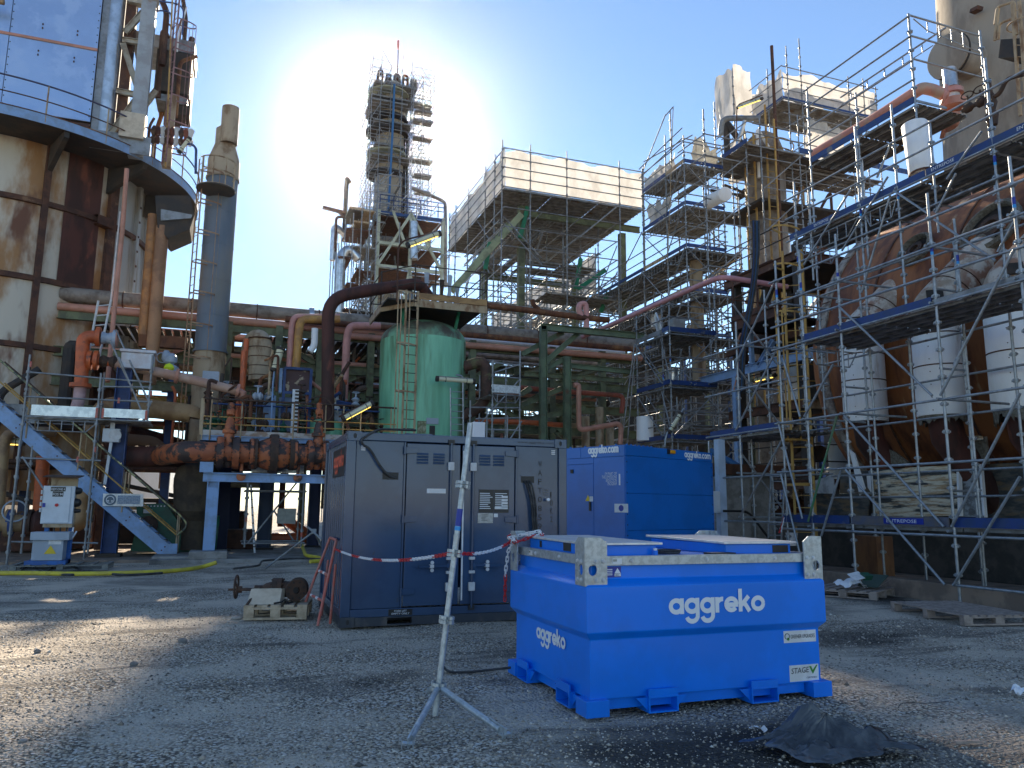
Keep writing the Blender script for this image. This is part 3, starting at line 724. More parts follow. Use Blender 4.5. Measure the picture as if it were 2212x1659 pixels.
# ------------------------------------------------------------------ navy steel container
k2 = C(780, 1050, 3.017)
def build_container():
    X0, X1, Y0, Y1, H = 1.49, 4.79, 10.70, 13.2, 2.62
    t = thing('steel_container', 'glossy navy blue steel container with double doors and stencilled code', 'container', ((X0 + X1) / 2, (Y0 + Y1) / 2, 0))
    b = B()
    for x in (X0, X1 - .13):
        for y in (Y0, Y1 - .13): b.box(x, x + .13, y, y + .13, .13, 2.49)
    b.box(X0 + .13, X1 - .13, Y0 + .012, Y0 + .11, 2.50, H - .01); b.box(X0 + .13, X1 - .13, Y0 + .005, Y0 + .11, .12, .225)
    b.box(X0 + .012, X0 + .11, Y0 + .13, Y1 - .13, 2.50, H - .01); b.box(X0 + .005, X0 + .11, Y0 + .13, Y1 - .13, .12, .225)
    b.box(X1 - .11, X1 - .012, Y0 + .13, Y1 - .13, 2.50, H - .01); b.box(X0 + .13, X1 - .13, Y1 - .11, Y1 - .012, 2.50, H - .01)
    b.obj('frame', navy, t, smooth=0, bevel=.008)
    B().box(X0 + .1, X1 - .1, Y0 + .1, Y1 - .1, 2.50, 2.545).box(X0 + .9, X0 + 1.3, Y0 + .4, Y0 + .8, 2.545, 2.66).obj('roof', navy, t, smooth=0)
    for i in range(7): B().box(X0 + .3 + i * .42, X0 + .5 + i * .42, Y0 + .14, Y1 - .2, 2.546, 2.585).obj('roof_rib', navy, t, smooth=0, bevel=.01)
    # corner castings with oval holes
    for x, sx in ((X0 - .003, 1), (X1 + .003, -1)):
        for y, sy in ((Y0 - .003, 1), (Y1 + .003, -1)):
            for z in (2.49, 0):
                hh = .13; b = B(); b.box(min(x, x + sx * .2), max(x, x + sx * .2), min(y + sy * .012, y + sy * .17), max(y + sy * .012, y + sy * .17), z, z + hh)
                hx, hz = .11, hh / 2; kk = 10
                oval = [(hx + .024 * math.cos(2 * math.pi * q / kk), hz + .036 * math.sin(2 * math.pi * q / kk)) for q in range(kk + 1)]
                out = []
                for q in range(kk + 1):
                    a = 2 * math.pi * q / kk; c, s_ = math.cos(a), math.sin(a); m = min(.1 / abs(c) if abs(c) > 1e-6 else 9, hz / abs(s_) if abs(s_) > 1e-6 else 9)
                    ox, oz = hx + c * m, hz + s_ * m; out.append((min(max(ox, 0), .2), min(max(oz, 0), hh)))
                P = lambda q, d: V((x + sx * q[0], y + sy * d, z + q[1]))
                for q in range(kk):
                    b.add([P(oval[q], 0), P(oval[q + 1], 0), P(out[q + 1], 0), P(out[q], 0), P(oval[q], .0115), P(oval[q + 1], .0115)], [(0, 1, 2, 3), (0, 4, 5, 1)])
                b.add([P((0, 0), 0), P((0, hh), 0), P((0, hh), .012), P((0, 0), .012)], [(0, 1, 2, 3)])
                o = b.obj('corner_casting', navy if z else navy_dirty, t, smooth=0)
                B().obox(P((hx, hz), .0105), X_ * .024, Y_ * .0004, Z_ * .034).obj('casting_hole', black, o, smooth=0)
    # base rail with fork pockets
    b = B(); xs = [X0 + .2, 2.13, 2.47, 4.12, 4.46, X1 - .2]
    for q in (0, 2, 4): b.box(xs[q], xs[q + 1], Y0 + .01, Y0 + .1, .0, .118)
    for q in (1, 3): b.box(xs[q], xs[q + 1], Y0 + .01, Y0 + .1, .0, .02); b.box(xs[q], xs[q + 1], Y0 + .01, Y0 + .1, .1, .118)
    b.box(X0 + .01, X0 + .1, Y0 + .2, Y1 - .2, 0, .118); b.box(X0 + .15, X1 - .15, Y0 + .5, Y0 + .52, 0, .118)
    b.obj('base_rail', navy_dirty, t, smooth=0, bevel=.004)
    for x in (2.14, 4.14):
        s = label_plate((x, Y0 + .004, .132), X_, Z_, .33, .082, blacksign, t, 'fork_sign'); text('FORK LIFT', (x + .08, Y0 + .001, .178), X_, Z_, .025, .17, lett, s); text('EMPTY ONLY', (x + .045, Y0 + .001, .143), X_, Z_, .025, .245, lett, s)
    # front panels and doors
    B().box(X0 + .135, 2.295, Y0 + .035, Y0 + .06, .228, 2.497).obj('front_panel', navy, t, smooth=0, bevel=.006)
    B().box(4.0, X1 - .135, Y0 + .035, Y0 + .06, .228, 2.497).obj('front_panel', navy, t, smooth=0, bevel=.006)
    for x in (2.296, 3.972): B().box(x, x + .026, Y0 + .02, Y0 + .07, .228, 2.497).obj('door_post', navy, t, smooth=0, bevel=.004)
    for x0, x1 in ((2.337, 3.12), (3.152, 3.957)):
        d = B().box(x0, x1, Y0 + .022, Y0 + .058, .245, 2.482).obj('door', navy, t, smooth=0, bevel=.008)
        left = x0 < 3
        rx = 2.975 if left else 3.31
        B().tube((rx, Y0 - .012, .2), (rx, Y0 - .012, 2.5), .017, 10).obj('locking_bar', navy, d)
        for z in (.49, 2.17): B().box(rx - .045, rx + .045, Y0 - .034, Y0 + .021, z - .06, z + .06).obj('bar_bracket', zincw, d, smooth=0, bevel=.01)
        for z in (.69, .88): B().box(rx - .04, rx + .04, Y0 - .032, Y0 + .021, z - .02, z + .02).obj('bar_clip', zincw, d, smooth=0, bevel=.006)
        for z, s in ((2.515, 1), (.205, -1)): B().box(rx - .045, rx + .045, Y0 - .02, Y0 + .012, z - .035, z + .035).obj('bar_keeper', black, d, smooth=0)
        hx = 2.53 if left else 3.77; b = B(); b.bar((rx, Y0 - .03, .785), (hx, Y0 - .045, .775), .02, .032); b.box(min(rx, rx + (.05 if not left else -.05)), max(rx, rx + (.05 if not left else -.05)), Y0 - .045, Y0 - .02, .755, .815); b.obj('door_handle', navy, d, smooth=0)
        cx = 2.72 if left else 3.53; B().box(cx - .028, cx + .028, Y0 - .05, Y0 + .021, .755, .80).lathe((cx, Y0 - .04, .83), [(.025, 0), (.025, .02)], 10, -Y_).lathe((cx, Y0 - .04, .725), [(.025, 0), (.025, .02)], 10, -Y_).obj('handle_catch', zincw, d, smooth=30)
        for g in (0, 1):
            lx = (2.475, 2.715)[g] if left else (3.405, 3.62)[g]
            for q in range(4):
                z = 2.335 - q * .042; B().add([(lx, Y0 + .021, z + .016), (lx + .17, Y0 + .021, z + .016), (lx + .165, Y0 + .0, z - .014), (lx + .005, Y0 + .0, z - .014), (lx + .005, Y0 + .021, z - .014), (lx + .165, Y0 + .021, z - .014)], [(0, 3, 2, 1), (3, 4, 5, 2), (0, 4, 3), (1, 2, 5)]).obj('louvre', navy, d, smooth=0)
        for z in (.44, 1.42, 2.38):
            hx0 = 2.30 if left else 3.994; s = 1 if left else -1
            b = B().tube((hx0, Y0 - .006, z - .06), (hx0, Y0 - .006, z + .06), .018, 8); b.prism([(hx0 + s * .01, Y0 + .018, z - .05), (hx0 + s * .19, Y0 + .018, z - .035), (hx0 + s * .19, Y0 + .018, z + .035), (hx0 + s * .01, Y0 + .018, z + .05)], (0, -.022, 0)); b.obj('hinge', navy, d, smooth=0, bevel=.004)
        if left: label_plate((2.635, Y0 + .02, 1.785), X_, Z_, .275, .065, white, d)
        else:
            label_plate((3.23 - .07, Y0 + .02, .3), X_, Z_, .022, 2.1, white, d, 'seal_strip')
            for px, wd in ((3.405, .228), (3.64, .225)):
                s = label_plate((px, Y0 + .02, 1.52), X_, Z_, wd, .33, blacksign, d, 'notice_plate')
                for q in range(9): label_plate((px + .015, Y0 + .0165, 1.79 - q * .027), X_, Z_, .11 + .09 * rnd.random(), .009, lett, s, 'text_line', .001)
                if px > 3.5:
                    for q in range(4): label_plate((px + .115, Y0 + .0165, 1.73 - q * .045), X_, Z_, .095, .033, white, s, 'blank_field', .0013)
                    label_plate((px + .01, Y0 + .0165, 1.57), X_, Z_, .2, .035, white, s, 'blank_field', .0013)
            s = label_plate((3.395, Y0 + .02, 1.37), X_, Z_, .23, .14, M('grey_aluminium_plate', (.36, .37, .37), (.28, .28, .27), rough=.4, metal=.4, sc=30), d, 'rating_plate')
            for q in range(5): label_plate((3.45, Y0 + .0165, 1.485 - q * .02), X_, Z_, .06 + .05 * rnd.random(), .006, darklett, s, 'text_line', .001)
            label_plate((3.64, Y0 + .02, 1.455), X_, Z_, .06, .05, white, d)
    # cable recesses and cables
    for x0, x1, z0, z1 in ((2.0, 2.225, 1.965, 2.065), (4.06, 4.27, 1.96, 2.055)):
        b = B(); b.box(x0, x1, Y0 + .0305, Y0 + .034, z0, z1); b.obj('cable_recess', black, t, smooth=0); B().box(x0 - .012, x1 + .012, Y0 + .022, Y0 + .034, z1, z1 + .012).obj('recess_hood', navy, t, smooth=0)
    text('www.aggreko.com', (3.99, Y0 + .012, 2.535), X_, Z_, .042, .585, darklett, t)
    for q, ch in enumerate('WAFT08590'):
        text(ch, (4.335, Y0 + .035, 2.2 - q * .1315), X_, Z_, .085, .06, darklett, t)
    for q, ch in enumerate('10K2'): text(ch, (4.53, Y0 + .035, 1.745 - q * .12), X_, Z_, .085, .042 if ch != '1' else .02, darklett, t)
    for q, ch in enumerate(('BUND', 'DIP', 'STICK')): text(ch, (4.41, Y0 + .035, 1.845 - q * .037), X_, Z_, .022, .09, M('grey_stencil', (.11, .1, .085), rough=.6), t)
    B().lathe((4.47, Y0 + .034, 1.715), [(.012, 0), (.012, .05), (.024, .052), (.024, .08), (.001, .085)], 14, -Y_).obj('dipstick_knob', whitepl, t)
    for (x, z) in ((1.69, 2.41), (4.55, 2.44)):
        for q in range(3): label_plate((x, Y0 + .034, z - q * .025), X_, Z_, .06, .015, white, t, 'small_label')
    # corrugated side with sign
    b = B(); n = 10; L = Y1 - Y0 - .26
    prof = []
    for i in range(n):
        y = Y0 + .13 + L * i / n; s = L / n; prof += [(y, .055), (y + s * .35, .055), (y + s * .5, .028), (y + s * .85, .028)]
    prof.append((Y1 - .13, .055))
    vs = [(X0 + d, y, z) for z in (.226, 2.499) for y, d in prof]; m = len(prof)
    b.add(vs, [(i, i + 1, m + i + 1, m + i) for i in range(m - 1)]); b.obj('side_wall', navy, t, smooth=0)
    B().box(X1 - .06, X1 - .03, Y0 + .13, Y1 - .13, .226, 2.499).box(X0 + .13, X1 - .13, Y1 - .06, Y1 - .03, .226, 2.499).obj('rear_wall', navy, t, smooth=0)
    s = label_plate((X0 + .026, 12.3, 2.02), -Y_, Z_, 1.35, .41, blacksign, t, 'side_sign', .004)
    logo('aggreko', (X0 + .021, 12.2, 2.16), -Y_, Z_, .16, 1.15, redlett, s)
    return t
build_container()
pts = [k2(*q) for q in ((560, 85), (470, 78), (400, 95), (368, 150), (385, 190), (420, 205), (455, 245), (490, 310), (540, 385), (600, 408), (640, 412))]
P3 = [aY(*q, 10.66) for q in pts[2:]]
P3 = [V((2.5, 10.95, 2.69)), V((2.1, 10.75, 2.67)), V((1.88, 10.62, 2.65))] + P3[1:-2] + [V((2.12, 10.72, 2.0)), V((2.2, 10.74, 1.99))]
pipe('power_cable', P3, .017, rubber, .12, n=8, label='black cable sagging from the container roof edge into the left recess', cat='cable')
for dx, lb in ((0, 'innermost'), (.045, 'middle'), (.09, 'outermost')):
    pipe('power_cable', [(4.1 + dx, 10.74, 1.99), (4.13 + dx * .9, 10.67, 1.93), (4.2 + dx * .7, 10.66, 1.7), (4.24 + dx * .6, 10.66, 1.2), (4.22 + dx * .6, 10.65, .4), (4.35 + dx, 10.55, .02)], .014, rubber, .15, n=8,
         label='black cable hanging from the right recess of the container, %s of three' % lb, cat='cable', group='cables from the container recess')

# ------------------------------------------------------------------ blue generator (rotated)
def build_generator():
    c = aY(1349, 960, 13.2); H = c.z; rz = R(23)
    t = thing('generator', 'tall deep blue generator enclosure with white lettering and amber lamp', 'generator', (c.x, c.y, 0), rotz=rz, local=True)
    ca, sa = math.cos(rz), math.sin(rz)
    def L(p): q = V(p) - V((c.x, c.y, 0)); return V((q.x * ca + q.y * sa, -q.x * sa + q.y * ca, q.z))
    # right face length: sight line to its far corner
    d = ray(1537, 980); ux, uy = ca, sa   # solve c + s*(ca,sa) on the sight line in plan
    s = (c.y * d.x - c.x * d.y) / (ca * d.y - sa * d.x)
    LX, LY = s, 5.0
    def face(px, py):   # right face (local y=0)
        dd = ray(px, py); s = (c.y * dd.x - c.x * dd.y) / (ca * dd.y - sa * dd.x); q = c.x + ca * s; k = q / dd.x; return V((s, 0, 1.6 + dd.z * k))
    def side(px, py):   # left face (local x=0), direction (-sa, ca)
        dd = ray(px, py); s = (c.y * dd.x - c.x * dd.y) / (-sa * dd.y - ca * dd.x); q = c.x - sa * s; k = q / dd.x; return V((0, s, 1.6 + dd.z * k))
    g3 = C(1360, 1060, 4.608)
    B().box(.01, LX - .01, .01, LY, .12, H - .01).obj('housing', genblue, t, smooth=0)
    B().box(0, LX, 0, LY, 0, .12).obj('base_frame', navy, t, smooth=0, bevel=.01)
    z1 = face(*g3(950, 362)).z; z2 = face(*g3(960, 798)).z; z3 = face(*g3(960, 1230)).z
    def pnl(x0, x1, z0, z1, nm='panel'): B().box(x0 + .004, x1 - .004, -.012, .009, z0 + .005, z1 - .005).obj(nm, genblue, t, smooth=0, bevel=.004)
    pnl(0, LX, z1, H, 'header_panel'); pnl(.03, LX - .03, z2, z1); pnl(.03, LX - .03, z3, z2); pnl(.03, LX - .03, .13, z3)
    for x in (0, LX - .026): B().box(x, x + .026, -.014, .0, .12, z1 - .006).obj('corner_post', genblue, t, smooth=0)
    for x in (.045, LX - .045):
        for q in range(11): B().lathe((x, -.012, z1 - .12 - q * .2), [(.014, 0), (.014, .004), (.001, .006)], 8, -Y_).obj('bolt_head', black, t)
    # left face: header, door panels
    ye = 4.9
    def sp(y0, y1, z0, z1, nm='panel'): return B().box(-.012, .009, y0 + .004, y1 - .004, z0 + .005, z1 - .005).obj(nm, genblue, t, smooth=0, bevel=.004)
    yj = side(*g3(427, 320)).y; zs = side(*g3(880, 372)).z
    sp(0, yj, zs, H, 'header_panel'); sp(yj, ye, zs, H, 'header_panel')
    yd0, yd1 = side(*g3(575, 600)).y, side(*g3(262, 600)).y; zd = side(*g3(575, 460)).z
    sp(0, yd0, .13, zs); sp(yd0, ye, zd, zs); sp(yd1, ye, .13, zd)
    d_ = sp(yd0, yd1, .13, zd, 'door')
    a = side(*g3(548, 895)); e = side(*g3(528, 1000)); B().box(-.035, -.0125, a.y, e.y, e.z, a.z).obj('door_handle', black, d_, smooth=0, bevel=.004)
    a = side(*g3(345, 525)); e = side(*g3(316, 568)); B().box(-.035, -.0125, a.y, e.y, e.z, a.z).obj('hinge', black, d_, smooth=0)
    a = side(*g3(512, 888)); B().prism([a + V((-.0125, .07, 0)), a + V((-.0125, -.07, 0)), a + V((-.0125, 0, .12))], (-.002, 0, 0)).obj('warning_triangle', yellowst, d_, smooth=0)
    a = side(*g3(530, 892)); label_plate(a + V((-.0125, 0, 0)), -Y_, Z_, .09, .1, white, d_)
    a = side(*g3(516, 348)); e = side(*g3(866, 325)); 
    lab = lambda a, e, s, xh: logo(s, a + V((-.0125, 0, 0)), e - a, Z_, xh, (e - a).length, lett, t)
    a.z = e.z = (a.z + e.z) / 2; lab(a, e, 'aggreko.com', .115)
    a = face(*g3(1612, 388)); e = face(*g3(1908, 402)); a.z = e.z = (a.z + e.z) / 2; logo('aggreko.com', a + V((0, -.0125, 0)), X_, Z_, .1, e.x - a.x, lett, t)
    for s, y0, x0 in (("I'M PART OF", 593, 708), ('THE EMISSIONS', 632, 672), ('REDUCTION', 671, 720), ('PROGRAM', 708, 740)):
        a = side(*g3(x0, y0)); e = side(*g3(845, y0)); text(s, a + V((-.0125, 0, 0)), -Y_, Z_, .062, a.y - e.y, lett, t)
    a = side(*g3(868, 705)); e = side(*g3(866, 575)); label_plate((-.0125, a.y, a.z), -Y_, Z_, .035, e.z - a.z, lett, t, 'rule_line')
    a = side(*g3(818, 1018)); s_ = label_plate((-.0125, a.y, a.z), -Y_, Z_, .33, .165, white, t); B().lathe((-.0155, a.y - .165, a.z + .082), [(.06, 0), (.06, .002)], 16, -X_).obj('mask_symbol', bluest, s_)
    a = face(*g3(1412, 345)); B().box(a.x, a.x + .06, -.05, -.0125, a.z, a.z + .1).obj('lamp_base', black, t, smooth=0); B().box(a.x + .062, a.x + .25, -.06, -.0125, a.z + .01, a.z + .09).obj('amber_lamp', amber, t, smooth=0, bevel=.02)
    for q in range(14): B().box(.1 + q * .13 if q < 7 else -.01, .13 + q * .13 if q < 7 else .02, .02 if q < 7 else .2 + (q - 7) * .4, .05 if q < 7 else .23 + (q - 7) * .4, H - .011, H + .02).obj('roof_bolt', genblue, t, smooth=0)
    return t
build_generator()

# ------------------------------------------------------------------ leaning scaffold stand with tripod
def crab(b, o, ax, r):
    """four open lobes round a tube"""
    ax = V(ax).normalized(); a = ax.orthogonal().normalized(); a = (X_ - ax * ax.dot(X_)).normalized() * .78 + ax.cross(X_).normalized() * .62; a = (a - ax * ax.dot(a)).normalized(); c = ax.cross(a)
    for dz in (-.016, .016):
        b.tube(V(o) + ax * (dz - .004), V(o) + ax * (dz + .004), r * 1.25, 12)
        for q in range(4):
            d = a * math.cos(math.pi / 2 * q) + c * math.sin(math.pi / 2 * q); e = ax.cross(d)
            pts = [(r * .9, -.024), (r * 1.9, -.030), (r * 2.3, -.014), (r * 2.3, .014), (r * 1.9, .030), (r * .9, .024)]
            P = [V(o) + d * u + e * v_ + ax * dz for u, v_ in pts]
            for i in range(5): b.bar(P[i], P[i + 1], .005, .026, ax)
def build_stand():
    base = aZ(940, 1545); top = aY(1016, 914, base.y + .05); ax = (top - base).normalized()
    t = thing('scaffold_stand', 'leaning galvanised scaffold tube on short tripod legs before the container', 'scaffold stand', base)
    B().tube(base, base + ax * 1.38, .0242, 16).obj('tube', galv_new, t); B().tube(base + ax * 1.3, top, .0225, 16).tube(base + ax * 1.36, base + ax * 1.385, .026, 16).obj('upper_tube', galv_new, t)
    L = (top - base).length
    ks = []
    for q in ((1150, 490), (1080, 1005), (1015, 1505)):
        p = aY(*k2(*q), base.y + .03); ks.append((p - base).dot(ax))
    j = aY(945, 1483, base.y).z; ks.append(j)
    for s in ks:
        b = B(); crab(b, base + ax * s, ax, .027); b.obj('coupler', galv_new, t, smooth=30)
    jp = base + ax * j
    for f, nm in ((aZ(884, 1612), 1), (aZ(1086, 1592), 2), (V((base.x + .1, base.y + .62, 0)), 3)):
        f = f + Z_ * .035; d = (f - jp).normalized(); h = V((d.x, d.y, 0)).normalized()
        leg = B().tube(jp + d * .05, f - d * .03, .0242, 14).obj('leg', galv_new, t)
        s = d.cross(Z_).normalized(); u = s.cross(d)
        b = B(); b.obox(f + d * .0, d * .035, s * .006, u * .035); b.obox(f + d * .03 + s * .02, d * .018, s * .022, u * .004); b.obox(f + d * .03 - s * .02, d * .018, s * .022, u * .004); b.obox(f + d * .05 + s * .04, d * .003, s * .004, u * .03); b.obox(f + d * .05 - s * .04, d * .003, s * .004, u * .03); b.obj('clamp_jaw', galv_new, leg, smooth=0)
        B().obox(f - d * .07 + u * .03, d * .09, s * .004, u * .004).obj('wedge', galv_new, leg, smooth=0)
    bz = (aY(*k2(1110, 745), base.y + .03) - base).dot(ax)
    B().tube(base + ax * (bz - .06), base + ax * (bz + .08), .0248, 16).obj('blue_band', bluest, t); B().tube(base + ax * (bz - .095), base + ax * (bz - .062), .0248, 16).obj('cyan_band', cyanst, t)
    return base, ax
SB, SAX = build_stand()
# ------------------------------------------------------------------ red barrier frame leaning on the container
def build_barrier():
    t = thing('barrier', 'worn red and white tubular frame leaning on the container side', 'barrier', (1.2, 11.3, 0))
    f1, f2 = aZ(686, 1352), V((1.1, 12.0, 0)); t1 = aX(724, 1178, 1.455); t2 = V((1.455, 12.0, t1.z))
    for a, c in ((f1, t1), (f2, t2)): B().tube(a, c, .02, 10).obj('upright', redpaint, t)
    B().path(bend([t1 - (t1 - f1) * .01, t1 + (t1 - f1) * .07, t2 + (t2 - f2) * .07, t2], .08), .02, 10).obj('top_bar', redpaint, t)
    for k in (.3, .62):
        a, c = f1.lerp(t1, k), f2.lerp(t2, k); o = B().tube(a, c, .019, 10).obj('rung', redpaint, t)
        B().tube(a.lerp(c, .3), a.lerp(c, .45), .0198, 10).tube(a.lerp(c, .7), a.lerp(c, .82), .0198, 10).obj('white_tape', whitepl, o)
    for a, c in ((V((1.42, 11.1, 0)), V((1.46, 11.1, .8))), (V((1.40, 11.95, 0)), V((1.46, 11.95, .8)))): B().tube(a, c, .018, 8).obj('rear_leg', redpaint, t)
    B().obox(f2.lerp(t2, .5) + V((-.01, 0, -.03)), (0, .035, 0), (.004, 0, 0), (.03, 0, .12)).obj('tag', redpaint, t, smooth=0)
    return t1, t2
BT1, BT2 = build_barrier()
# ------------------------------------------------------------------ red and white plastic chain
def chain(name, label, ctrl, pat=((10, 0), (10, 1)), pitch=.05, r=.0055, group='plastic barrier chains'):
    P = [V(p) for p in ctrl]; cum = [0]
    for i in range(1, len(P)): cum.append(cum[-1] + (P[i] - P[i - 1]).length)
    t = thing(name, label, 'chain', P[0], group); n = int(cum[-1] / pitch); j = 0; per = sum(a for a, _ in pat)
    for col, m in ((0, redpl), (1, whitepl)):
        if ('link', m.name, pitch) not in UNIT:
            b = B(); h = pitch * .42; w = pitch * .26; pts = [(w * math.cos(a), h * (1 if math.sin(a) >= 0 else -1) + w * math.sin(a), 0) for a in [math.pi * 2 * q / 12 + .01 for q in range(12)]]
            b.path([V(p) for p in pts] + [V(pts[0])], r, 6, caps=False); UNIT[('link', m.name, pitch)] = b.mesh('link', m)
    for i in range(n):
        s = (i + .5) * pitch
        while j < len(cum) - 2 and cum[j + 1] < s: j += 1
        d = (P[j + 1] - P[j]).normalized(); p = P[j] + d * (s - cum[j]); k = i % per; c = 0; a = 0
        for cnt, cc in pat:
            if a <= k < a + cnt: c = cc
            a += cnt
        q = d.to_track_quat('Y', 'Z') @ Quaternion((0, 1, 0), math.pi / 2 * (i % 2) + .5)
        place('link', UNIT[('link', (redpl, whitepl)[c].name, pitch)], t, p, q)
def sag(a, c, s, n=14): return [a.lerp(c, i / n) - Z_ * (s * 4 * (i / n) * (1 - i / n)) for i in range(n + 1)]
CH = aY(*k2(1050, 1005), SB.y); POST = V((2.70, 7.36, 1.27))
chain('barrier_chain', 'red and white plastic chain from the red frame to the scaffold stand', sag(BT1 + V((0, -.03, -.05)), CH, .10), ((9, 0), (14, 1)))
chain('barrier_chain', 'red and white plastic chain from the scaffold stand to the blue tank corner', sag(CH + V((.05, .03, 0)), POST, .05), ((8, 0), (16, 1)))
chain('barrier_chain', 'tangle of red and white chain wrapped round the tank rear corner bracket', [POST + V(p) for p in ((-.03, -.12, -.02), (-.04, .02, .04), (.04, .1, .06), (.2, .1, .06), (.26, -.02, .05), (.24, -.2, .07), (.1, -.28, .05), (-.04, -.25, .0), (-.05, -.05, .03), (.1, -.2, .08), (.22, -.16, .10), (.2, -.3, .06))], ((5, 0), (12, 1)))
chain('barrier_chain', 'end of red and white chain hanging down beside the tank rear corner', [POST + V(p) for p in ((-.04, -.12, .0), (-.055, -.03, -.1), (-.05, .06, -.3), (-.04, .1, -.6))], ((8, 1), (10, 0)))
# ------------------------------------------------------------------ pallets
def pallet(label, loc, rotz, mat, nb=7, L=1.2, W=.8, group='wooden pallets on the gravel', bw=.1):
    t = thing('pallet', label, 'pallet', loc, group, rotz, local=True); p = .004
    for i in range(nb):
        x = -L / 2 + bw / 2 + (L - bw) * i / (nb - 1); B().box(x - bw / 2, x + bw / 2, -W / 2, W / 2, .122, .144).obj('board', mat, t, smooth=0, bevel=.002)
    for y in (-W / 2 + .05, 0, W / 2 - .05):
        B().box(-L / 2, L / 2, y - .05, y + .05, .1, .1215).obj('stringer', mat, t, smooth=0)
        B().box(-L / 2 + p, L / 2 - p, y - .05, y + .05, 0, .022).obj('bottom_board', mat, t, smooth=0)
        for x in (-L / 2 + .0725, 0, L / 2 - .0725): B().box(x - .07, x + .07, y - .048, y + .048, .0225, .0995).obj('block', mat, t, smooth=0, bevel=.003)
    return t
c1, c2 = aZ(524, 1340), aZ(662, 1338)
PAL = (c1 + c2) / 2 + V((.08, .42, 0)); prz = math.atan2((c2 - c1).y, (c2 - c1).x)
pallet('pale wooden pallet carrying a rusty valve and a cardboard box', PAL, prz, wood, 5, (c2 - c1).length, .85, None, .14).scale.z = 1.4
def build_valve():
    t = thing('gate_valve', 'rusty brown flanged valve with handwheel lying on the pallet', 'valve', (PAL.x, PAL.y, .203), rotz=prz, local=True)
    z = .17; y = .05
    B().lathe((-.05, y, z), [(.06, -.32), (.06, -.2), (.09, -.16), (.11, -.08), (.165, -.06), (.165, .0), (.16, .003), (.16, .009), (.165, .012), (.165, .07), (.12, .09), (.11, .2), (.13, .28), (.09, .33)], 22, X_).obj('body', castiron, t)
    for s in (-1, 1):
        f = B().lathe((.18, y, z), [(.075, 0), (.075, .15), (.155, .16), (.155, .20), (.05, .201), (.05, .15)], 22, V((.35, s * 1, 0))).obj('flange', castiron, t)
    B().lathe((.23, y - .189, z), [(.001, .0), (.046, .001)], 16, V((.35, -1, 0))).obj('bore', black, t)
    d = V((.35, -1, 0)).normalized(); a = d.cross(Z_).normalized()
    for q in range(8): B().lathe(V((.18, y, z)) + d * .199 + (a * math.cos(q * .785 + .4) + Z_ * math.sin(q * .785 + .4)) * .118, [(.014, 0), (.014, .003)], 8, d).obj('bolt_hole', black, t)
    for q in range(10):
        an = q * .628; B().tube((-.13, y + .145 * math.cos(an), z + .145 * math.sin(an)), (.05, y + .145 * math.cos(an), z + .145 * math.sin(an)), .012, 6).obj('stud', castiron, t)
    for s in (-1, 1): B().path(bend([(-.3, y + s * .06, z), (-.38, y + s * .085, z), (-.52, y + s * .085, z), (-.56, y + s * .03, z)], .04), .016, 8).obj('yoke_arm', castiron, t)
    B().tube((-.3, y, z), (-.74, y, z), .017, 10).lathe((-.6, y, z), [(.05, 0), (.05, .05)], 12, X_).obj('stem', castiron, t)
    B().torus((-.63, y, z + .04), X_, .16, .016, 26, 8).obj('handwheel', castiron, t)
    for q in range(3):
        an = q * 2.094 + .3; B().tube((-.62, y, z + .02), (-.63, y + .15 * math.cos(an), z + .04 + .15 * math.sin(an)), .012, 6).obj('spoke', castiron, t)
    return t
build_valve()
t = thing('cardboard_box', 'open grey cardboard box standing on the front of the valve pallet', 'box', (PAL.x, PAL.y, .203), rotz=prz, local=True)
b = B(); w0, w1 = -.38, .04; yb = -.2
b.prism([(w0 - .03, yb - .14, 0), (w1 - .0, yb - .14, 0), (w1 + .01, yb, .2), (w0, yb, .2)], (0, .006, 0)); b.prism([(w1, yb - .134, 0), (w1 + .04, yb + .08, 0), (w1 + .04, yb + .08, .2), (w1 + .01, yb + .006, .2)], (-.006, 0, 0))
b.box(w0, w1 - .01, yb + .0755, yb + .08, 0, .2); b.prism([(w0 - .03, yb - .134, 0), (w0, yb + .075, 0), (w0, yb + .075, .2), (w0, yb + .007, .2)], (.006, 0, 0)); b.obj('carton', card, t, smooth=0)
B().bar((-.40, -.38, .003), (-.28, -.06, .22), .03, .02).obj('dark_bar', castiron, t, smooth=0)
tag(B().path([V((PAL.x, PAL.y, .218)) + V(q) for q in ((-.1, -.36, 0), (0, -.39, .02), (.05, -.35, .05), (.1, -.38, 0), (.16, -.36, .01), (.06, -.4, .0))], .014, 6).obj('black_strap', black), 'crumpled black strap at the front edge of the valve pallet', 'strap')
a, c_, d_ = aZ(1937, 1326), aZ(2105, 1362), aZ(2212, 1345)
rz = math.atan2((a - c_).y, (a - c_).x) + math.pi
P2 = aZ(2085, 1335); 
pallet('weathered brown pallet lying alone on gravel at the right edge', (P2.x, P2.y + .1, 0), math.atan2((c_ - a).y, (c_ - a).x) + math.pi / 2, greywood, 9, 1.15, (c_ - a).length, bw=.085)
P4 = aZ(1850, 1287); pallet('dark pallet heaped with scrap behind the blue tank by the kerb', (P4.x, P4.y + .1, 0), R(-60), greywood, 7, 1.2, 1.2, bw=.12)
pz = .146
def deb(bb, nm, m, lab, cat='debris'): return bb.obj(nm, m, smooth=0, label=lab, cat=cat, group='scrap on the dark pallet')
ob = V((P4.x, P4.y + .1, pz))
deb(B().obox(ob + V((.28, -.25, .14)), V((.3, .12, .12)) * .8, V((.1, -.3, 0)) * .6, V((0, .003, .005))), 'board_scrap', M('dark_green_board', (.05, .08, .06), rough=.6), 'dark green board tilted over the scrap pallet')
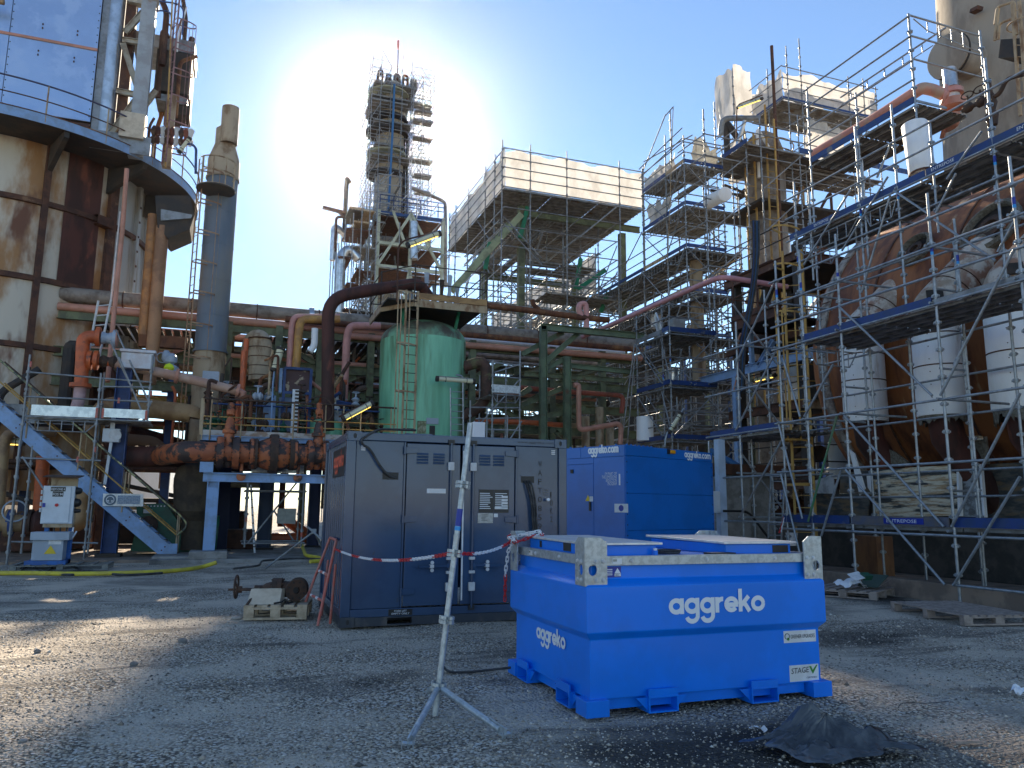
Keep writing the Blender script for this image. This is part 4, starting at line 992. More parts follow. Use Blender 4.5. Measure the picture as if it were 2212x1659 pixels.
deb(B().obox(ob + V((.5, -.3, .13)), V((.1, -.1, .14)) * .9, V((.12, .1, 0)) * .7, V((.004, .003, 0))), 'binder', M('orange_binder', (.45, .1, .03), rough=.6), 'orange edged sheet propped upright on the scrap pallet')
deb(B().obox(ob + V((.42, -.36, .09)), V((.1, -.1, .1)) * .8, V((.12, .1, 0)) * .5, V((.004, .003, 0))), 'binder', card, 'buff board leaning beside the orange sheet on the scrap pallet')
deb(wobble_sheet(lambda u, v: (ob + V((-.45 + .5 * u, -.35 + .35 * v, .08 + .12 * math.sin(u * 3.1) * math.sin(v * 3.1))), Z_), 12, 8, .05, 5), 'plastic_film', whitepl, 'crumpled white film heaped on the scrap pallet')
deb(B().obox(ob + V((-.25, -.4, .25)), V((.15, .02, .02)), V((0, .1, .05)), V((0, -.002, .004))), 'paper_sheet', white, 'white paper sheet on top of the scrap heap')
deb(B().obox(ob + V((-.05, -.42, .24)), V((.09, .0, .0)), V((0, .06, .03)), V((0, -.02, .04))), 'green_box', pumpgreen, 'small dark green box on top of the scrap heap')
# litter
t0 = aZ(1790, 1625)
def bag(u, v):
    a = u * 2 * math.pi; rr = v * (1 + .22 * math.sin(3 * a + 1) + .12 * math.sin(7 * a + 2))
    x, y = .52 * rr * math.cos(a), .24 * rr * math.sin(a)
    h = .17 * math.exp(-((x + .12) / .16) ** 2 - ((y - .08) / .12) ** 2) + .07 * math.exp(-((x - .22) / .3) ** 2 - (y / .15) ** 2) + .05 * math.exp(-((x + .4) / .15) ** 2 - ((y + .05) / .15) ** 2)
    h += (.05 * abs(math.sin(15 * y + 2.2 * math.sin(5 * x + 1))) + .035 * abs(math.sin(13 * x - 16 * y + 2 * math.sin(9 * y)))) * (1.15 - v)
    h += .045 * (1 - 2.2 * abs(mnoise.noise(V((x * 5, y * 9, 1.7))))) * (1 - v) + .03 * (1 - 2 * abs(mnoise.noise(V((x * 11 + y * 4, y * 17, 5))))) * (1.1 - v); h = max(h, 0)
    return V((t0.x + x * math.cos(YAW) + y * math.sin(YAW), t0.y - x * math.sin(YAW) + y * math.cos(YAW), h + .012)), V((.3 * math.cos(a), .3 * math.sin(a), .9))
wobble_sheet(bag, 150, 44, .004, 3).obj('plastic_bag', bagm, smooth=22, label='crumpled black plastic bag lying in the right foreground', cat='plastic bag')
p = aZ(1635, 1577); wobble_sheet(lambda u, v: (p + V((-.06 + .13 * u, -.012 + .03 * v - .02 * u, .018 + .012 * math.sin(u * 6))), Z_), 10, 4, .012, 8).obj('paper_scrap', whitepl, smooth=0, label='white scrap of paper on black soil before the tank', cat='litter')
p = aZ(1800, 1646); wobble_sheet(lambda u, v: (p + V((.1 * u, -.01 + .03 * v, .02)), Z_), 6, 3, .01, 9).obj('paper_scrap', whitepl, smooth=0, label='white scrap of paper under the edge of the black bag', cat='litter')
p = aZ(2195, 1502); wobble_sheet(lambda u, v: (p + V((.16 * u, -.02 + .08 * v, .04)), Z_), 6, 4, .03, 10).obj('paper_scrap', whitepl, smooth=0, label='crumpled white scrap at the right edge of the yard', cat='litter')
p = aZ(2090, 1607 + 0); B().obox(p + Z_ * .015, V((.09, -.02, 0)), V((.005, .014, 0)), V((0, 0, .008))).obj('wood_splinter', greywood, smooth=0, label='dark splinter of wood on the sunlit gravel strip', cat='litter')
p = aZ(1960, 1527); B().path(bend([p + V((-.1, 0, .0)), p + V((0, .06, .02)), p + V((.25, .0, .01)), p + V((.5, .04, 0))], .1), .004, 5).obj('wire', rubber, label='thin wire lying on the gravel at right', cat='wire')
pipe('fuel_hose', [(2.72, 7.35, .06), (2.3, 7.45, .02), (2.1, 7.5, .02), (2.06, 7.62, .08)], .012, rubber, .1, n=8, label='short black hose end at the rear foot of the blue tank', cat='hose')
# ------------------------------------------------------------------ right: furnace, ducts, tall scaffold
c3, c4, c5, c6 = C(1560, 60, 3.456), C(1920, 0, 3.456), C(1920, 440, 3.456), C(1920, 900, 3.456)
ca_, cb_, cc_, cd_, ce_ = C(1760, 560, 6.9125), C(1560, 360, 5.53), C(1560, 640, 5.027), C(1700, 960, 4.1475), C(2040, 1340, 4.254)
b = B(); b.box(12.28, 12.62, 3, 17.3, -.05, .30).obj('kerb_wall', browncon, smooth=0, bevel=.02, label='low stained concrete kerb along the foot of the right scaffold', cat='kerb')
def build_furnace():
    ax, az, rr = 20.95, 6.0, 4.85
    t = thing('furnace', 'huge rusty horizontal furnace cylinder behind the right scaffold', 'furnace', (ax, 12, 0))
    prof = [(rr, 0), (rr, 14.2)] + [(rr * math.cos(R(q)), 14.2 + 2.0 * math.sin(R(q))) for q in range(10, 91, 10)]
    b = B(); b.lathe((ax, 3.5, az), prof, 64, Y_); b.obj('shell', furn, t, smooth=40)
    for y in (6.2, 8.6, 11, 13.4, 15.8):
        B().lathe((ax, y, az), [(rr + .001, 0), (rr + .035, .003), (rr + .035, .05), (rr + .001, .053)], 64, Y_).obj('hoop', rustbeam, t, smooth=0)
    B().lathe((ax, 17.5, az), [(rr, 0), (rr + .05, .003), (rr + .05, .32), (rr - .1, .32)], 72, Y_, R(0), R(360)).obj('head_flange', M('grey_refractory_lining', (.34, .31, .27), (.16, .12, .1), rough=.9, sc=3), t, smooth=30)
    for q in range(36):
        a = R(q * 10); p = V((ax + (rr + .052) * math.cos(a), 17.66, az + (rr + .052) * math.sin(a)))
        if math.cos(a) < .3: B().obox(p, V((-math.sin(a), 0, math.cos(a))) * .014, Y_ * .15, V((math.cos(a), 0, math.sin(a))) * .012).obj('joint_rib', rustbeam, t, smooth=0)
    for y in (6, 10.5, 15.5): B().box(ax - 2.6, ax + 2.6, y - .4, y + .4, .03, 2.1).obj('saddle', concrete, t, smooth=0)
    # round ports torn out of the shell
    for (q, rad) in (((1280, 645), .42), ((1935, 450), .62)):
        d = ray(*c5(*q)); k = None
        A = d.x ** 2 + d.z ** 2; Bq = 2 * (d.x * -ax + d.z * (1.6 - az)); Cq = ax ** 2 + (1.6 - az) ** 2 - rr ** 2
        k = (-Bq - math.sqrt(Bq * Bq - 4 * A * Cq)) / (2 * A); p = CAM_O + d * k; nrm = V((p.x - ax, 0, p.z - az)).normalized()
        f = B().lathe(p - nrm * .3, [(rad * 1.18, .2), (rad * 1.22, .42), (rad * 1.05, .46), (rad, .4), (rad, .28)], 32, nrm).obj('port_ring', wool, t, smooth=30)
        B().lathe(p - nrm * .02, [(.001, .012), (rad * 1.02, .012)], 28, nrm).obj('port_hole', darkgap, f)
        B().lathe(p - nrm * .0, [(rad * .55, .0), (rad * .55, .09), (rad * .3, .1), (rad * .28, .02)], 24, nrm).obj('inner_pipe', castiron, f)
    # peeling cladding at the bottom of the shell
    strp = M('streaked_cladding', (.74, .66, .5), (.48, .31, .16), rough=.7, sc=2.2, streak=.12, lo=.42, hi=.62, c3=(.05, .055, .055), sc3=.9, lo3=.5, hi3=.6)
    charred = M('charred_cladding', (.06, .065, .065), (.14, .13, .11), rough=.8, sc=2.5, streak=.3, c3=(.2, .14, .08), sc3=1.5)
    Xp = 15.35
    def panel(q, mat, nm, dx=0., th=.03):
        P = [aX(*c6(*p), Xp + dx) for p in q]; return B().prism(P, (th, 0, 0)).obj(nm, mat, t, smooth=0)
    panel([(905, 950), (1625, 905), (1640, 1345), (905, 1360)], strp, 'cladding_panel')
    panel([(1640, 900), (1840, 900), (1870, 1360), (1645, 1350)], M('flaking_grey_cladding', (.33, .36, .38), (.13, .13, .13), rough=.8, sc=5, streak=.5), 'cladding_panel', .1)
    panel([(1625, 905), (1645, 905), (1660, 1350), (1640, 1350)], whiteduct, 'cladding_edge', -.04, .1); panel([(1820, 900), (1838, 900), (1875, 1360), (1855, 1360)], whiteduct, 'cladding_edge', .02, .08)
    panel([(850, 985), (890, 985), (908, 1175), (860, 1100)], whiteduct, 'cladding_edge', -.1, .03)
    panel([(700, 770), (745, 810), (835, 1110), (790, 1170)], whiteduct, 'cladding_edge', -.3, .04)
    panel([(305, 1080), (560, 985), (580, 1155), (320, 1150)], M('torn_white_cladding', (.5, .5, .5), (.3, .3, .3), rough=.6, sc=4), 'cladding_flap', -.4, .02)
    panel([(330, 1150), (880, 1160), (860, 1365), (360, 1360)], charred, 'cladding_panel', .05); panel([(620, 980), (900, 950), (905, 1170), (620, 1150)], charred, 'cladding_panel', .3)
    panel([(1870, 900), (2300, 880), (2300, 1380), (1875, 1365)], charred, 'cladding_panel', .6)
    panel([(1600, 690), (1880, 660), (1900, 900), (1640, 900)], wool, 'lagging_patch', .35, .06); panel([(940, 720), (1100, 800), (1230, 900), (950, 940)], wool, 'lagging_patch', .5, .06)
    panel([(1600, 660), (1840, 655), (1850, 690), (1600, 705)], strp, 'cladding_edge', .25, .05)
    for q, w_ in (((1600, 640), 1), ((1180, 160), 2)): pass
    return t
build_furnace()
# white vertical ducts with slanted legs running up into the furnace
def duct(label, cx, cy, z0, z1, r, up, rags):
    t = thing('vertical_duct', label, 'duct', (cx, cy, z0), 'white ducts beside the furnace'); n = 3
    b = B().lathe((cx, cy, z0), [(r - .02, 0), (r, .005), (r, z1 - z0 - .02), (r - .02, z1 - z0)], 36); b.obj('cladding', whiteduct, t)
    for k in (.5, .83): B().lathe((cx, cy, z0 + (z1 - z0) * k), [(r, 0), (r + .012, .004), (r + .012, .026), (r, .03)], 36).obj('band', rustbeam, t)
    for i in range(8):
        z = z0 + .1 + i * (z1 - z0 - .2) / 7; a = R(200); B().lathe((cx + (r + .0) * math.cos(a), cy + r * math.sin(a), z), [(.012, 0), (.012, .01)], 6, (math.cos(a), math.sin(a), 0)).obj('rivet', rustbeam, t)
    # rusty inner pipe below, hanging wool
    b = B(); b.lathe((cx, cy, z0 - .02), [(r * .8, -.02), (r * .85, .0)], 24); b.path([V((cx, cy, z0 + .1)), V((cx + .1, cy, z0 - .5)), V((cx + .9, cy - .25, z0 - 1.8)), V((cx + 1.6, cy - .4, z0 - 2.6))], [.36, .36, .33, .33], 18); b.obj('inner_pipe', darkrust, t)
    if rags:
        rr = random.Random(int(cx * 10 + cy)); b = B()
        for q in range(30):
            a = q / 30 * 6.283; b.add([(cx + r * .95 * math.cos(a + o), cy + r * .95 * math.sin(a + o), z) for o, z in ((-.14, z0 + .02), (.14, z0 + .02), (.1, z0 - rr.uniform(.05, rags)), (-.1, z0 - rr.uniform(.05, rags)))] + [(cx + r * .8 * math.cos(a), cy + r * .8 * math.sin(a), z0 - .01)], [(0, 1, 2, 3), (1, 4, 2), (4, 0, 3)])
        b.obj('wool_fringe', wool, t, smooth=0)
    # slanted part
    d = V((.72, -.12, .68)).normalized(); p0 = V((cx, cy, z1 - .05)); e = V((cx + .05, cy, z1 + .28)); p1 = e + d * up[0]; p2 = p1 + d * up[1]
    B().path(bend([V((cx, cy, z1 - .02)), e, e + d * .9], .6, 4), r * .985, 32).obj('elbow_cladding', rustwhite, t)
    B().path([e + d * .88, p1], r * .975, 32).obj('slanted_cladding', rustwhite, t)
    for k in (.55, .9): B().lathe(e + d * k, [(r * .98, 0), (r * 1.005, .004), (r * 1.005, .026), (r * .98, .03)], 32, d).obj('band', rustbeam, t)
    B().path([p1 - d * .01, p1 + d * .06, p2], [r * .8, r * .93, r * .95], 32).obj('lagging', wool, t)
    hp = e + V((-r * .75, -r * .62, .22)); 
    B().obox(hp, V((.12, -.12, 0)), V((.03, .03, .0)), V((.05, .05, .13))).obj('inspection_hatch', darkgap, t, smooth=0)
    return t
Z3 = 3.66
duct('first white duct from the left, its top lagged and stained with rust', 15.55, 15.62, 3.87, 5.98, .54, (1.75, 1.15), 0)
duct('second white duct, between the other two, ragged wool under its lower end', 15.15, 12.95, 3.72, 5.95, .54, (2.1, 1.0), .22)
duct('nearest white duct at the right edge with mesh wool under its rim', 15.0, 10.95, 3.62, 5.95, .565, (2.2, 1.0), .35)

# tall scaffold: outer row X=12, inner row X=13.6
S = Scaf('scaffold', 'tall galvanised scaffold with blue toe boards in front of the rusty furnace', (12.8, 11, 0), galv, .027)
XO, XI, XT = 12.0, 13.6, 15.2
fo = lambda x, y: aX(*c6(x, y), XO); fo5 = lambda x, y: aX(*c5(x, y), XO); fi5 = lambda x, y: aX(*c5(x, y), XI); fi4 = lambda x, y: aX(*c4(x, y), XI); ft4 = lambda x, y: aX(*c4(x, y), XT)
OY = [14.55, 13.72, 12.58, 10.22, 8.58, 6.9]
for i, y in enumerate(OY): S.pole(XO, y, 0, 7.5, band=(.85, .9, 1.0, 1.15, .85, .8)[i])
IY = [15.6, 13.42, 12.33, 11.0, 10.02, 8.4]
for y, zt in zip(IY, (10.2, 10.7, 10.7, 7.5, 10.5, 9.8)): S.pole(XI, y, 0, zt, band=2.2 if zt > 8 else .9)
for y in (12.0, 10.2, 8.3): S.pole(XI + .02, y + 3.1, 7.2, 9.85)
ZR = [fo5(620, v).z for v in (690, 910, 1130, 1350)]
Y0_, Y1_ = 5.6, 14.75
for z in ZR: S.led((XO - .05, Y1_ if z > 5.3 else 13.9, z), (XO - .05, Y0_, z))
for z in (3.58, 2.45, 1.17): S.led((XO - .05, Y1_, z), (XO - .05, Y0_, z))
S.led((XO - .05, 10.3, .33), (XO - .05, Y0_, .33))
for y in OY:
    for z in (1.2, 3.55, ZR[3], ZR[1]): S.led((XO - .1, y + .06, z + .05), (XI + .1, y + .06, z + .05), 'transom')
for y in IY[1:]:
    for z in (3.5, 5.2, 6.9): pass
for z in (3.5, 5.15, 6.9, 2.4): S.led((XI + .05, 14.9, z), (XI + .05, Y0_, z))
for z in (9.25, 9.78, 8.62, 7.95): S.led((XI - .05, 15.95, z), (XI - .05, Y0_, z))
S.deck(XO + .05, XI - .05, Y0_, 13.75, 5.33, 'y'); S.toe((XO - .01, 13.75, 5.34), (XO - .01, 10.3, 5.34)); S.toe((XO - .01, 10.25, 5.34), (XO - .01, Y0_, 5.34), mat=galv_far, h=.1)
S.deck(XO + .05, XI - .05, Y0_, 14.6, 1.30, 'y'); S.toe((XO - .01, 14.65, 1.32), (XO - .01, 12.65, 1.32)); tb0 = S.toe((XO - .01, 12.6, 1.32), (XO - .01, 10.3, 1.32), mat=M('worn_toe_board', (.13, .115, .11), (.09, .1, .14), rough=.6, sc=4)); S.toe((XO - .01, 10.2, 1.32), (XO - .01, Y0_, 1.32))
S.deck(XI + .05, XT - .05, Y0_, 15.85, 8.62, 'y'); tb4 = S.toe((XI - .01, 15.85, 8.64), (XI - .01, 11.6, 8.64)); S.toe((XI - .01, 11.55, 8.64), (XI - .01, Y0_, 8.64))
def entre(p, w_, mat=None): return text('ENTREPOSE', V(p), -Y_, Z_, .07, w_, lett, S.t, off=.022)
a = fi4(1420, 1480); entre((XI - .01, a.y, 8.70), .55); a = fi4(2160, 1120); entre((XI - .01, a.y, 8.70), .55)
a = fi5(405, 420); entre((XI - .01, a.y, 8.70), .5)
a = fo(1010, 1400); S.toe((XO - .02, a.y, 1.35), (XO - .02, a.y - .92, 1.35), h=.11, mat=bluest, name='name_board'); text('ENTREPOSE', (XO - .022, a.y - .08, 1.375), -Y_, Z_, .06, .7, lett, S.t, off=.02)
# top deck with guard rails
ztd = 11.45
S.deck(XT + .05, XT + 1.7, 13.05, 16.7, ztd, 'y', skip=.04); S.toe((XT - .01, 16.65, ztd + .02), (XT - .01, 13.1, ztd + .02)); S.toe((XT, 13.05, ztd + .02), (XT + 1.0, 13.05, ztd + .02), mat=galv_far, h=.06)
for x, y in ((XT, 16.7), (XT, 13.07)): S.pole(x, y, 4.0 if y > 15 else 9.5, 13.85)
S.pole(XT + 2.35, 13.0, 8, 13.9); S.pole(XT, 14.9, 8.7, 12.7); S.pole(XT + 1.9, 16.7, 8, 13.2)
for z in (13.75, 13.2, 12.55, 12.05): S.led((XT - .04, 16.8, z), (XT - .04, 13.0, z)); 
for z in (13.78, 13.22, 12.6): S.led((XT - .05, 13.03, z), (XT + 2.4, 13.03, z))
S.led((XT + 1.15, 16.6, 13.7), (XT + 1.15, 13.0, 13.7)); S.led((XT + 1.15, 16.6, 13.45), (XT + 1.15, 13.4, 13.45), r=.015)
for q in range(5): S.led((XT + 1.15, 16.2 - q * .62, 13.7), (XT + 1.15, 16.2 - q * .62, 13.45), r=.018)
S.led((XT + .1, 13.02, 13.70), (XT + .55, 13.02, 13.48), r=.016); S.led((XT + .55, 13.02, 13.48), (XT + 2.3, 13.02, 13.3), r=.016)
for q in range(4): S.led((XT + .55 + q * .4, 13.02, 13.72), (XT + .55 + q * .4, 13.02, 13.44 - q * .04), r=.016)
for a_, e_ in ((fi4(340, 830), fi4(2212, 40)), (fi4(200, 1560), fi4(2212, 640)), (fi4(300, 1640), fi4(2212, 900)), (ft4(370, 910), ft4(1500, 290))): pass
S.lattice((XO + .1, 13.72, 5.2), (XI - .1, 13.72, 5.2)); S.lattice((XI + .1, 15.8, 8.5), (XT - .1, 15.8, 8.5)); S.lattice((XI, 15.7, 8.45), (XI, 13.5, 8.45)); S.lattice((XI, 13.3, 8.45), (XI, 12.4, 8.45))
green_tube = M('green_painted_tube', (.05, .2, .1), (.1, .15, .09), rough=.5)
for q in (((160, 0), (305, 490)), ((592, 40), (342, 490)), ((1690, -20), (1520, 310)), ((690, 485), (1550, 1440)), ((2212, 290), (1620, 1440)), ((660, 950), (490, 1520)), ((700, 950), (1560, 1940)), ((120, 560), (325, 1370)), ((138, 985), (310, 1700)), ((2212, 1010), (1640, 1940))):
    S.brace(fo(*q[0]) + X_ * -.09, fo(*q[1]) + X_ * -.09)
tubeo('brace', fo(628, 485) + X_ * -.1, fo(378, 1395) + X_ * -.1, .024, green_tube, S.t)
S.brace(fo5(640, 1130) + X_ * -.09, fo(1450, 310) + X_ * -.09); S.brace(fo5(2160, 640) + X_ * -.09, fo5(1640, 1640) + X_ * -.09)
for q in (((1110, 130), (1400, 325)), ((1460, 380), (1990, 735)), ((1650, -20), (1475, 325)), ((1060, 10), (660, 650)), ((745, 110), (330, 770)), ((1080, 170), (830, 1010)), ((2150, 400), (2010, 660)), ((1870, -380), (1570, 30)), ((1075, -260), (965, 20))):
    S.brace(fi5(*q[0]) + X_ * -.08, fi5(*q[1]) + X_ * -.08)
for y in (13.42, 12.33, 10.02): S.led((XI, y, 8.5), (XT + .1, y, 8.5), 'transom')
# intermediate row and end bay
for y, zt in ((14.3, 8.5), (11.62, 7.4), (9.3, 8.4), (7.4, 7.4)): S.pole(14.3, y, 0, zt)
for z in (1.9, 4.4, 6.15, 7.3): S.led((14.25, 15.6, z), (14.25, Y0_, z)); 
for y in (14.3, 11.62, 9.3): 
    for z in (2.0, 4.5, 6.2): S.led((XI, y, z), (14.35, y, z), 'transom')
for x, y, zt in ((12.1, 16.3, 6.4), (13.6, 17.0, 7.6), (12.05, 17.6, 3.4), (12.9, 16.9, 5.2)): S.pole(x, y, 0, zt)
for z in (1.3, 2.4, 3.5, 4.6, 5.7): S.led((12.05, 17.7, z), (12.05, 14.4, z)); S.led((12, 16.35, z + .1), (13.7, 16.35, z + .1)); S.led((13.6, 17.1, z + .06), (13.6, 14.8, z + .06))
for z in (1.4, 3.6, 5.2): S.brace((12, 16.3, z), (12, 14.6, z + 1.8)); S.brace((12.1, 16.4, z + 1.7), (13.6, 16.4, z))
S.deck(12.1, 13.55, 14.7, 17.5, 3.45, 'y', bay=1.4); S.toe((12.05, 17.5, 3.47), (12.05, 14.7, 3.47))
# things on and round the decks
a = fi4(1180, 1090); z0 = 8.64
ct = aX(*c4(1265, 1075), 14.15); cb2 = aX(*c4(1335, 1510), 14.15)
t = thing('duct_sleeve', 'loose white duct sleeve standing on the upper deck of the right scaffold', 'duct sleeve', (cb2.x, cb2.y, z0))
d = (ct - cb2).normalized(); B().lathe(cb2, [(.27, 0), (.275, .01), (.275, (ct - cb2).length - .02), (.262, (ct - cb2).length), (.255, (ct - cb2).length), (.25, .02)], 30, d).obj('sleeve', whiteduct, t)
B().lathe(cb2, [(.276, .0), (.285, .01), (.285, .04), (.276, .05)], 30, d).obj('rim', rustbeam, t)
pp = [aX(*c4(400, 1330), 15.55), aX(*c4(900, 1040), 15.55), aX(*c4(1270, 800), 15.55)]
e1 = pp[2] + V((.25, -.25, .03)); 
t = thing('pink_pipe', 'thick faded pink pipe resting along the top deck, its end turned to a valve', 'pipe', pp[0])
B().path(bend(pp + [aX(*c4(1330, 760), 15.6), aX(*c4(1420, 775), 15.9), aX(*c4(1520, 820), 16.4)], .5), .145, 20).obj('pipe_run', M('sun_faded_pink', (.62, .27, .2), (.5, .2, .15), rough=.5, sc=2, c3=(.45, .3, .22), sc3=1.1), t)
B().lathe(aX(*c4(1520, 820), 16.4), [(.26, -.04), (.26, .04), (.15, .045)], 20, (.75, -.6, -.2)).obj('flange', pink, t)
vx = aX(*c4(1565, 600), 17.0)
t = thing('relief_stack', 'white lagged vertical pipe with pink flanged elbow beside the chimney', 'pipe', vx)
B().tube(vx, aX(*c4(1585, 760), 17.0), .17, 18).obj('stack_pipe', alu, t); B().lathe(aX(*c4(1590, 800), 17), [(.27, -.06), (.27, .06)], 18, (0, 0, 1)).obj('flange', pink, t)
B().tube(aX(*c4(1585, 800), 17.0), aX(*c4(1600, 930), 17.0), .19, 16).obj('valve_body', zincw, t); B().lathe(aX(*c4(1600, 900), 17), [(.3, -.1), (.3, .1)], 18, (0, 0, 1)).obj('flange', salmon, t)
B().path(bend([aX(*c4(1610, 980), 17), aX(*c4(1610, 1060), 17), aX(*c4(1540, 1100), 17.2)], .3), .14, 14).obj('lower_pipe', salmon, t); B().lathe(aX(*c4(1530, 1100), 17.2), [(.3, -.05), (.3, .05)], 18, (-.6, .6, .3)).obj('flange', salmon, t)
# black valves on a small line at the right
t = thing('valve_line', 'dark small bore pipe with black handwheel valves below the chimney', 'pipework', aX(*c4(1700, 950), 16))
B().path(bend([aX(*c4(1680, 960), 16), aX(*c4(1880, 860), 16), aX(*c4(2000, 820), 16), aX(*c4(2060, 680), 16), aX(*c4(2212, 640), 16)], .15), .05, 10).obj('pipe_run', castiron, t)
for q in ((1730, 930), (1840, 880)):
    p = aX(*c4(*q), 16); B().lathe(p, [(.09, -.1), (.12, 0), (.09, .1)], 12, (0, -1, .3)).tube(p, p + Z_ * .3, .025, 8).obj('valve', castiron, t); B().torus(p + Z_ * .32, (0, .3, 1), .13, .015, 18, 6).obj('handwheel', castiron, t)
p = aX(*c4(1930, 960), 16); B().path([p - Z_ * .35, p - Z_ * .1, p, p + Z_ * .2, p + Z_ * .5, p + Z_ * .8], [.1, .14, .08, .14, .06, .05], 12).obj('valve_stack', castiron, t)
# chimney
cz = 8.2; cx, cy = 22.3, 15.6
t = thing('chimney', 'broad pale concrete chimney with a blanked side nozzle at the top right', 'chimney', (cx, cy, cz))
B().lathe((cx, cy, cz), [(2.15, 0), (2.1, 3), (1.85, 12), (1.7, 22)], 48).obj('shaft', concrete_col, t)
p = aX(*c4(1545, 480), 19.3); q_ = V((cx, cy, p.z + .1)); d = (q_ - p).normalized()
B().path([p + d * .12, q_], .52, 28).obj('side_nozzle', concrete_col, t); B().lathe(p, [(.001, -.0), (.64, .0), (.66, .01), (.66, .06), (.64, .07)], 30, d).obj('blank_flange', concrete_col, t); B().lathe(p, [(.665, .075), (.68, .08), (.68, .12), (.6, .121)], 30, d).obj('flange_gasket', darkgap, t)
p = aX(*c4(1800, 85), 20.2); B().obox(p, (.02, .14, .03), (.12, 0, 0), (0, -.02, .05)).obj('lifting_lug', rustbeam, t, smooth=0)
# grey service tower with ladder beside the chimney
t = thing('access_platform', 'small dark steel landing with pale ladder rails against the chimney', 'platform', aX(*c4(2050, 400), 18.5))
Xq = 18.5
for q in (((1960, 210), (1980, 60), (2130, 10), (2140, 280)), ((1990, 340), (2000, 200), (2140, 150), (2150, 300))): B().path(bend([aX(*c4(*k), Xq) for k in q], .12), .035, 8).obj('rail', cream, t)
for q in (((2110, 10), (2180, 1000)), ((2170, 10), (2240, 1000)), ((1990, 60), (1960, 350))): baro('stringer', aX(*c4(*q[0]), Xq), aX(*c4(*q[1]), Xq), .06, .07, cream, t)
B().prism([aX(*c4(*k), Xq) for k in ((1990, 500), (2010, 340), (2180, 330), (2200, 490))], (1.4, 0, 0)).obj('landing', darkgap, t, smooth=0)
B().torus(aX(*c4(2200, 210), Xq + .2), (0, 0, 1), .35, .02, 18, 5).obj('cage_hoop', cream, t)
for q in range(9): tubeo('rung', aX(*c4(2113 + q * 6, 90 + q * 100), Xq), aX(*c4(2173 + q * 6, 90 + q * 100), Xq), .014, cream, t)
# yellow caged ladder
def caged_ladder(name, label, p0, p1, wdir, out, hoops, mat, w_=.42, cage=.36, sw=.06, rung=.3, zc=None, cat='ladder', rmat=None, nb=3):
    p0, p1 = V(p0), V(p1); wd = V(wdir).normalized(); od = V(out).normalized(); t = thing(name, label, cat, p0); ax = (p1 - p0).normalized()
    for s in (-1, 1): baro('stringer', p0 + wd * s * w_ / 2, p1 + wd * s * w_ / 2, sw, .03 if sw > .05 else sw, mat, t, od)
    n = int((p1 - p0).length / rung)
    for i in range(n): q = p0 + ax * (i + .5) * rung; tubeo('rung', q - wd * w_ / 2, q + wd * w_ / 2, .012, rmat or mat, t)
    hh = []
    for z in hoops:
        q = p0 + ax * ((z - p0.z) / ax.z); b = B(); pts = []
        for k in range(13):
            a = math.pi * k / 12; pts.append(q + wd * (w_ / 2 + .02) * math.cos(a) * (1 + .35 * math.sin(a)) + od * (cage * 1.9 * math.sin(a) ** .8))
        for k in range(12): b.bar(pts[k], pts[k + 1], .012, .05)
        b.obj('hoop', mat, t, smooth=0); hh.append(pts)
    for k in ((2, 4, 6, 8, 10) if nb == 5 else (3, 6, 9)):
        if len(hh) > 1: baro('cage_strap', hh[0][k], hh[-1][k], .04, .01, mat, t, od)
    return t
pl = aX(*ca_(1575, 1600), 13.45); zt = 8.5
caged_ladder('caged_ladder', 'rusty yellow caged ladder at the left end of the furnace scaffold', (pl.x, pl.y, 0.9), (pl.x, pl.y, 8.3), (.77, -.64, 0), (-.85, -.35, 0), [aY(*ca_(1400, v), pl.y).z for v in (1560, 760, 120)] + [2.2, 3.3], yellowp, w_=.47)
# dark brown landing with rail (left of the ladder)
Xd = 16.2
t = thing('rusty_landing', 'dark rusty channel edged landing with thin handrail beside the yellow ladder', 'platform', aX(*cc_(1350, 900), Xd))
fd = lambda x, y: aX(*cc_(x, y), Xd)
a, e = fd(1350, 895), fd(1890, 705); e.z = a.z; B().ibeam(a, e, .12, .34).obj('edge_beam', rustbeam, t, smooth=0); B().box(a.x + .1, a.x + 2.2, e.y, a.y, a.z - .1, a.z - .04).obj('floor_plate', darkgap, t, smooth=0)
a2 = a + Z_ * .28; e2 = e + Z_ * .28; B().bar(a2, e2, .02, .16).obj('kick_plate', rustbeam, t, smooth=0)
B().ibeam(a, a + X_ * 2.2, .12, .3).obj('edge_beam', rustbeam, t, smooth=0)
for x, y in ((1385, 900), (1690, 790)): p = fd(x, y); p.z = a.z; B().tube(p, p + Z_ * 1.75, .035, 8).obj('post', rustbeam, t)
for h in (1.75, 1.0): B().tube(a + Z_ * h, e + Z_ * h, .03, 8).tube(a + Z_ * h, a + Z_ * h + X_ * 2.2, .03, 8).obj('handrail', rustbeam, t)
pipe('pink_pipe', [aX(1248, 733, 14.2), aX(1345, 690, 14.2), aX(1556, 597, 14.2), aY(1700, 620, aX(1556, 597, 14.2).y)], .088, M('rose_pink_paint', (.55, .26, .28), (.48, .22, .235), rough=.5, sc=2), .5, label='long rose pink pipe climbing across the middle scaffold then turning right', cat='pipe')
for (q, k) in ((((845, 20), (870, 640), (780, 1300), (740, 1500)), 'upper bundle'),):
    for i in range(7):
        o = i * 20; P = [aX(*ca_(835 + o, -60), 15.3), aX(*ca_(855 + o * .85, 640), 15.3), aX(*ca_(780 + o * .7, 1300), 15.3), aX(*cc_(1440 + i * 14, 1150), 15.3), aX(*cc_(1430 + i * 12, 1700), 15.3)]
        pipe('power_cable', P, .02, (rubber, midblue, rubber, rubber, bluehose, rubber, rubber)[i], .6, n=6, label=('dark' if i not in (1, 4) else 'bluish') + ' cable in the hanging bundle between the scaffolds, ' + ('outermost on the left', 'second from the left', 'third from the left', 'middle one', 'third from the right', 'second from the right', 'outermost on the right')[i], cat='cable', group='hanging cable bundle')
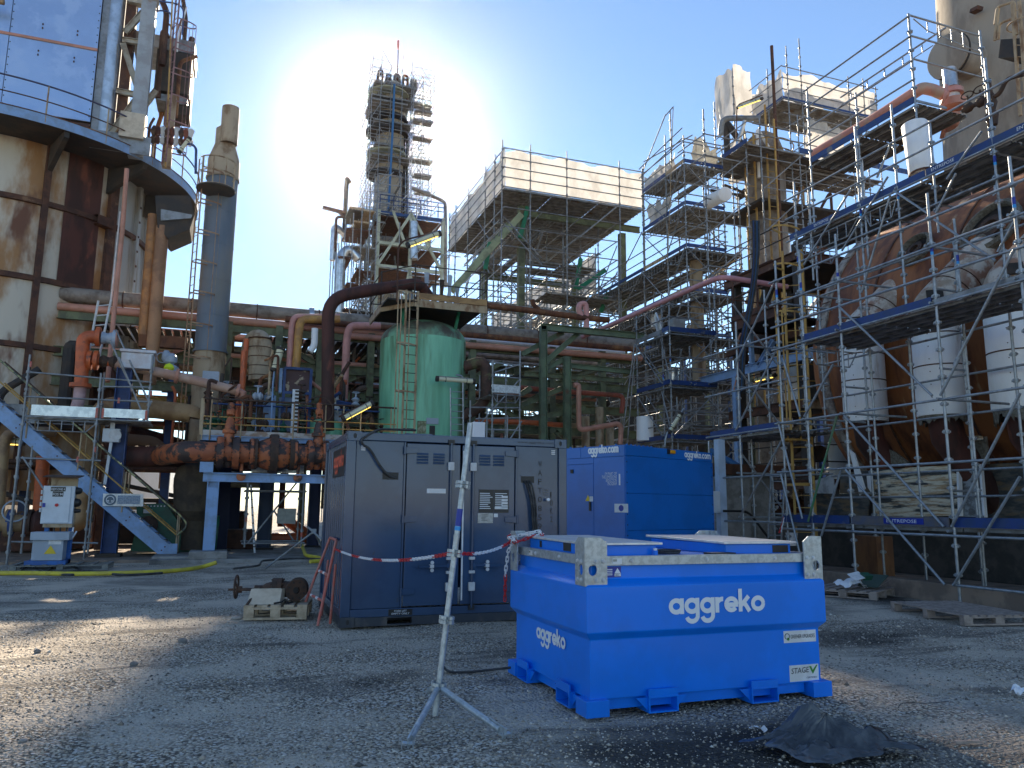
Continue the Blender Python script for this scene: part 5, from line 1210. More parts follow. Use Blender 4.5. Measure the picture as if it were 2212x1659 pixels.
pipe('air_hose', [aX(*cc_(1470, 970), 15.2), aX(*cc_(1430, 1050), 15.2), aX(*cc_(1420, 1250), 15.2), aX(*cc_(1440, 1400), 15.2), aX(*cc_(1380, 1700), 15.2)], .025, salmon, .5, n=8, label='salmon hose hanging beside the dark cable bundle', cat='hose')
# red-white tape, ladder, buckets under scaffold
t = thing('wooden_ladder', 'plain galvanised ladder leaning under the left end of the right scaffold', 'ladder', aX(*cd_(940, 1500), 12.4))
for q in (((955, 780), (915, 1600)), ((1085, 1000), (1050, 1640))): tubeo('stringer', aX(*cd_(*q[0]), 12.45), aX(*cd_(*q[1]), 12.45), .025, galv, t)
for q in range(6): k = q / 5; tubeo('rung', aX(*cd_(948 - 30 * k, 1010 + k * 560), 12.45), aX(*cd_(1072 - 22 * k, 1010 + k * 560), 12.45), .014, galv, t)
t['label'] = 'steel tube ladder standing under the left end of the right scaffold'; t.name = 'steel_ladder'
wobble_sheet(lambda u, v: (aX(*cd_(1065 - 40 * v + 14 * u, 1375 + 170 * v), 11.9), X_), 3, 10, .02, 4).obj('barrier_tape', redpl, smooth=0, label='red barrier tape dangling from the left scaffold poles', cat='tape')
wobble_sheet(lambda u, v: (aX(*cd_(1082 - 40 * v + 8 * u, 1385 + 150 * v), 11.88), X_), 2, 10, .02, 5).obj('barrier_tape', whitepl, smooth=0, label='white barrier tape dangling from the left scaffold poles', cat='tape')
p = aX(*cd_(1160, 1590), 13.0); B().lathe((p.x, p.y, p.z - .2), [(.11, 0), (.14, .3), (.145, .31)], 16).obj('bucket', whitepl, label='white plastic bucket on the ledge behind the right scaffold poles', cat='bucket')
bx = aX(*ce_(450, 330), 14.2); B().box(bx.x, bx.x + .5, bx.y - .6, bx.y + .1, .03, 1.0).obj('wooden_crate', M('brown_crate_wood', (.26, .12, .05), (.18, .08, .04), rough=.7, sc=4, streak=3), smooth=0, bevel=.01, label='tall brown wooden crate in the dark under the right scaffold', cat='crate')
for q in (12.55, 10.2):
    B().tube((XO - .6, q, 0), (XO - .6, q, .02), .001, 3) if False else None
# leaning column and blockwork left of the scaffold
t = thing('pipe_support_frame', 'pale blue painted beam frame on a column right of the blue generator', 'steel frame', aX(*cc_(1400, 1440), 17))
f17 = lambda x, y: aX(*cc_(x, y), 17.0)
a, e = f17(1090, 1535), f17(2080, 1330); a = f17(1400, 1470); B().ibeam(a, V((17, e.y - 2, a.z)), .2, .32).obj('beam', ltblue, t, smooth=0); B().ibeam(a, a + V((0, 2.2, 0)), .2, .32).obj('beam', ltblue, t, smooth=0)
B().bar(V((17, a.y, .03)), V((17, a.y, a.z - .17)), .2, .2, (0, 1, 0)).obj('column', ltblue, t, smooth=0)
q = f17(1880, 1060); B().ibeam(f17(1690, 1385), q, .16, .16).obj('strut', ltblue, t, smooth=0); q = f17(1610, 1385); B().bar(q, q + Z_ * 1.9, .13, .13, (0, 1, 0)).obj('post', ltblue, t, smooth=0)
p = aY(1565, 1140, 17.0)
t = thing('blue_white_column', 'pale blue column with meter box beside the right side of the generator', 'column', (p.x, p.y, 0))
B().box(p.x - .1, p.x + .1, p.y, p.y + .2, 0, 3.4).obj('column', M('pale_blue_white_paint', (.42, .52, .66), (.36, .44, .55), rough=.5, sc=2), t, smooth=0); B().box(p.x - .34, p.x - .11, p.y - .02, p.y + .1, 1.5, 2.05).obj('meter_box', cabwhite, t, smooth=0, bevel=.01)
t = thing('concrete_plinth', 'dark weathered concrete plinth in shadow right of the generator', 'plinth', (p.x + 1.5, 18, 0))
B().box(p.x + .4, p.x + 1.3, 17.6, 18.6, 0, 2.5).box(p.x + 1.32, p.x + 2.2, 17.8, 18.8, 0, 2.5).obj('block', concrete, t, smooth=0, bevel=.02); B().box(p.x + .1, p.x + 3.2, 17.5, 19, 2.51, 2.8).obj('beam_cap', rustbeam, t, smooth=0)
pipe('handrail', [V((p.x - .3, 16.6, 1.55)), V((p.x + .45, 16.6, 1.55)), V((p.x + 1.4, 16.4, .3))], .03, black, .2, label='black bent handrail at the right of the generator', cat='handrail')
pipe('blue_hose', [aY(1535, 974, 19), aY(1600, 1010, 18), aY(1650, 1050, 18)], .09, bluehose, .4, label='thick dark blue hose drooping right of the generator', cat='hose')

# dark process unit filling the gap between furnace and stepped scaffold
t = thing('process_unit', 'dim rusty process unit of floors and pipes behind the yellow caged ladder', 'process unit', (21, 22, 0)); rr = random.Random(77)
for x in (17.6, 20.2, 23): 
    for y in (20.2, 23.6): baro('column', (x, y, 0), (x, y, 10.5), .28, .28, (rustbeam, midblue, darkgap)[int(x) % 3], t, (0, 1, 0))
for z in (2.6, 5.2, 7.6, 10.2):
    B().box(17.4, 24, 20, 24, z - .12, z).obj('floor', darkgap, t, smooth=0); B().ibeam((17.3, 19.95, z - .2), (24, 19.95, z - .2), .15, .3).obj('edge_beam', (rustbeam, cream)[int(z) % 2], t, smooth=0); B().ibeam((17.35, 20, z - .2), (17.35, 24, z - .2), .15, .3).obj('edge_beam', rustbeam, t, smooth=0)
    for h in (.55, 1.1): tubeo('handrail', (17.35, 19.9, z + h), (24, 19.9, z + h), .022, (darkgap, yellowp)[int(z) % 2], t); tubeo('handrail', (17.3, 19.9, z + h), (17.3, 24, z + h), .022, darkgap, t)
for k in range(40):
    x, y, z = rr.uniform(17.6, 23.6), rr.uniform(20, 23.6), rr.uniform(.3, 9); o = rr.choice((V((0, 0, 2)), V((2, 0, 0)), V((0, 0, 3)), V((0, 1.5, 0)))); B().path(bend([V((x, y, z)), V((x, y, z)) + o, V((x + rr.uniform(-1, 1), y + rr.uniform(-.5, .5), z + o.z + rr.uniform(-1, 1)))], .25), rr.choice((.05, .08, .12, .2, .28)), 10).obj('pipe', rr.choice((rustbeam, darkgap, castiron, beige, alu, lagging, rust)), t)
for k in range(7): x, y, z = rr.uniform(18, 22.5), rr.uniform(20.4, 22.6), rr.choice((.1, 2.6, 5.2, 7.6)); B().lathe((x, y, z), [(.5, 0), (.5, 1.4), (.3, 1.65), (.05, 1.7)], 18).obj('drum', rr.choice((lagging, darkgap, whiteduct, rustbeam)), t)
B().box(16.2, 16.5, 3, 21, .03, 1.5).obj('plinth_wall', M('shade_dark_wall', (.05, .047, .043), (.09, .08, .07), rough=.95, sc=2), smooth=0, bevel=.02, label='low added dark wall standing in for the shade under the rusty furnace', cat='wall')  # added wall, its dark colour stands in for the shade below the shell
B().box(16.6, 26, 3.5, 21, .03, .9).obj('furnace_bed', darkgap, smooth=0, label='added dark slab standing in for the shade beneath the rusty furnace saddles', cat='plinth')  # added slab covering the bright ground, furnace shade put into its dark colour
# ------------------------------------------------------------------ middle: stepped scaffolds, sheeted scaffold, tower, green vessel, pipe rack
c7, c8, c9 = C(1080, 340, 3.456), C(1160, 700, 3.456), C(560, 500, 3.456)
PYR = 450                                        # picture row at which the columns below were read
def YX(px, X): return aX(px, PYR, X).y
def XY(px, Y): return aY(px, PYR, Y).x
dk2 = M('shaded_scaffold_deck', (.15, .15, .15), (.1, .1, .095), rough=.7, metal=.2, sc=3)
def guard(S, p, q, z, hs=(.5, 1.0)):
    for h in hs: S.led((p[0], p[1], z + h), (q[0], q[1], z + h))
# --- stepped scaffold
S = Scaf('scaffold', 'stepped many decked scaffold in the middle joining the white sheeted platform', (20, 31, 0), galv_far, .03)
X0, X1 = 18.8, 20.9; Yc = 28.7
zl = [aX(1497, y, X0).z for y in (337, 434, 533, 637)]; LV = [zl[0] - 2.03 * i for i in range(7)]
YS = [Yc, YX(1440, X0), YX(1388.6, X0), 35.2, 37.5, 40.5]
for i, y in enumerate(YS):
    S.pole(X0, y, 0, zl[0] + (2.1 if i == 1 else 1.35) if i < 3 else LV[1] - .5); S.pole(X1, y, 0, zl[0] + 1.2 if i < 3 else LV[2] + 1)
for px, zt in ((1526, 1.9), (1617, 1.2)): S.pole(XY(px, 27.2), 27.2, 0, zl[0] + zt)
S.pole(XY(1585, Yc), Yc, 0, zl[0] + 1.2)
for k, z in enumerate(LV):
    ye = YS[2] if k < 2 else YS[5]
    S.deck(X0 + .05, X1 + (.9 if k else 0), Yc, ye, z, 'y', bay=2.2, skip=.03)
    if k < 5:
        for i in range(2 if k < 2 else 4): S.toe((X0 - .02, YS[i + 1] - .04, z + .02), (X0 - .02, YS[i] + .04, z + .02), mat=toeblue if (k + i) % 3 else cream)
        S.toe((X0, Yc - .03, z + .02), (X1, Yc - .03, z + .02))
    guard(S, (X0 - .05, ye), (X0 - .05, Yc - .1), z, (-.1, .5, 1.0)); guard(S, (X0 - .05, Yc - .06), (X1 + .1, Yc - .06), z, (-.1, .5, 1.0)); guard(S, (X1, ye), (X1, Yc), z, (.5, 1.0))
    for i in range(2 if k < 2 else 4): S.lattice((X0, YS[i + 1] - .1, z - .12), (X0, YS[i] + .1, z - .12), .36)
    S.lattice((X0 + .1, Yc, z - .12), (X1 - .1, Yc, z - .12), .36)
    for i in range(len(YS)): 
        if k >= 2 or i < 3: S.led((X0, YS[i], z - .1), (X1 + .9, YS[i], z - .1), 'transom')
    xa, xb = XY(1526, 27.2), XY(1617, 27.2)
    for h in (-.3, .7): S.led((xa - .1, 27.16, z + h), (xb + .1, 27.16, z + h)); S.led((xa, 27.1, z + h), (X0, Yc + .5, z + h))
    S.brace((xa, 27.12, z - 1.9), (xb, 27.12, z + .0)); S.brace((X0 - .08, YS[0], z), (X0 - .08, YS[1], z - 2)); S.brace((X0, Yc - .1, z - .1), (X1, Yc - .1, z - 1.9))
    if k: S.brace((X0 - .08, YS[2], z + 1.9), (X0 - .08, YS[1], z - .1)); S.brace((X0 - .07, YS[3], z - 1.8), (X0 - .07, YS[2], z))
    if k > 1: S.brace((X0 - .08, YS[4], z), (X0 - .08, YS[3], z - 2)); S.brace((X0 - .06, YS[5], z - 2), (X0 - .06, YS[4], z))
rq = random.Random(19)
for x in (X1 + 1.0, X1 + 2.6):
    for y in (28.9, 31, 33.2, 35.4, 38): S.pole(x, y, 0, LV[1 if y < 34 else 3] + .9)
for k in range(70):
    z = rq.uniform(.6, LV[2]); y = rq.choice(YS[:5]) + rq.uniform(-.4, .4); x = rq.choice((X0 + .3, X0 + 1.0, X1, X1 + 1.0)); q = rq.random()
    if q < .4: S.led((x, y, z), (x, y + 2.4, z))
    elif q < .7: S.brace((x, y, z), (x, y + 2.1, z + rq.choice((-2, 2))))
    else: S.led((X0, y, z), (X0 + 3.2, y, z))
for h in (1.5, 2.0): S.led((X0 - .06, YS[2] + .2, zl[0] + h - .6), (X0 - .06, Yc, zl[0] + h - .3))
S.led(aX(*c3(170, 1190), X0), aX(*c3(590, 960), X0)); S.led(aX(*c3(160, 1280), X0), aX(*c3(360, 780), X0)); S.led(aX(*c3(360, 790), X0), aX(*c3(425, 715), X0)); S.pole(X0, YX(1453, X0), zl[0], aX(*c3(362, 780), X0).z)
S.led((X0, YS[0], zl[0] + 1.2), (X1 + .3, YS[0], zl[0] + 1.2))
# upper right wing and its deck
PYR = 314
zb = aY(1643, 314, 26.85).z; xb, xe = X1, XY(1725.6, 26.85)
S.deck(xb, xe + .4, 26.85, Yc + 1.2, zb, 'x', bay=2.2); S.toe((xb, Yc, zb + .02), (xb, 26.85, zb + .02), .22); S.toe((xb + .3 * 0 + XY(1643, 26.85) - xb + xb - .02, 26.83, zb + .02), (xe, 26.83, zb + .02), .25)
for px in (1643, 1725.6): S.pole(XY(px, 26.85), 26.85, 0, zb + (1.35 if px < 1700 else 1.9))
for x in (xb, xe): S.pole(x, Yc + 1.2, 0, zb + 1.2)
guard(S, (xb, 26.8), (xe + .3, 26.8), zb, (-.6, -.1, .5, 1.0)); guard(S, (xb, Yc), (xb, 26.8), zb, (.5, 1.0))
for k in range(4): guard(S, (XY(1643, 26.85), 26.8), (xe, 26.8), zb - 2 - 2 * k, (0, .5)); S.brace((XY(1643, 26.85), 26.78, zb - 2.1 - 2 * k), (xe, 26.78, zb - .2 - 2 * k))
PYR = 450
sheetrun = lambda P, Q, z0, z1, n, amp, seed, edge=.12: wobble_sheet(lambda u, v: (V((P[0] + (Q[0] - P[0]) * u, P[1] + (Q[1] - P[1]) * u, z0 + (z1 - z0) * v)), V((Q[1] - P[1], P[0] - Q[0], 0)).normalized()), n, 9, amp, seed, edge)
sheetrun((X0 + .15, YS[2]), (X0 + .15, Yc + 1.0), zl[0], zl[0] + .85, 26, .05, 21).obj('plastic_sheet', sheet, S.t, smooth=60)
sheetrun((X0 + .15, YS[2] - .3), (X0 + .15, YS[1]), LV[1] + .05, LV[1] + 1.1, 14, .12, 22, .3).obj('plastic_sheet', sheet, S.t, smooth=60)
sheetrun((X0 + .5, Yc + .1), (X1 - .2, Yc + .1), zl[0] + .05, zl[0] + 1.25, 10, .2, 23, .3).obj('plastic_sheet', M('grey_folded_sheet', (.42, .41, .37), (.3, .29, .26), rough=.7, sc=2, trans=.2), S.t, smooth=20)
p = aX(*cb_(1180, 800), 19.6); q = aX(*cb_(1400, 690), 19.2); B().lathe(p, [(.3, 0), (.3, (q - p).length), (.29, (q - p).length + .005), (.001, (q - p).length + .006)], 24, (q - p)).obj('white_drum', whiteduct, label='white lagged drum lying on the second deck of the stepped scaffold', cat='drum')
p = aX(1503, 560, 20.3); B().lathe((p.x, p.y, LV[5]), [(.3, 0), (.3, 6.2)], 20).obj('riser_pipe', beige, label='cream riser pipe behind the right corner of the stepped scaffold', cat='pipe')
# hanging pulley rope
B().path([aX(*c3(425, 720), X0 - .2), aX(*c3(412, 1100), X0 - .25), aX(*c3(395, 1640), X0 - .3), aX(*cb_(600, 1640), X0 - .4)], .018, 6).obj('hoist_rope', cream, label='pale hoist rope hanging down the stepped scaffold from its gin arm', cat='rope')
# --- lower nearer scaffold tower
PYR = 780
S = Scaf('scaffold', 'lower narrow scaffold tower with stacked decks just behind the blue generator', (16.3, 26, 0), galv_far, .028)
xa, xb, ya = 15.3, 17.35, 24.65; yb, yc = YX(1432, xa), YX(1376, xa); LZ = [aX(1453.7, y, xa).z for y in (713, 830, 948)] 
for x, y in ((xa, ya), (xb, ya), (xa, yc), (xb, yc)): S.pole(x, y, 0, LZ[0] + 2.0 if y == ya else LZ[0] + 1.2, band=3.1 if (x, y) == (xa, ya) else False)
S.pole(xa, yb, 0, LZ[0] + 1.6, band=3.3); S.pole(xa + .3, ya + .1, LZ[2] - 1, LZ[2] + 1.6)
for k, z in enumerate(LZ + [LZ[2] - 2.1]):
    S.deck(xa + .05, xb, ya, yc, z, 'y', bay=1.5); S.toe((xa - .02, yc, z + .02), (xa - .02, yb + .05, z + .02), mat=galv_far if k == 0 else toeblue); S.toe((xa - .02, yb, z + .05), (xa - .02, ya, z + .05)); S.toe((xa, ya - .02, z + .02), (xb, ya - .02, z + .02))
    guard(S, (xa - .05, yc + .1), (xa - .05, ya - .1), z, (-.1, .55, 1.05)); guard(S, (xa - .1, ya - .05), (xb + .1, ya - .05), z, (-.1, .55, 1.05)); S.lattice((xa, yc - .1, z - .12), (xa, yb + .1, z - .12), .4); guard(S, (xb, yc), (xb, ya), z, (.5,))
    S.brace((xa + .05, ya - .08, z - 1.9), (xb, ya - .08, z - .05)); S.brace((xa - .08, yc, z), (xa - .08, yb, z - 1.9)); S.brace((xa - .08, yb, z - .2), (xa - .05, yb - .6, z - 1.9))
S.brace((xa - .1, yc, LZ[2] + 3.6), (xa - .3, yc + .9, LZ[2] - 2.5)); S.brace((xa - .1, yc, LZ[0]), (xa - .5, yc + .5, LZ[2]))
def on(z, px, py, X=None): d = ray(px, py); k = (z - 1.6) / d.z; return CAM_O + d * k
p = V((xa + .35, ya + .3, LZ[0])); B().box(p.x, p.x + .55, p.y, p.y + .4, p.z + .01, p.z + .62).obj('tin_box', M('grey_tin_box', (.4, .41, .4), (.3, .3, .29), rough=.5, metal=.2, sc=4), smooth=0, bevel=.01, label='grey tin box on the upper deck of the lower scaffold tower', cat='box')
B().lathe((p.x + .85, p.y + .15, p.z + .01), [(.15, 0), (.15, .42), (.14, .43)], 18).obj('pipe_section', beige, label='beige drum beside the grey tin box on the scaffold tower', cat='drum')
t = thing('cable_coil', 'heap of looped hoses beside the drum on the upper tower deck', 'coil', (p.x + 1.4, p.y, p.z))
for q in range(5): B().torus((p.x + 1.25 + .12 * q, p.y + .1 + .05 * (q % 2), p.z + .2), (.5, 1, .2 * (q - 2)), .17, .022, 18, 6).obj('loop', castiron, t)
B().lathe((p.x + 1.2, p.y + .35, p.z + .02), [(.2, 0), (.2, .24), (.12, .3)], 16).obj('elbow_cover', alu, label='shiny elbow cover among the hoses on the tower deck', cat='pipe cover')
for i in range(5):
    a = V((xa + .15 + .05 * i, yb + .1 + .18 * i, LZ[0] + .02)); B().lathe(a, [(.05 + .01 * (i % 2), 0), (.05 + .01 * (i % 2), .95)], 12, (-.25 + .06 * i, .25, 1)).obj('alu_sleeve', alu, label='shiny aluminium sleeve leaning at the tower deck rail, %s of the five' % ('leftmost', 'second', 'middle', 'fourth', 'rightmost')[i], cat='sleeve', group='aluminium sleeves leaning on the tower deck')
p = V((xa + .35, ya + .45, LZ[1])); B().lathe((p.x, p.y, p.z + .01), [(.22, 0), (.27, .62), (.28, .63), (.285, .66), (.26, .66), (.2, .02)], 20).obj('metal_tub', alu, label='shiny metal tub on the second deck of the scaffold tower', cat='tub')
b = B(); rr = random.Random(4)
for i in range(60): q = V((xa + .9 + rr.random() * 1.1, ya + .1 + rr.random() * .5, LZ[1] + .02 + rr.random() * .14)); d = V((rr.uniform(-1, 1), rr.uniform(-1, 1), rr.uniform(-.2, .2))).normalized(); b.tube(q, q + d * .28, .025, 6)
b.obj('fitting_heap', galv_far, label='heap of grey pipe fittings on the second deck of the tower', cat='fittings', kind='stuff')
for (px0, px1, z0, h, yy) in ((1468, 1500, LZ[2] + .02, .95, 25.0), (1383, 1405, LZ[2] + .02, .55, 27.0)): pass
B().lathe(aY(1393, 925, 26.6) - Z_ * .5, [(.33, 0), (.33, .95)], 22).obj('rusty_drum', whiteduct, label='white rust streaked drum low behind the lower scaffold tower', cat='drum')
B().lathe(aY(1418, 670, 33) - Z_ * .9, [(.3, 0), (.3, 1.0)], 18).obj('white_drum', whiteduct, label='white drum on the third deck of the stepped scaffold', cat='drum')
# --- upper scaffolds wrapped in white sheeting
PYR = 150
S = Scaf('scaffold', 'high scaffold wrapped in crumpled white sheeting at the upper right skyline', (25, 30, 0), galv_far, .028)
z0 = aX(1729, 188, 24).z; z1 = aX(1729, 119, 24).z; XE = XY(1888, 28); zA = aY(1615.5, 148, 30.4).z; zB = aX(1569, 258, 22.95).z
for px, zt in ((1729, 3.3), (1830, 1.9), (1862, 2.0), (1888, 1.7)): S.pole(XY(px, 28), 28, 8, z0 + zt + .2)
for px, zt in ((1700, 2.6), (1656.7, 2.2)): S.pole(24, YX(px, 24), 8, z0 + zt)
S.pole(22.95, 30.4, 8, z0 + 2.8); S.pole(22.95, 32.05, 8, z0 + 1.8); S.pole(XE, 30.5, 8, z0 + 2.4)
guard(S, (24, 27.95), (XE + .1, 27.95), z0, (.05, .55, 1.15, 1.75)); guard(S, (23.95, 30.4), (23.95, 27.9), z0, (.05, .55, 1.15, 1.75)); guard(S, (22.9, 30.35), (24, 30.35), z0, (-1.8, -1.2, -.6, 0)); guard(S, (22.9, 32.1), (22.9, 30.3), z0, (-2.2, -1.6, -1.0, -.4))
S.deck(24, XE + .1, 28, 30.4, z0, 'x', bay=2.1); S.toe((24, 27.97, z0 + .02), (XE, 27.97, z0 + .02)); S.toe((23.97, 30.4, z0 + .02), (23.97, 28, z0 + .02)); S.deck(22.95, 24.2, 30.4, 32.05, z0 - 1.5, 'y')
for k in range(3): guard(S, (23.95, 27.95), (XE + .1, 27.95), z0 - 1.2 - 1.4 * k, (0, .5)); S.brace((24, 27.93, z0 - 1.5 - 1.4 * k), (26, 27.93, z0 - .1 - 1.4 * k))
S.deck(24, XE + .1, 28, 30, z0 - 3.2, 'x', bay=2.1)
H_ = z1 - z0
sheetrun((24.08, 28.05), (XE, 28.05), z0 + .05, z0 + H_ * 1.0, 26, .07, 31, .16).obj('plastic_sheet', sheet, S.t, smooth=40); sheetrun((24.08, 30.4), (24.08, 28.05), z0 + .05, z0 + H_ * 1.0, 18, .07, 32, .16).obj('plastic_sheet', sheet, S.t, smooth=40)
sheetrun((23.0, 30.42), (24.08, 30.42), zB, zA, 8, .07, 33, .15).obj('plastic_sheet', sheet, S.t, smooth=40); sheetrun((23.0, 32.05), (23.0, 30.42), zB, zA - .1, 12, .07, 34, .2).obj('plastic_sheet', sheet, S.t, smooth=40)
sheetrun((XE, 28.05), (XE, 30.4), z0, z0 + 1.6, 10, .1, 35, .2).obj('plastic_sheet', sheet, S.t, smooth=40); sheetrun((24.1, 30.4), (XE, 30.4), z0, z0 + 1.8, 14, .1, 36, .3).obj('plastic_sheet', sheet, S.t, smooth=40)
sheetrun((25.6, 28.4), (27.9, 28.4), z0 - 2.7, z0 - .5, 14, .2, 37, .2).obj('plastic_sheet', sheet, S.t, smooth=30); sheetrun((22.6, 30.6), (23.9, 29.6), z0 - 3.4, z0 - 1.5, 9, .2, 38, .3).obj('plastic_sheet', sheet, S.t, smooth=30)
# reactor column with brown pipework under the wrapped scaffold
p = aX(1650, 420, 23.5); t = thing('reactor_column', 'grey brown vertical vessel hung with yellow ladders behind the stepped scaffold', 'vessel', (23.6, p.y, 0))
B().lathe((23.6, p.y, 3), [(.95, 0), (.95, z0 - 5.4), (.7, z0 - 4.6), (.3, z0 - 4.3)], 28).obj('shell', lagging, t)
for i, px in enumerate((1612, 1632, 1660, 1678)): q = aX(px, 400, 22.4); baro('stringer', V((22.4, q.y, 6)), V((22.4, q.y, z0 - .9 - (i % 2))), .07, .07, yellowp, t)
for i in range(9): q = aX(1612, 300 + i * 25, 22.4); tubeo('rung', q, aX(1632, 303 + i * 25, 22.4), .018, yellowp, t); q = aX(1660, 320 + i * 25, 22.4); tubeo('rung', q, aX(1678, 322 + i * 25, 22.4), .018, yellowp, t)
b = B(); rr = random.Random(9)
for i in range(16):
    x, y, z = rr.uniform(21.5, 27), rr.uniform(27.5, 31), rr.uniform(6, z0 - 1.2); o = rr.choice(((0, 0, 1), (1, 0, 0), (0, 1, 0)))
    b = B().path(bend([V((x, y, z)), V((x, y, z)) + V(o) * rr.uniform(1, 3), V((x + rr.uniform(-1, 1), y + rr.uniform(-1, 1), z + rr.uniform(.5, 2)))], .3), rr.choice((.07, .1, .16)), 10); b.obj('pipe', (rustbeam, cream, alu, whiteduct, darkgap)[i % 5], t)
for z in (zb + .2, zb - 2.2): B().box(22, 27.5, 27.4, 30.5, z - .12, z).obj('floor', darkgap, t, smooth=0)
B().torus((23.6, p.y, zb + 1.1), Z_, 1.4, .03, 24, 5).torus((23.6, p.y, zb + .6), Z_, 1.4, .03, 24, 5).obj('handrail', yellowp, t)
p1 = aX(*c3(1275, 190), 22.6); B().tube((p1.x, p1.y, 8), p1, .075, 10).obj('vent_pole', rustbeam, label='tall dark vent pipe rising past the white wrapped scaffold', cat='pipe')
pipe('vent_pipe', [aX(*c3(835, 960), 22), aX(*c3(845, 815), 22), aX(*c3(1180, 815), 23.5)], .14, galv_far, .4, label='grey bent vent pipe left of the white wrapped scaffold', cat='pipe')
def lamp(label, p, q, mount=None, lit=True, hood=None, r=.06, glass=None):
    p, q = V(p), V(q); t = thing('tube_lamp', label, 'lamp', p, 'tube lamps fixed about the plant'); d = (q - p).normalized()
    B().tube(p, q, r, 14).obj('tube', lampw, t)
    if lit: B().tube(p - Z_ * r * .42 + d * .08, q - Z_ * r * .42 - d * .08, r * .72, 12).obj('lit_tube', lampg, t)
    for a, s in ((p, 1), (q, -1)): B().tube(a - d * s * .05, a + d * s * .04, r * 1.25, 14).obj('end_cap', darkgap, t)
    for k in (.22, .8): B().torus(p.lerp(q, k), d, r * 1.08, .012, 14, 5).obj('clamp', darkgap, t)
    B().bar(p + Z_ * r * 1.15 + d * .04, q + Z_ * r * 1.15 - d * .04, r * 1.3, .02).obj('reflector', galv_far, t, smooth=0)
    if mount: B().path(bend([V(m) for m in mount], .3), .03, 8).obj('bracket', mount_mat, t)
    return t
mount_mat = rustbeam
lamp('yellow lit tube lamp on a curved bracket before the white wrapped scaffold', aX(*c3(985, 720), 22), aX(*c3(1190, 645), 22), [aX(*c3(970, 1060), 22), aX(*c3(975, 700), 22), aX(*c3(1195, 615), 22)])
# --- big sheeted scaffold
PYR = 400
S = Scaf('scaffold', 'broad high scaffold platform screened with white sheeting right of the tower', (16, 40, 0), galv_far, .033)
xa, ya = 12.56, 35.9; xb = XY(1392, ya); yb = aX(970, 535, xa).y
zd = aX(1085, 409, xa).z; ztp = aX(1085, 328, xa).z; hs = ztp - zd
FX = [XY(px, ya) for px in (1084.5, 1145.7, 1224.5, 1338, 1390)]; LY = [aX(px, py, xa).y for px, py in ((1069, 380), (1048.7, 410), (1012, 450), (984.5, 490), (971, 510))]
for i, x in enumerate(FX): S.pole(x, ya, 0, ztp + .45)
for y in LY: S.pole(xa, y, 0 if y < 44 else 8, ztp + .4)
for k in range(5):
    z = zd + hs * k / 4; S.led((xa - .1, ya - .05, z), (xb, ya - .05, z)); S.led((xa - .05, ya - .1, z), (xa - .05, yb, z))
S.deck(xa, xb, ya, yb, zd - .02, 'x', bay=2.6, wd=.4, skip=.05)
for x in (14.2, 16.4, 18.6): S.lattice((x, yb, zd - .1), (x, ya, zd - .1), .5)
S.led((xa, ya, zd - .12), (xb, ya, zd - .12), r=.05)
sheetrun((xa + .06, ya + .06), (xb, ya + .06), zd + .02, ztp - .05, 46, .05, 41, .09).obj('plastic_sheet', sheet, S.t, smooth=60); sheetrun((xa + .06, yb), (xa + .06, ya + .06), zd + .02, ztp - .05, 44, .07, 42, .13).obj('plastic_sheet', sheet, S.t, smooth=60)
sheetrun((xa, yb), (xb, yb), zd + .02, ztp - .3, 30, .08, 43, .15).obj('plastic_sheet', sheet, S.t, smooth=60)
GX = [xa, 14.7, 16.9, 19.1]; GY = [ya, 38.2, 40.6, 43]
for x in GX[1:]:
    for y in GY[1:]: S.pole(x, y, 0, zd - .1)
for z in [zd - 1.1 - 1.05 * i for i in range(11)]:
    for y in GY: S.led((xa, y, z), (19.3, y, z))
    for x in GX: S.led((x, ya, z), (x, 43.2, z))
rr = random.Random(2)
for i in range(96):
    z = zd - rr.choice((2, 4, 6, 8, 10)) + rr.uniform(-.4, .4)
    if i % 2: k = rr.randrange(3); y = rr.choice(GY); a, e = (GX[k], y, z), (GX[k + 1], y, z + rr.choice((-2, 2)))
    else: k = rr.randrange(3); x = rr.choice(GX); a, e = (x, GY[k], z), (x, GY[k + 1], z + rr.choice((-2, 2)))
    S.brace(a, e)
S.deck(xa, 14.7, 36.5, 43, zd - 2.6, 'y', bay=2.2, wd=.4, skip=.1); S.deck(14.7, 19, 38.2, 40.6, zd - 3.0, 'x', bay=2.2, wd=.4, skip=.08); S.deck(xa, 16.9, 43, 45.2, zd - 4.2, 'x', bay=2.2, wd=.4); S.deck(15, 19.1, 36, 38, zd - 5.4, 'x', bay=2.1, wd=.4)
guard(S, (xa - .05, 43), (xa - .05, 36.5), zd - 2.6); guard(S, (15, 35.95), (19.1, 35.95), zd - 5.4)
# second lower sheeted scaffold far behind
S = Scaf('scaffold', 'distant lower scaffold with sloping white sheeting seen under the big platform', (21, 55, 0), galv_far, .035)
for (a, e, h) in ((c7(1420, 1290), c7(980, 1560), 2.6), (c7(1000, 1480), c7(520, 1720), 2.4)):
    A_, E_ = aX(*a, 22.), aX(*e, 22.); z = (A_.z + E_.z) / 2
    sheetrun((22, E_.y), (22, A_.y), z - .4, z + h - .4, 30, .08, int(h * 10), .15).obj('plastic_sheet', sheet, S.t, smooth=60)
    for k in range(9): y = A_.y + (E_.y - A_.y) * k / 8; S.pole(21.95, y, 0, z + h)
    for k in range(5): S.led((21.9, E_.y, z - .4 + h * k / 4), (21.9, A_.y, z - .4 + h * k / 4))
    S.deck(22, 24.4, A_.y, E_.y, z - .5, 'y', bay=2.5, wd=.4)
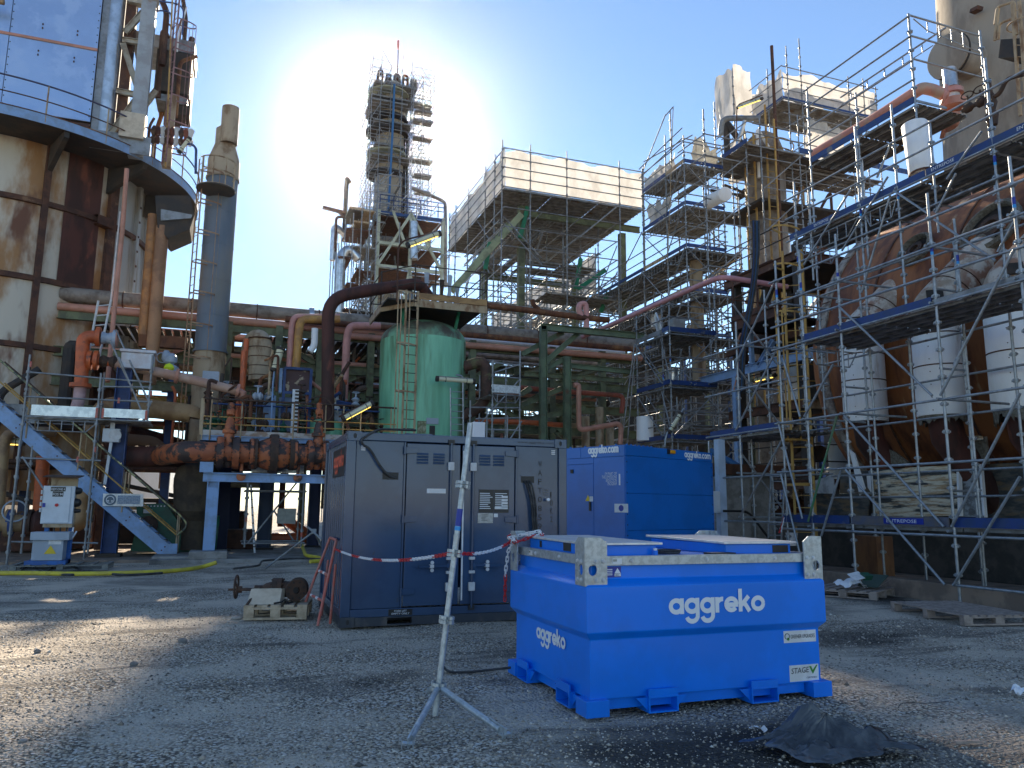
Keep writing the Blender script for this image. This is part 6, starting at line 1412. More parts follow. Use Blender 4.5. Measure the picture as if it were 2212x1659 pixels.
# --- green steel structure under the sheeted platform
PYR = 640
t = thing('steel_structure', 'olive green steel column frame standing under the sheeted scaffold', 'steel frame', (15, 38, 0))
def col(px, Y, z1, mat=greensteel, w_=.34): x = XY(px, Y); baro('column', (x, Y, 0), (x, Y, z1), w_, w_, mat, t, (0, 1, 0)); return x
xs = [col(1125, 37.2, zd - .4), col(1046, 42, zd - 1), col(1242, 41, zd - 2), col(1345, 37.5, zd - 1.0)]
B().ibeam((xs[0], 37.2, zd - .75), (xs[3] + 1, 37.2, zd - .75), .2, .34).obj('beam', greensteel, t, smooth=0); B().ibeam((xs[1], 42, zd - 3), (xs[2], 42, zd - 3), .2, .34).obj('beam', greensteel, t, smooth=0)
gpale = M('pale_olive_paint', (.3, .34, .2), (.2, .22, .13), rough=.6, sc=2)
B().bar(aY(*c7(770, 680), 36.9), aY(*c7(170, 1340), 36.9), .26, .34).bar(aY(*c7(650, 760), 37.9), aY(*c7(300, 1180), 37.9), .2, .2).obj('diagonal', gpale, t, smooth=0)
for a, e in (((825, 610), (760, 880)), ((1285, 1060), (1240, 1320)), ((1500, 1160), (1260, 1320)), ((500, 920), (460, 1150)), ((1520, 1350), (1460, 1520))): B().bar(aY(*c7(*a), 37), aY(*c7(*e), 37), .12, .22).obj('brace', greenbright, t, smooth=0)
# --- far distillation tower inside scaffolding
YT = 89.0
ft = lambda x, y, Y=YT: aY(x, y, Y)
T = ft(846, 700); tw = thing('distillation_tower', 'tall distant distillation column wrapped in scaffolding against the sun', 'tower', (T.x, YT, 0))
cxl = lambda y: ft(846 + (0 if y < 450 else -2), y).x
zt = ft(846, 168).z; xc = ft(845, 300).x
B().lathe((xc, YT, 0), [(1.75, 0), (1.75, ft(845, 250).z), (1.45, ft(845, 235).z), (1.45, ft(845, 190).z), (.9, ft(845, 180).z), (.2, ft(845, 176).z)], 32).obj('column', tower_cream, tw)
xl, xr = ft(790, 300).x, ft(922, 300).x; dep = 3.4
def tubes(name, segs, r, mat, par, n=5):
    b = B()
    for p, q in segs: b.tube(p, q, r, n)
    o = b.obj(name, mat, par); o['kind'] = 'stuff'; return o
fx = [xl + (xr - xl) * k for k in (0, .14, .3, .48, .63, .66, .82, 1.0)]; fy = [YT - dep, YT - dep * .45, YT + dep * .5, YT + dep]
z0t = ft(846, 470).z; segs = []
for i, x in enumerate(fx):
    for j, y in enumerate(fy):
        if i in (2, 3, 4) and j in (1, 2): continue
        segs.append(((x, y, 8), (x, y, zt + rnd.uniform(-.4, 1.4) - (1.4 if i > 4 else 0))))
tubes('standards', segs, .046, galv_far, tw); segs = []; br = []
z = 8
while z < zt:
    for y in fy: segs.append(((xl, y, z), (xr, y, z))); segs.append(((xl, y, z + .6), (xl + (xr - xl) * .3, y, z + .6))); segs.append(((xl + (xr - xl) * .66, y, z + .6), (xr, y, z + .6)))
    for x in fx: segs.append(((x, fy[0], z), (x, fy[3], z)))
    for k in range(4): i = rnd.randrange(7); y = rnd.choice(fy); s = rnd.choice((0, 1)); br.append(((fx[i + s], y, z), (fx[i + 1 - s], y, z + 2)))
    z += 1.0
tubes('ledgers', segs, .034, galv_far, tw); tubes('braces', br, .034, galv_far, tw)
for (y, a, e) in ((228, 795, 880), (237, 795, 870), (262, 885, 921), (280, 800, 878), (282, 880, 921), (318, 882, 920), (330, 800, 862), (352, 795, 878), (365, 880, 920), (397, 882, 918), (432, 886, 916), (200, 800, 890), (248, 882, 920)):
    p, q = ft(a, y), ft(e, y); B().box(p.x, q.x, YT - dep + (0 if a > 870 else .3), YT + (1.2 - dep if a > 870 else dep * .6), p.z - .2, p.z).obj('deck', deckm, tw, smooth=0)
for (y, r) in ((300, 2.6), (345, 2.4), (390, 2.3), (270, 2.4), (215, 2.5)): B().lathe((xc - .6, YT - .5, ft(846, y).z), [(1.5, 0), (r, .02), (r, .35), (r - .06, .35), (r - .06, .12), (1.5, .1)], 24).obj('ring_platform', towerframe if y % 2 else darkgap, tw)
for i in range(9): x = ft(815 + i * 9, 170).x; h = ft(846, 165 + (i * 7) % 16).z; B().path(bend([V((x, YT - .8, h - 4)), V((x, YT - .8, h)), V((x + .5 * (-1) ** i, YT - .8, h + .1)), V((x + .55 * (-1) ** i, YT - .8, h - 1))], .3), .12 + .05 * (i % 3), 8).obj('vent_pipe', (castiron, rust, lagging)[i % 3], tw)
pm = ft(860, 152); B().tube((pm.x, YT, pm.z - 4), ft(860, 108), .07, 8).obj('mast', castiron, tw); B().lathe(ft(860, 108), [(.06, 0), (.16, .4), (.18, 1.2), (.05, 1.4)], 10).obj('mast_light', redpaint, tw)
B().path([ft(852, 182, YT - dep - .2), ft(849, 260, YT - dep - .2), ft(844, 360, YT - dep - .2), ft(838, 480, YT - dep - .2)], .14, 8).obj('blue_riser', M('tower_hose_blue', (.03, .12, .28), rough=.5), tw)
for i, x in enumerate((868, 874, 880)): B().tube(ft(x, 262, YT - 1), ft(x - 2, 560, YT - 1), .16, 8).obj('riser', darkgap if i else rustbeam, tw)
# base frame of the tower
t = thing('tower_base_frame', 'pale green braced steel frame crowded with pipes at the foot of the tower', 'steel frame', (T.x, 80, 0))
f80 = lambda x, y: aY(x, y, 80.0); zB = f80(870, 460).z; xL, xR = f80(815, 560).x, f80(955, 560).x
for x in (xL, f80(885, 560).x, xR):
    for y in (80, 86.5): baro('column', (x, y, 0), (x, y, zB), .32, .32, towerframe, t, (0, 1, 0))
for y_ in (465, 530, 580): 
    z = f80(870, y_).z
    for yy in (80, 86.5): baro('beam', (xL, yy, z), (xR, yy, z), .3, .35, towerframe if y_ > 470 else midblue, t)
    B().box(xL, xR, 80.4, 86.4, z - .3, z - .15).obj('floor', rustbeam, t, smooth=0)
zm = f80(870, 530).z; zk = f80(870, 580).z; xm = f80(885, 560).x
for a, e in (((xL, zk), (xm, zB)), ((xm, zB), (xR, zk)), ((xL + 1.5, zB), (xL + 3, zm)), ((xL, 4), (xm, zk)), ((xm, zk), (xR, 4))): baro('diagonal', (a[0], 79.9, a[1]), (e[0], 79.9, e[1]), .25, .3, towerframe, t)
for i in range(26):
    x = rnd.uniform(xL - 5, xR); y = rnd.uniform(81, 87); z = rnd.uniform(4, zB - 2); q = rnd.choice((V((0, 0, 4)), V((3, 0, 0)), V((0, 0, 7)))); B().path(bend([V((x, y, z)), V((x, y, z)) + q, V((x + rnd.uniform(-1.5, 1.5), y, z + q.z + rnd.uniform(-1, 1)))], .5), rnd.choice((.15, .25, .4)), 8).obj('pipe', rnd.choice((lagging, rustbeam, alu, cream, darkgap, darkgap)), t)
B().tube(f80(893, 560), f80(893, 480), .5, 16).obj('riser', alu, t)
segs = []; dks = []
xs_ = [f80(px, 560).x for px in (724, 740, 757, 775, 792, 808)]; zz = [2 + i * 1.1 for i in range(int((zB + 3) / 1.1))]
for i, x in enumerate(xs_):
    for y in (79, 81.5, 84): segs.append(((x, y, 0), (x, y, zB + 3 - (5 - i) * 1.6 + rnd.uniform(0, 1.5))))
for z in zz:
    xlm = xs_[0] + max(0, (z - 16) * .32)
    for y in (79, 81.5, 84): segs.append(((xlm, y, z), (xs_[-1], y, z)))
    for k in range(11):
        x = rnd.choice(xs_[1:])
        if x - 1.3 > xlm: segs.append(((x, 79, z), (x - 1.2, 79, z + 1.8)))
    for x in xs_: segs.append(((max(x, xlm), 79, z), (max(x, xlm), 84, z)))
tubes('scaffold_tubes', segs, .06, galv_far, t)
for i in range(30): x = rnd.uniform(xs_[0], xs_[3]); z = rnd.uniform(5, zB); B().box(x, x + rnd.uniform(1, 2.6), 79.2, 83.5, z, z + .18).obj('deck', rnd.choice((deckm, rustbeam, darkgap, cream)), t, smooth=0)
B().path(bend([f80(731, 690), f80(734, 560), f80(752, 535), f80(775, 560)], 1.6), .55, 16).obj('silver_duct', alu, t)
segs = []
for k in range(230):
    x = rnd.uniform(xL - 1.5, xR + .3); y = rnd.choice((79.2, 83, 87)); z = rnd.uniform(4, zB + 3); d = rnd.choice(((0, 0, 2.4), (2.2, 0, 0), (1.5, 0, 1.8), (0, 2, 0))); segs.append(((x, y, z), (x + d[0], y + d[1], z + d[2])))
tubes('scaffold_tubes', segs, .06, galv_far, t)
segs = [((x, 79.6, zB), (x, 79.6, zB + 1.6)) for x in (xL, xL + 1.5, xL + 3, xL + 4.5, xR)] + [((xL, 79.6, zB + h), (xR, 79.6, zB + h)) for h in (.6, 1.1, 1.6)]; tubes('handrail', segs, .05, midblue, t)
B().bar(f80(697, 448), f80(747, 460), .35, .3).bar(f80(728, 455), f80(742, 468), .2, .2).obj('cantilever_beam', rustbeam, t, smooth=0)
B().path(bend([f80(890, 406), f80(955, 433), f80(962, 440), f80(962, 620)], .8), .2, 10).obj('davit_pipe', lagging, t)
# --- green vessel
PYR = 820
vd = 25.95; vx = XY(912.5, vd); vr = 1.49
zsh = aY(912, 728, vd - 1).z
t = thing('green_vessel', 'weathered bright green vertical vessel with domed top and pale ladder', 'vessel', (vx, vd, 0))
B().lathe((vx, vd, .6), [(1.1, -.5), (vr, .0), (vr, zsh - .6)], 56).obj('shell', vesselgreen, t)
B().lathe((vx, vd, .6), [(vr * math.cos(R(q)), zsh - .598 + .78 * math.sin(R(q))) for q in range(0, 91, 9)], 56).obj('dome', vesseldome, t)
B().lathe((vx, vd, zsh - 3.8), [(vr, 0), (vr + .008, .003), (vr + .008, .018), (vr, .021)], 56).obj('weld_seam', greensteel, t)
for a in (200, 250, 300, 340): B().bar((vx + vr * .85 * math.cos(R(a)), vd + vr * .85 * math.sin(R(a)), 0), (vx + vr * .85 * math.cos(R(a)), vd + vr * .85 * math.sin(R(a)), 1.2), .2, .2, (0, 1, 0)).obj('leg', greensteel, t, smooth=0)
p = aY(*C(480, 900, 3.456)(2072, 530), vd - vr * .96); B().box(p.x - .2, p.x + .2, p.y - .1, p.y, p.z - .1, p.z + .1).obj('nameplate', M('grey_nameplate', (.3, .36, .42), rough=.5), t, smooth=0); B().box(p.x - .09, p.x + .1, p.y - .06, p.y, p.z - .5, p.z - .15).obj('instrument_box', darkgap, t, smooth=0)
p = aY(*C(480, 900, 3.456)(1985, 580), vd - vr * .99); B().box(p.x - .14, p.x + .14, p.y - .03, p.y + .05, p.z - .2, p.z + .2).obj('old_plate', M('mottled_plate', (.16, .17, .08), (.35, .35, .25), rough=.7, sc=12), t, smooth=0)
# platform on top
zp = aY(*c9(1690, 880), vd - 1.6).z; fp = lambda x, y: aZ(*c9(x, y), zp)
t2 = thing('vessel_platform', 'timber edged steel platform with thin railings above the green vessel', 'platform', (vx, vd, zp))
PX0, PX1, PY0, PY1 = vx - 1.65, vx + 1.75, vd - 1.75, vd + 1.5
B().box(PX0, PX1, PY0, PY1, zp - .05, zp).obj('floor', darkgap, t2, smooth=0)
plank = M('timber_toe_board', (.40, .24, .1), (.25, .15, .07), rough=.8, sc=3, streak=.4)
B().box(PX0 + .9, PX1, PY0 - .05, PY0 - .002, zp - .22, zp + .02).obj('edge_channel', cream, t2, smooth=0); B().box(PX0 + 1.0, PX1 - .02, PY0 - .09, PY0 - .052, zp + .03, zp + .24).obj('toe_plank', plank, t2, smooth=0)
B().bar((PX0, PY0 + 1.2, zp - .08), (PX0 + .9, PY0, zp - .08), .05, .24).obj('edge_channel', cream, t2, smooth=0); B().bar((PX0, PY1, zp - .08), (PX0, PY0 + 1.2, zp - .08), .05, .24).obj('edge_channel', cream, t2, smooth=0)
for x, y in ((PX0, PY0 + 1.2), (PX0 + .9, PY0), (PX0 + 1.6, PY0), (PX1 - .25, PY0), (PX1, PY0), (PX1, PY1), (PX0, PY1)): tubeo('post', (x, y, zp - .1), (x, y, zp + 1.25), .025, darkgap, t2)
for h in (.6, 1.2):
    for a, e in (((PX0, PY1), (PX0, PY0 + 1.2)), ((PX0, PY0 + 1.2), (PX0 + .9, PY0)), ((PX0 + .9, PY0), (PX1, PY0)), ((PX1, PY0), (PX1, PY1)), ((PX0, PY1), (PX1, PY1))): tubeo('rail', (a[0], a[1], zp + h), (e[0], e[1], zp + h), .02, darkgap, t2)
for a in (225, 315): baro('support', (vx + 1.2 * math.cos(R(a)), vd + 1.2 * math.sin(R(a)), zsh + .1), (vx + 1.4 * math.cos(R(a)), vd + 1.4 * math.sin(R(a)), zp - .05), .1, .1, greenbright, t2, (0, 1, 0))
for i in range(7): x = vx - .6 + i * .28; B().path([(x, vd - .4, zp), (x, vd - .4, zp + .5), (x, vd - .4, zp + .7), (x, vd - .4, zp + 1.0 + .2 * (i % 3))], [.06, .11, .05, .09], 10).obj('valve', (galv_far, castiron, greymach)[i % 3], t2)
lx0, lx1 = aY(*c9(1565, 1200), vd - 1.85).x, aY(*c9(1668, 1200), vd - 1.85).x
caged_ladder('caged_ladder', 'cream painted caged ladder up the front of the green vessel', ((lx0 + lx1) / 2, vd - 1.82, 2.4), ((lx0 + lx1) / 2, vd - 1.82, zp + .3), (1, 0, 0), (-.75, -.66, 0), [zp + .15, zp - 1.55, zp - 3.1, zp - 4.6, zp - 6.0], cream, w_=lx1 - lx0, sw=.07, rung=.3, cage=.3, rmat=darkgap)
mount_mat = rustbeam
lamp('tube lamp on an arched bracket high above the green vessel platform', aY(*c9(1590, 390), 24.2), aY(*c9(1860, 290), 24.2), [aY(*c9(1495, 880), 24.2), aY(*c9(1505, 400), 24.2), aY(*c9(1560, 345), 24.2), aY(*c9(1860, 270), 24.2)], r=.085)
pipe('dark_red_pipe', [aY(708, 930, 24.9), aY(709, 645, 24.9), aY(790, 628, 25.0), aY(905, 612, 25.4), aY(925, 640, 25.8)], .205, darkrust, .75, n=24, label='dark red rusty pipe rising left of the green vessel and bending over to it', cat='pipe')
pipe('elbow_pipe', [aY(*c8(0, 750), 25.3), aY(*c8(190, 690), 25.0), aY(*c8(190, 1080), 25.0), aY(*c8(-40, 1190), 25.2)], .19, M('mossy_dark_pipe', (.1, .05, .035), (.06, .035, .025), rough=.8, sc=3, c3=(.14, .14, .06), sc3=1.6), .8, n=22, label='mossy dark pipe looping out of the right side of the green vessel', cat='pipe')
mount_mat = galv
lamp('horizontal tube lamp on a crooked bracket before the green vessel', aY(*C(480, 900, 3.456)(2120, 162), 23.9), aY(1023, 824, 23.9), [aY(1001, 940, 23.9), aY(1000, 812, 23.9), aY(985, 810, 23.9)], lit=False, r=.075)
# small access scaffold right of vessel
S = Scaf('scaffold', 'small access scaffold with silver boards just right of the green vessel', aY(1080, 930, 23.5), galv_far, .028)
g = lambda x, y: aY(*c8(x, y), 23.6)
for x, y0 in ((250, 690), (485, 610), (200, 1100), (55, 1040), (375, 1170)): p = g(x, y0); S.pole(p.x, 23.6, 0, p.z); S.pole(p.x, 25.0, 0, p.z - .3)
for (a, e) in (((230, 710), (490, 740)), ((235, 830), (490, 850)), ((60, 1100), (480, 1105)), ((190, 1290), (500, 1300)), ((100, 1200), (490, 1190)), ((240, 970), (490, 975))): S.led(g(*a), g(*e))
a, e = g(240, 930), g(480, 925); S.toe((a.x, 23.58, a.z - .15), (e.x, 23.58, a.z - .15), .26, galv_new); S.deck(a.x, e.x, 23.6, 25, a.z - .18, 'x'); S.lattice((a.x, 23.55, a.z - .22), (e.x, 23.55, a.z - .22), .25); S.brace(g(60, 1330), g(490, 850)); S.brace(g(260, 800), g(480, 730)); S.brace(g(500, 1220), g(380, 1400))
t = thing('hatch_ladder', 'short pale ladder hanging above the container roof by the green vessel', 'ladder', aY(1000, 930, 23.4))
for x in (974, 1001): tubeo('stringer', aY(x, 945, 23.4), aY(x - 1, 838, 23.4), .022, galv, t)
for i in range(7): tubeo('rung', aY(974, 930 - i * 14, 23.4), aY(1001, 931 - i * 14, 23.4), .014, galv, t)
B().obox(aY(1033, 930, 22), (.2, 0, 0), (0, .1, 0), (0, 0, .25)).obj('white_sack', whitepl, smooth=0, bevel=.03, label='white sack standing behind the container roof edge', cat='sack')
# --- pipe rack
PYR = 780
t = thing('pipe_rack', 'long olive green pipe rack crowded with beige and salmon pipes', 'pipe rack', (6, 31, 0))
zs = lambda px, py, Y=30: aY(px, py, Y).z
XA, XB = -6, 17
for px in (490, 600, 690, 800, 1020, 1172 + 20, 1300): 
    x = XY(px, 30); baro('column', (x, 30, 0), (x, 30, zs(600, 700)), .26, .26, greensteel, t, (0, 1, 0)); baro('column', (x, 34.5, 0), (x, 34.5, zs(600, 700)), .26, .26, greensteel, t, (0, 1, 0))
for py in (716, 790, 848, 905): 
    for Y in (30, 34.5): B().ibeam((XA, Y + .02, zs(600, py)), (XB, Y + .02, zs(600, py)), .2, .34).obj('beam', greensteel, t, smooth=0)
for px in (490, 600, 690, 800, 1020, 1192, 1300):
    x = XY(px, 30) + .14
    for py in (735, 800, 860): B().ibeam((x, 30, zs(600, py)), (x, 34.5, zs(600, py)), .16, .28).obj('cross_beam', greensteel, t, smooth=0)
def rod(a, e, r, m, n=14): return B().tube(a, e, r, n).obj('pipe', m, t)
zM = zs(650, 679); rod((XA, 30.2, zM), (XB, 30.2, zM), .27, lagging, 20)
for x in np.arange(-4, 16, 2.3): B().lathe((float(x), 30.2, zM), [(.275, -.02), (.3, -.018), (.3, .018), (.275, .02)], 20, X_).obj('pipe_band', rustbeam, t)
x = XY(668, 30); B().lathe((x, 30.2, zM), [(.3, -.1), (.36, -.09), (.36, .09), (.3, .1)], 20, X_).obj('pipe_clamp', alu, t)
z = zs(650, 706); rod((XA, 30.0, z), (XY(830, 30), 30.0, z), .14, salmon); rod((XY(750, 30), 29.8, z - .25), (XB, 29.8, z - .18), .13, salmon); rod((XY(610, 30), 29.7, zs(700, 700)), (XB, 29.7, zs(700, 700)), .12, rust)
z = zs(900, 708); rod((XA, 31.4, z), (XB, 31.4, z), .12, whiteduct); 
rr = random.Random(5)
for py, n in ((722, 9), (768, 8), (790, 7), (822, 7), (850, 8), (888, 8), (915, 6)):
    for k in range(n):
        Y = 30.3 + 4.0 * rr.random(); z = zs(600, py + rr.uniform(-5, 5), 32); a = rr.uniform(XA, 5); e = a + rr.uniform(5, 14); rod((a, Y, z), (min(e, 19), Y, z), rr.choice((.05, .07, .09, .12, .16)), rr.choice((lagging, rustbeam, salmon, rust, darkgap, cream, lagging, greensteel, darkgap, alu)), 10)
for k in range(34):
    x, Y = rr.uniform(-4, 16), rr.uniform(30.3, 34.6); z0_ = rr.uniform(.5, 5); z1_ = z0_ + rr.uniform(1, 4); sx = rr.choice((-1, 1)) * rr.uniform(.4, 1.6); B().path(bend([(x, Y, z0_), (x, Y, z1_), (x + sx, Y, z1_), (x + sx, Y + rr.uniform(-.6, .6), z1_ + rr.uniform(-1.5, 1))], .25), rr.choice((.05, .07, .1, .14)), 10).obj('pipe', rr.choice((lagging, rustbeam, salmon, cream, darkgap, pink, beige)), t)
for k in range(18):
    x, Y, z = rr.uniform(-4, 16), rr.uniform(29.4, 31), rr.uniform(3, 6.5); m = rr.choice((castiron, greymach, darkgap)); b = B().lathe((x, Y, z), [(.08, -.2), (.17, -.1), (.1, 0), (.17, .1), (.08, .2)], 10, X_); b.tube((x, Y, z), (x, Y, z + .35), .04, 6); b.torus((x, Y, z + .37), Z_, .17, .018, 14, 5); b.obj('valve', m, t)
for k in range(14):
    x, z = rr.uniform(-4, 15), rr.choice((zs(600, 735), zs(600, 800), zs(600, 850))); a = rr.uniform(1.5, 3); B().ibeam((x, 30.05, z), (x + a, 30.05, z - rr.choice((-1, 1)) * a * .55), .14, .2).obj('brace', greensteel, t, smooth=0)
for (x0, x1, y0, y1, z) in ((-5, 0, 30.6, 34, zs(600, 725)), (1, 5.5, 30.6, 34, zs(600, 722)), (-5, 5, 30.8, 34.2, zs(600, 815)), (6, 15, 31, 34.2, zs(600, 800)), (5, 16, 31, 34.4, zs(600, 900))):
    q = int((x1 - x0) / .3)
    for k in range(q): boxo('grating_bar', x0 + k * .3, x0 + k * .3 + .22, y0, y1, z, z + .03, darkgap, t)
# individual pipes in front of the rack
def fp_(label, mat, r, pts, Y=28.6, rad=None, n=14): return pipe('process_pipe', [aY(*p, Y) if len(p) == 2 else V(p) for p in pts], r, mat, rad, n=n, label=label, cat='pipe')
fp_('thin salmon pink pipe dropping from the rack left of the dark red pipe', pink, .11, [c9(1000, 1010), c9(600, 1010), c9(585, 1100), c9(560, 1480)], 28.8, .5)
fp_('ochre pipe dropping from the rack beside the salmon pink one', M('ochre_pipe_paint', (.52, .27, .07), (.36, .18, .06), rough=.55, sc=3), .15, [c9(1000, 1030), c9(660, 1030), c9(645, 1150), c9(620, 1480)], 28.7, .6)
fp_('pale pink pipe dropping from the rack between dark red pipe and vessel', pink, .14, [c9(1350, 1090), c9(1085, 1085), c9(1060, 1200), c9(1040, 1640), c9(1035, 1740)], 28.4, .6)
fp_('fat beige lagged pipe standing below the rack at left', beige, .37, [c9(210, 1390), c9(320, 1320), c9(325, 1180)], 28.6, .6, 20) if False else None
tt = thing('lagged_elbow', 'fat segmented beige lagged pipe bend below the rack at left', 'pipe', aY(*c9(310, 1550), 28.6))
B().path(bend([aY(*c9(310, 1560), 28.6), aY(*c9(318, 1200), 28.6), aY(*c9(250, 1230), 29.4), aY(*c9(240, 1420), 29.4)], .6, 8), .40, 22).obj('lagging', beige, tt)
for k in range(5): p = aY(*c9(311 + k, 1520 - k * 80), 28.6); B().lathe(p, [(.40, -.015), (.415, -.012), (.415, .012), (.40, .015)], 22).obj('band', rustbeam, tt)
fp_('white elbowed vent pipe stub hanging under the rack', whiteduct, .12, [c9(785, 1110), c9(780, 1260), c9(740, 1310)], 28.5, .3)
fp_('orange candy cane vent near the pale pink pipe', orange, .1, [c9(990, 1700), c9(990, 1600), c9(1010, 1575), c9(1060, 1575)], 27.5, .3)
fp_('thin orange standpipe at the left end of the rack', orange, .085, [c9(160, 1659), c9(180, 1400), c9(195, 1200)], 27.5)
fp_('rose pink swan neck vent among the scaffold tubes', pink, .12, [c8(1020, 330), c8(990, 260), c8(995, 210), c8(1050, 200), c8(1060, 300), c8(1055, 480)], 29, .35)
fp_('rusty brown pipe line running right from the vessel platform', rust, .13, [c8(60, 205), c8(500, 255), c8(1030, 325), c8(1250, 345)], 29)
fp_('short rusty vent with a dark cap on the brown pipe line', rust, .1, [c8(650, 260), c8(600, 215), c8(590, 170)], 29, .3)
fp_('salmon pipe stepping down in a U before the green frame', salmon, .1, [c8(950, 910), c8(990, 905), c8(992, 1300), c8(1330, 1240), c8(1358, 1270), c8(1350, 1420)], 26.5, .25)
fp_('red pipe running level behind the container roof', orange, .1, [c8(100, 1215), c8(560, 1230), c8(900, 1260)], 28)
fp_('second red pipe crossing behind the green portal frame', M('brick_red_paint', (.3, .07, .04), (.2, .06, .035), rough=.6), .1, [c8(480, 930), c8(900, 965), c8(1380, 1000), c8(1360, 1150)], 28.5, .3)
fp_('salmon pipe sloping up through the green portal frame', salmon, .08, [c8(500, 1070), c8(870, 945)], 27.8)
for q, lb in (((1050, 1180), 'first'), ((1170, 1100), 'second'), ((1260, 1260), 'third')): p = aY(*c8(*q), 28.8); B().tube((p.x, 28.8, 0), (p.x, 28.8, p.z), .17, 14).obj('process_pipe', beige, label='cream upright pipe behind the generator, %s from the left' % lb, cat='pipe', group='cream upright pipes')
p = aY(*c8(870, 560), 27.4)
t = thing('portal_frame', 'pale green steel portal frame standing behind the container and generator', 'steel frame', (p.x, 27.4, 0)); gp = M('pale_green_steel', (.14, .19, .11), (.1, .13, .08), rough=.6, sc=2, c3=(.13, .07, .035), sc3=1.6, lo3=.58, hi3=.7)
for px, py in ((685, 395), (890, 660)): q = aY(*c8(px, py), 27.4); B().ibeam((q.x, 27.4, 0), (q.x, 27.4, q.z), .2, .28, up=(1, 0, 0)).obj('column', gp, t, smooth=0)
B().ibeam(aY(*c8(670, 405), 27.4), aY(*c8(1560, 490), 27.4), .2, .26).obj('beam', gp, t, smooth=0)
for a, e in (((500, 640), (860, 450)), ((690, 720), (985, 460)), ((680, 780), (870, 680)), ((910, 740), (1500, 800)), ((520, 810), (1380, 870)), ((740, 1295), (890, 1300)), ((790, 1310), (890, 1380)), ((490, 990), (580, 930)), ((500, 1080), (860, 930)), ((690, 1180), (1050, 1100))): B().ibeam(aY(*c8(*a), 27.7), aY(*c8(*e), 27.7), .14, .2).obj('brace', gp if a[1] < 800 else greensteel, t, smooth=0)
lamp('yellow lit tube lamp tilted above the generator', aY(*c8(1775, 1310), 22), aY(*c8(1870, 1160), 22), [aY(*c8(1735, 1440), 22), aY(*c8(1745, 1330), 22), aY(*c8(1900, 1110), 22)], r=.07)
lamp('yellow lit tube lamp under the pale blue beam at right', aX(*cc_(1640, 1565), 17.4), aX(*cc_(1890, 1500), 17.4), r=.06)
# dark bulk of far plant behind the rack (closed steel clad building)
t = thing('plant_building', 'dark open steel process building far behind the pipe rack', 'building', (20, 52, 0))
for (x0, x1, y0, z0_, z1_, m) in ((-30, -12, 46, 0, 7, lagging), (22, 48, 44, 0, 11, darkgap), (24, 46, 38, 0, 5.4, darkgap), (-9, -3.5, 52, 0, 5.2, whiteduct)): B().box(x0, x1, y0, y0 + 9, z0_, z1_).obj('hall', m, t, smooth=0)
for k in range(16): x = 22.5 + k * 1.6; baro('column', (x, 37.5, 0), (x, 37.5, 12), .25, .25, (greensteel, midblue)[k % 2], t, (0, 1, 0))
for z in (3, 5.5, 8, 10.5): B().ibeam((20, 37.4, z), (48, 37.4, z), .2, .35).obj('beam', darkgap, t, smooth=0)
# ------------------------------------------------------------------ left: shell tank, stack, stairs, valve platform, cabinet
l0, l1, l2, cg = C(0, 0, 3.456), C(0, 480, 3.456), C(0, 900, 2.861), C(480, 900, 3.456)
lm, ln, lp, lq = C(0, 960, 5.267), C(320, 680, 5.027), C(480, 1150, 6.144), C(0, 1180, 6.379)
TX, TY, TR_ = -8.83, 34.11, 5.0
def onring(px, py, z, r=TR_):   # angle on the tank of a sight line meeting height z
    q = aZ(px, py, z); return math.atan2(q.y - TY, q.x - TX)
t = thing('shell_tank', 'huge rusty panelled steel tank at the left with a ring gallery round its top', 'tank', (TX, TY, 0))
ths = [onring(95, 441, 11.92), onring(237, 487, 11.92), onring(300, 522, 11.92)]
tha = [ths[0] - .42 * k for k in (2, 1)] + ths[:2] + [ths[1] + .30, ths[1] + .55, ths[1] + .85]
tha = sorted(tha); zr = [2.0, 4.45, 6.85, 9.2, 11.92, 14.2]
mats = (tankrust, tankrust, tankrust, tankrust2, tankrust2, tankrust2)
for i in range(len(tha) - 1):
    for j in range(len(zr) - 1):
        m_ = tankrust if i < 3 else tankrust2
        B().lathe((TX, TY, zr[j]), [(TR_ - .03, .0), (TR_, .002), (TR_, zr[j + 1] - zr[j] - .002), (TR_ - .03, zr[j + 1] - zr[j])], 10, (0, 0, 1), tha[i], tha[i + 1] - .002).obj('shell_plate', m_, t, smooth=30)
B().lathe((TX, TY, 1.5), [(TR_ - .05, 0), (TR_ - .05, 13)], 48, (0, 0, 1), tha[-1] - .01, tha[0] + 6.283).obj('shell_back', tankrust2, t)
for z in zr[1:-1]:
    B().lathe((TX, TY, z), [(TR_, -.1), (TR_ + .12, -.09), (TR_ + .12, .09), (TR_, .1)], 80, (0, 0, 1), tha[0], tha[-1] + .4).obj('ring_stiffener', rustbeam, t, smooth=30)
for i, a in enumerate(tha):
    x, y = TX + (TR_ + .07) * math.cos(a), TY + (TR_ + .07) * math.sin(a); r_ = V((math.cos(a), math.sin(a), 0)); s_ = V((-math.sin(a), math.cos(a), 0)); wd = .36 if abs(a - ths[1]) < .01 else .2
    B().obox((x, y, 8), s_ * wd / 2, r_ * .085, Z_ * 6.3).obj('stiffener', rustbeam if i < 4 else tankrust2, t, smooth=0)
    if i >= 4:
        for k in range(18): B().lathe((x + r_.x * .085, y + r_.y * .085, 3 + k * .6), [(.05, 0), (.05, .02), (.001, .03)], 8, r_).obj('bolt_head', rustbeam, t)
a = (ths[1] + ths[0]) / 2 - .02; B().lathe((TX, TY, 9.3), [(TR_, .0), (TR_ + .05, .01), (TR_ + .05, 5), (TR_, 5)], 6, (0, 0, 1), a - .1, a + .16).obj('patch_plate', darkrust, t, smooth=30)
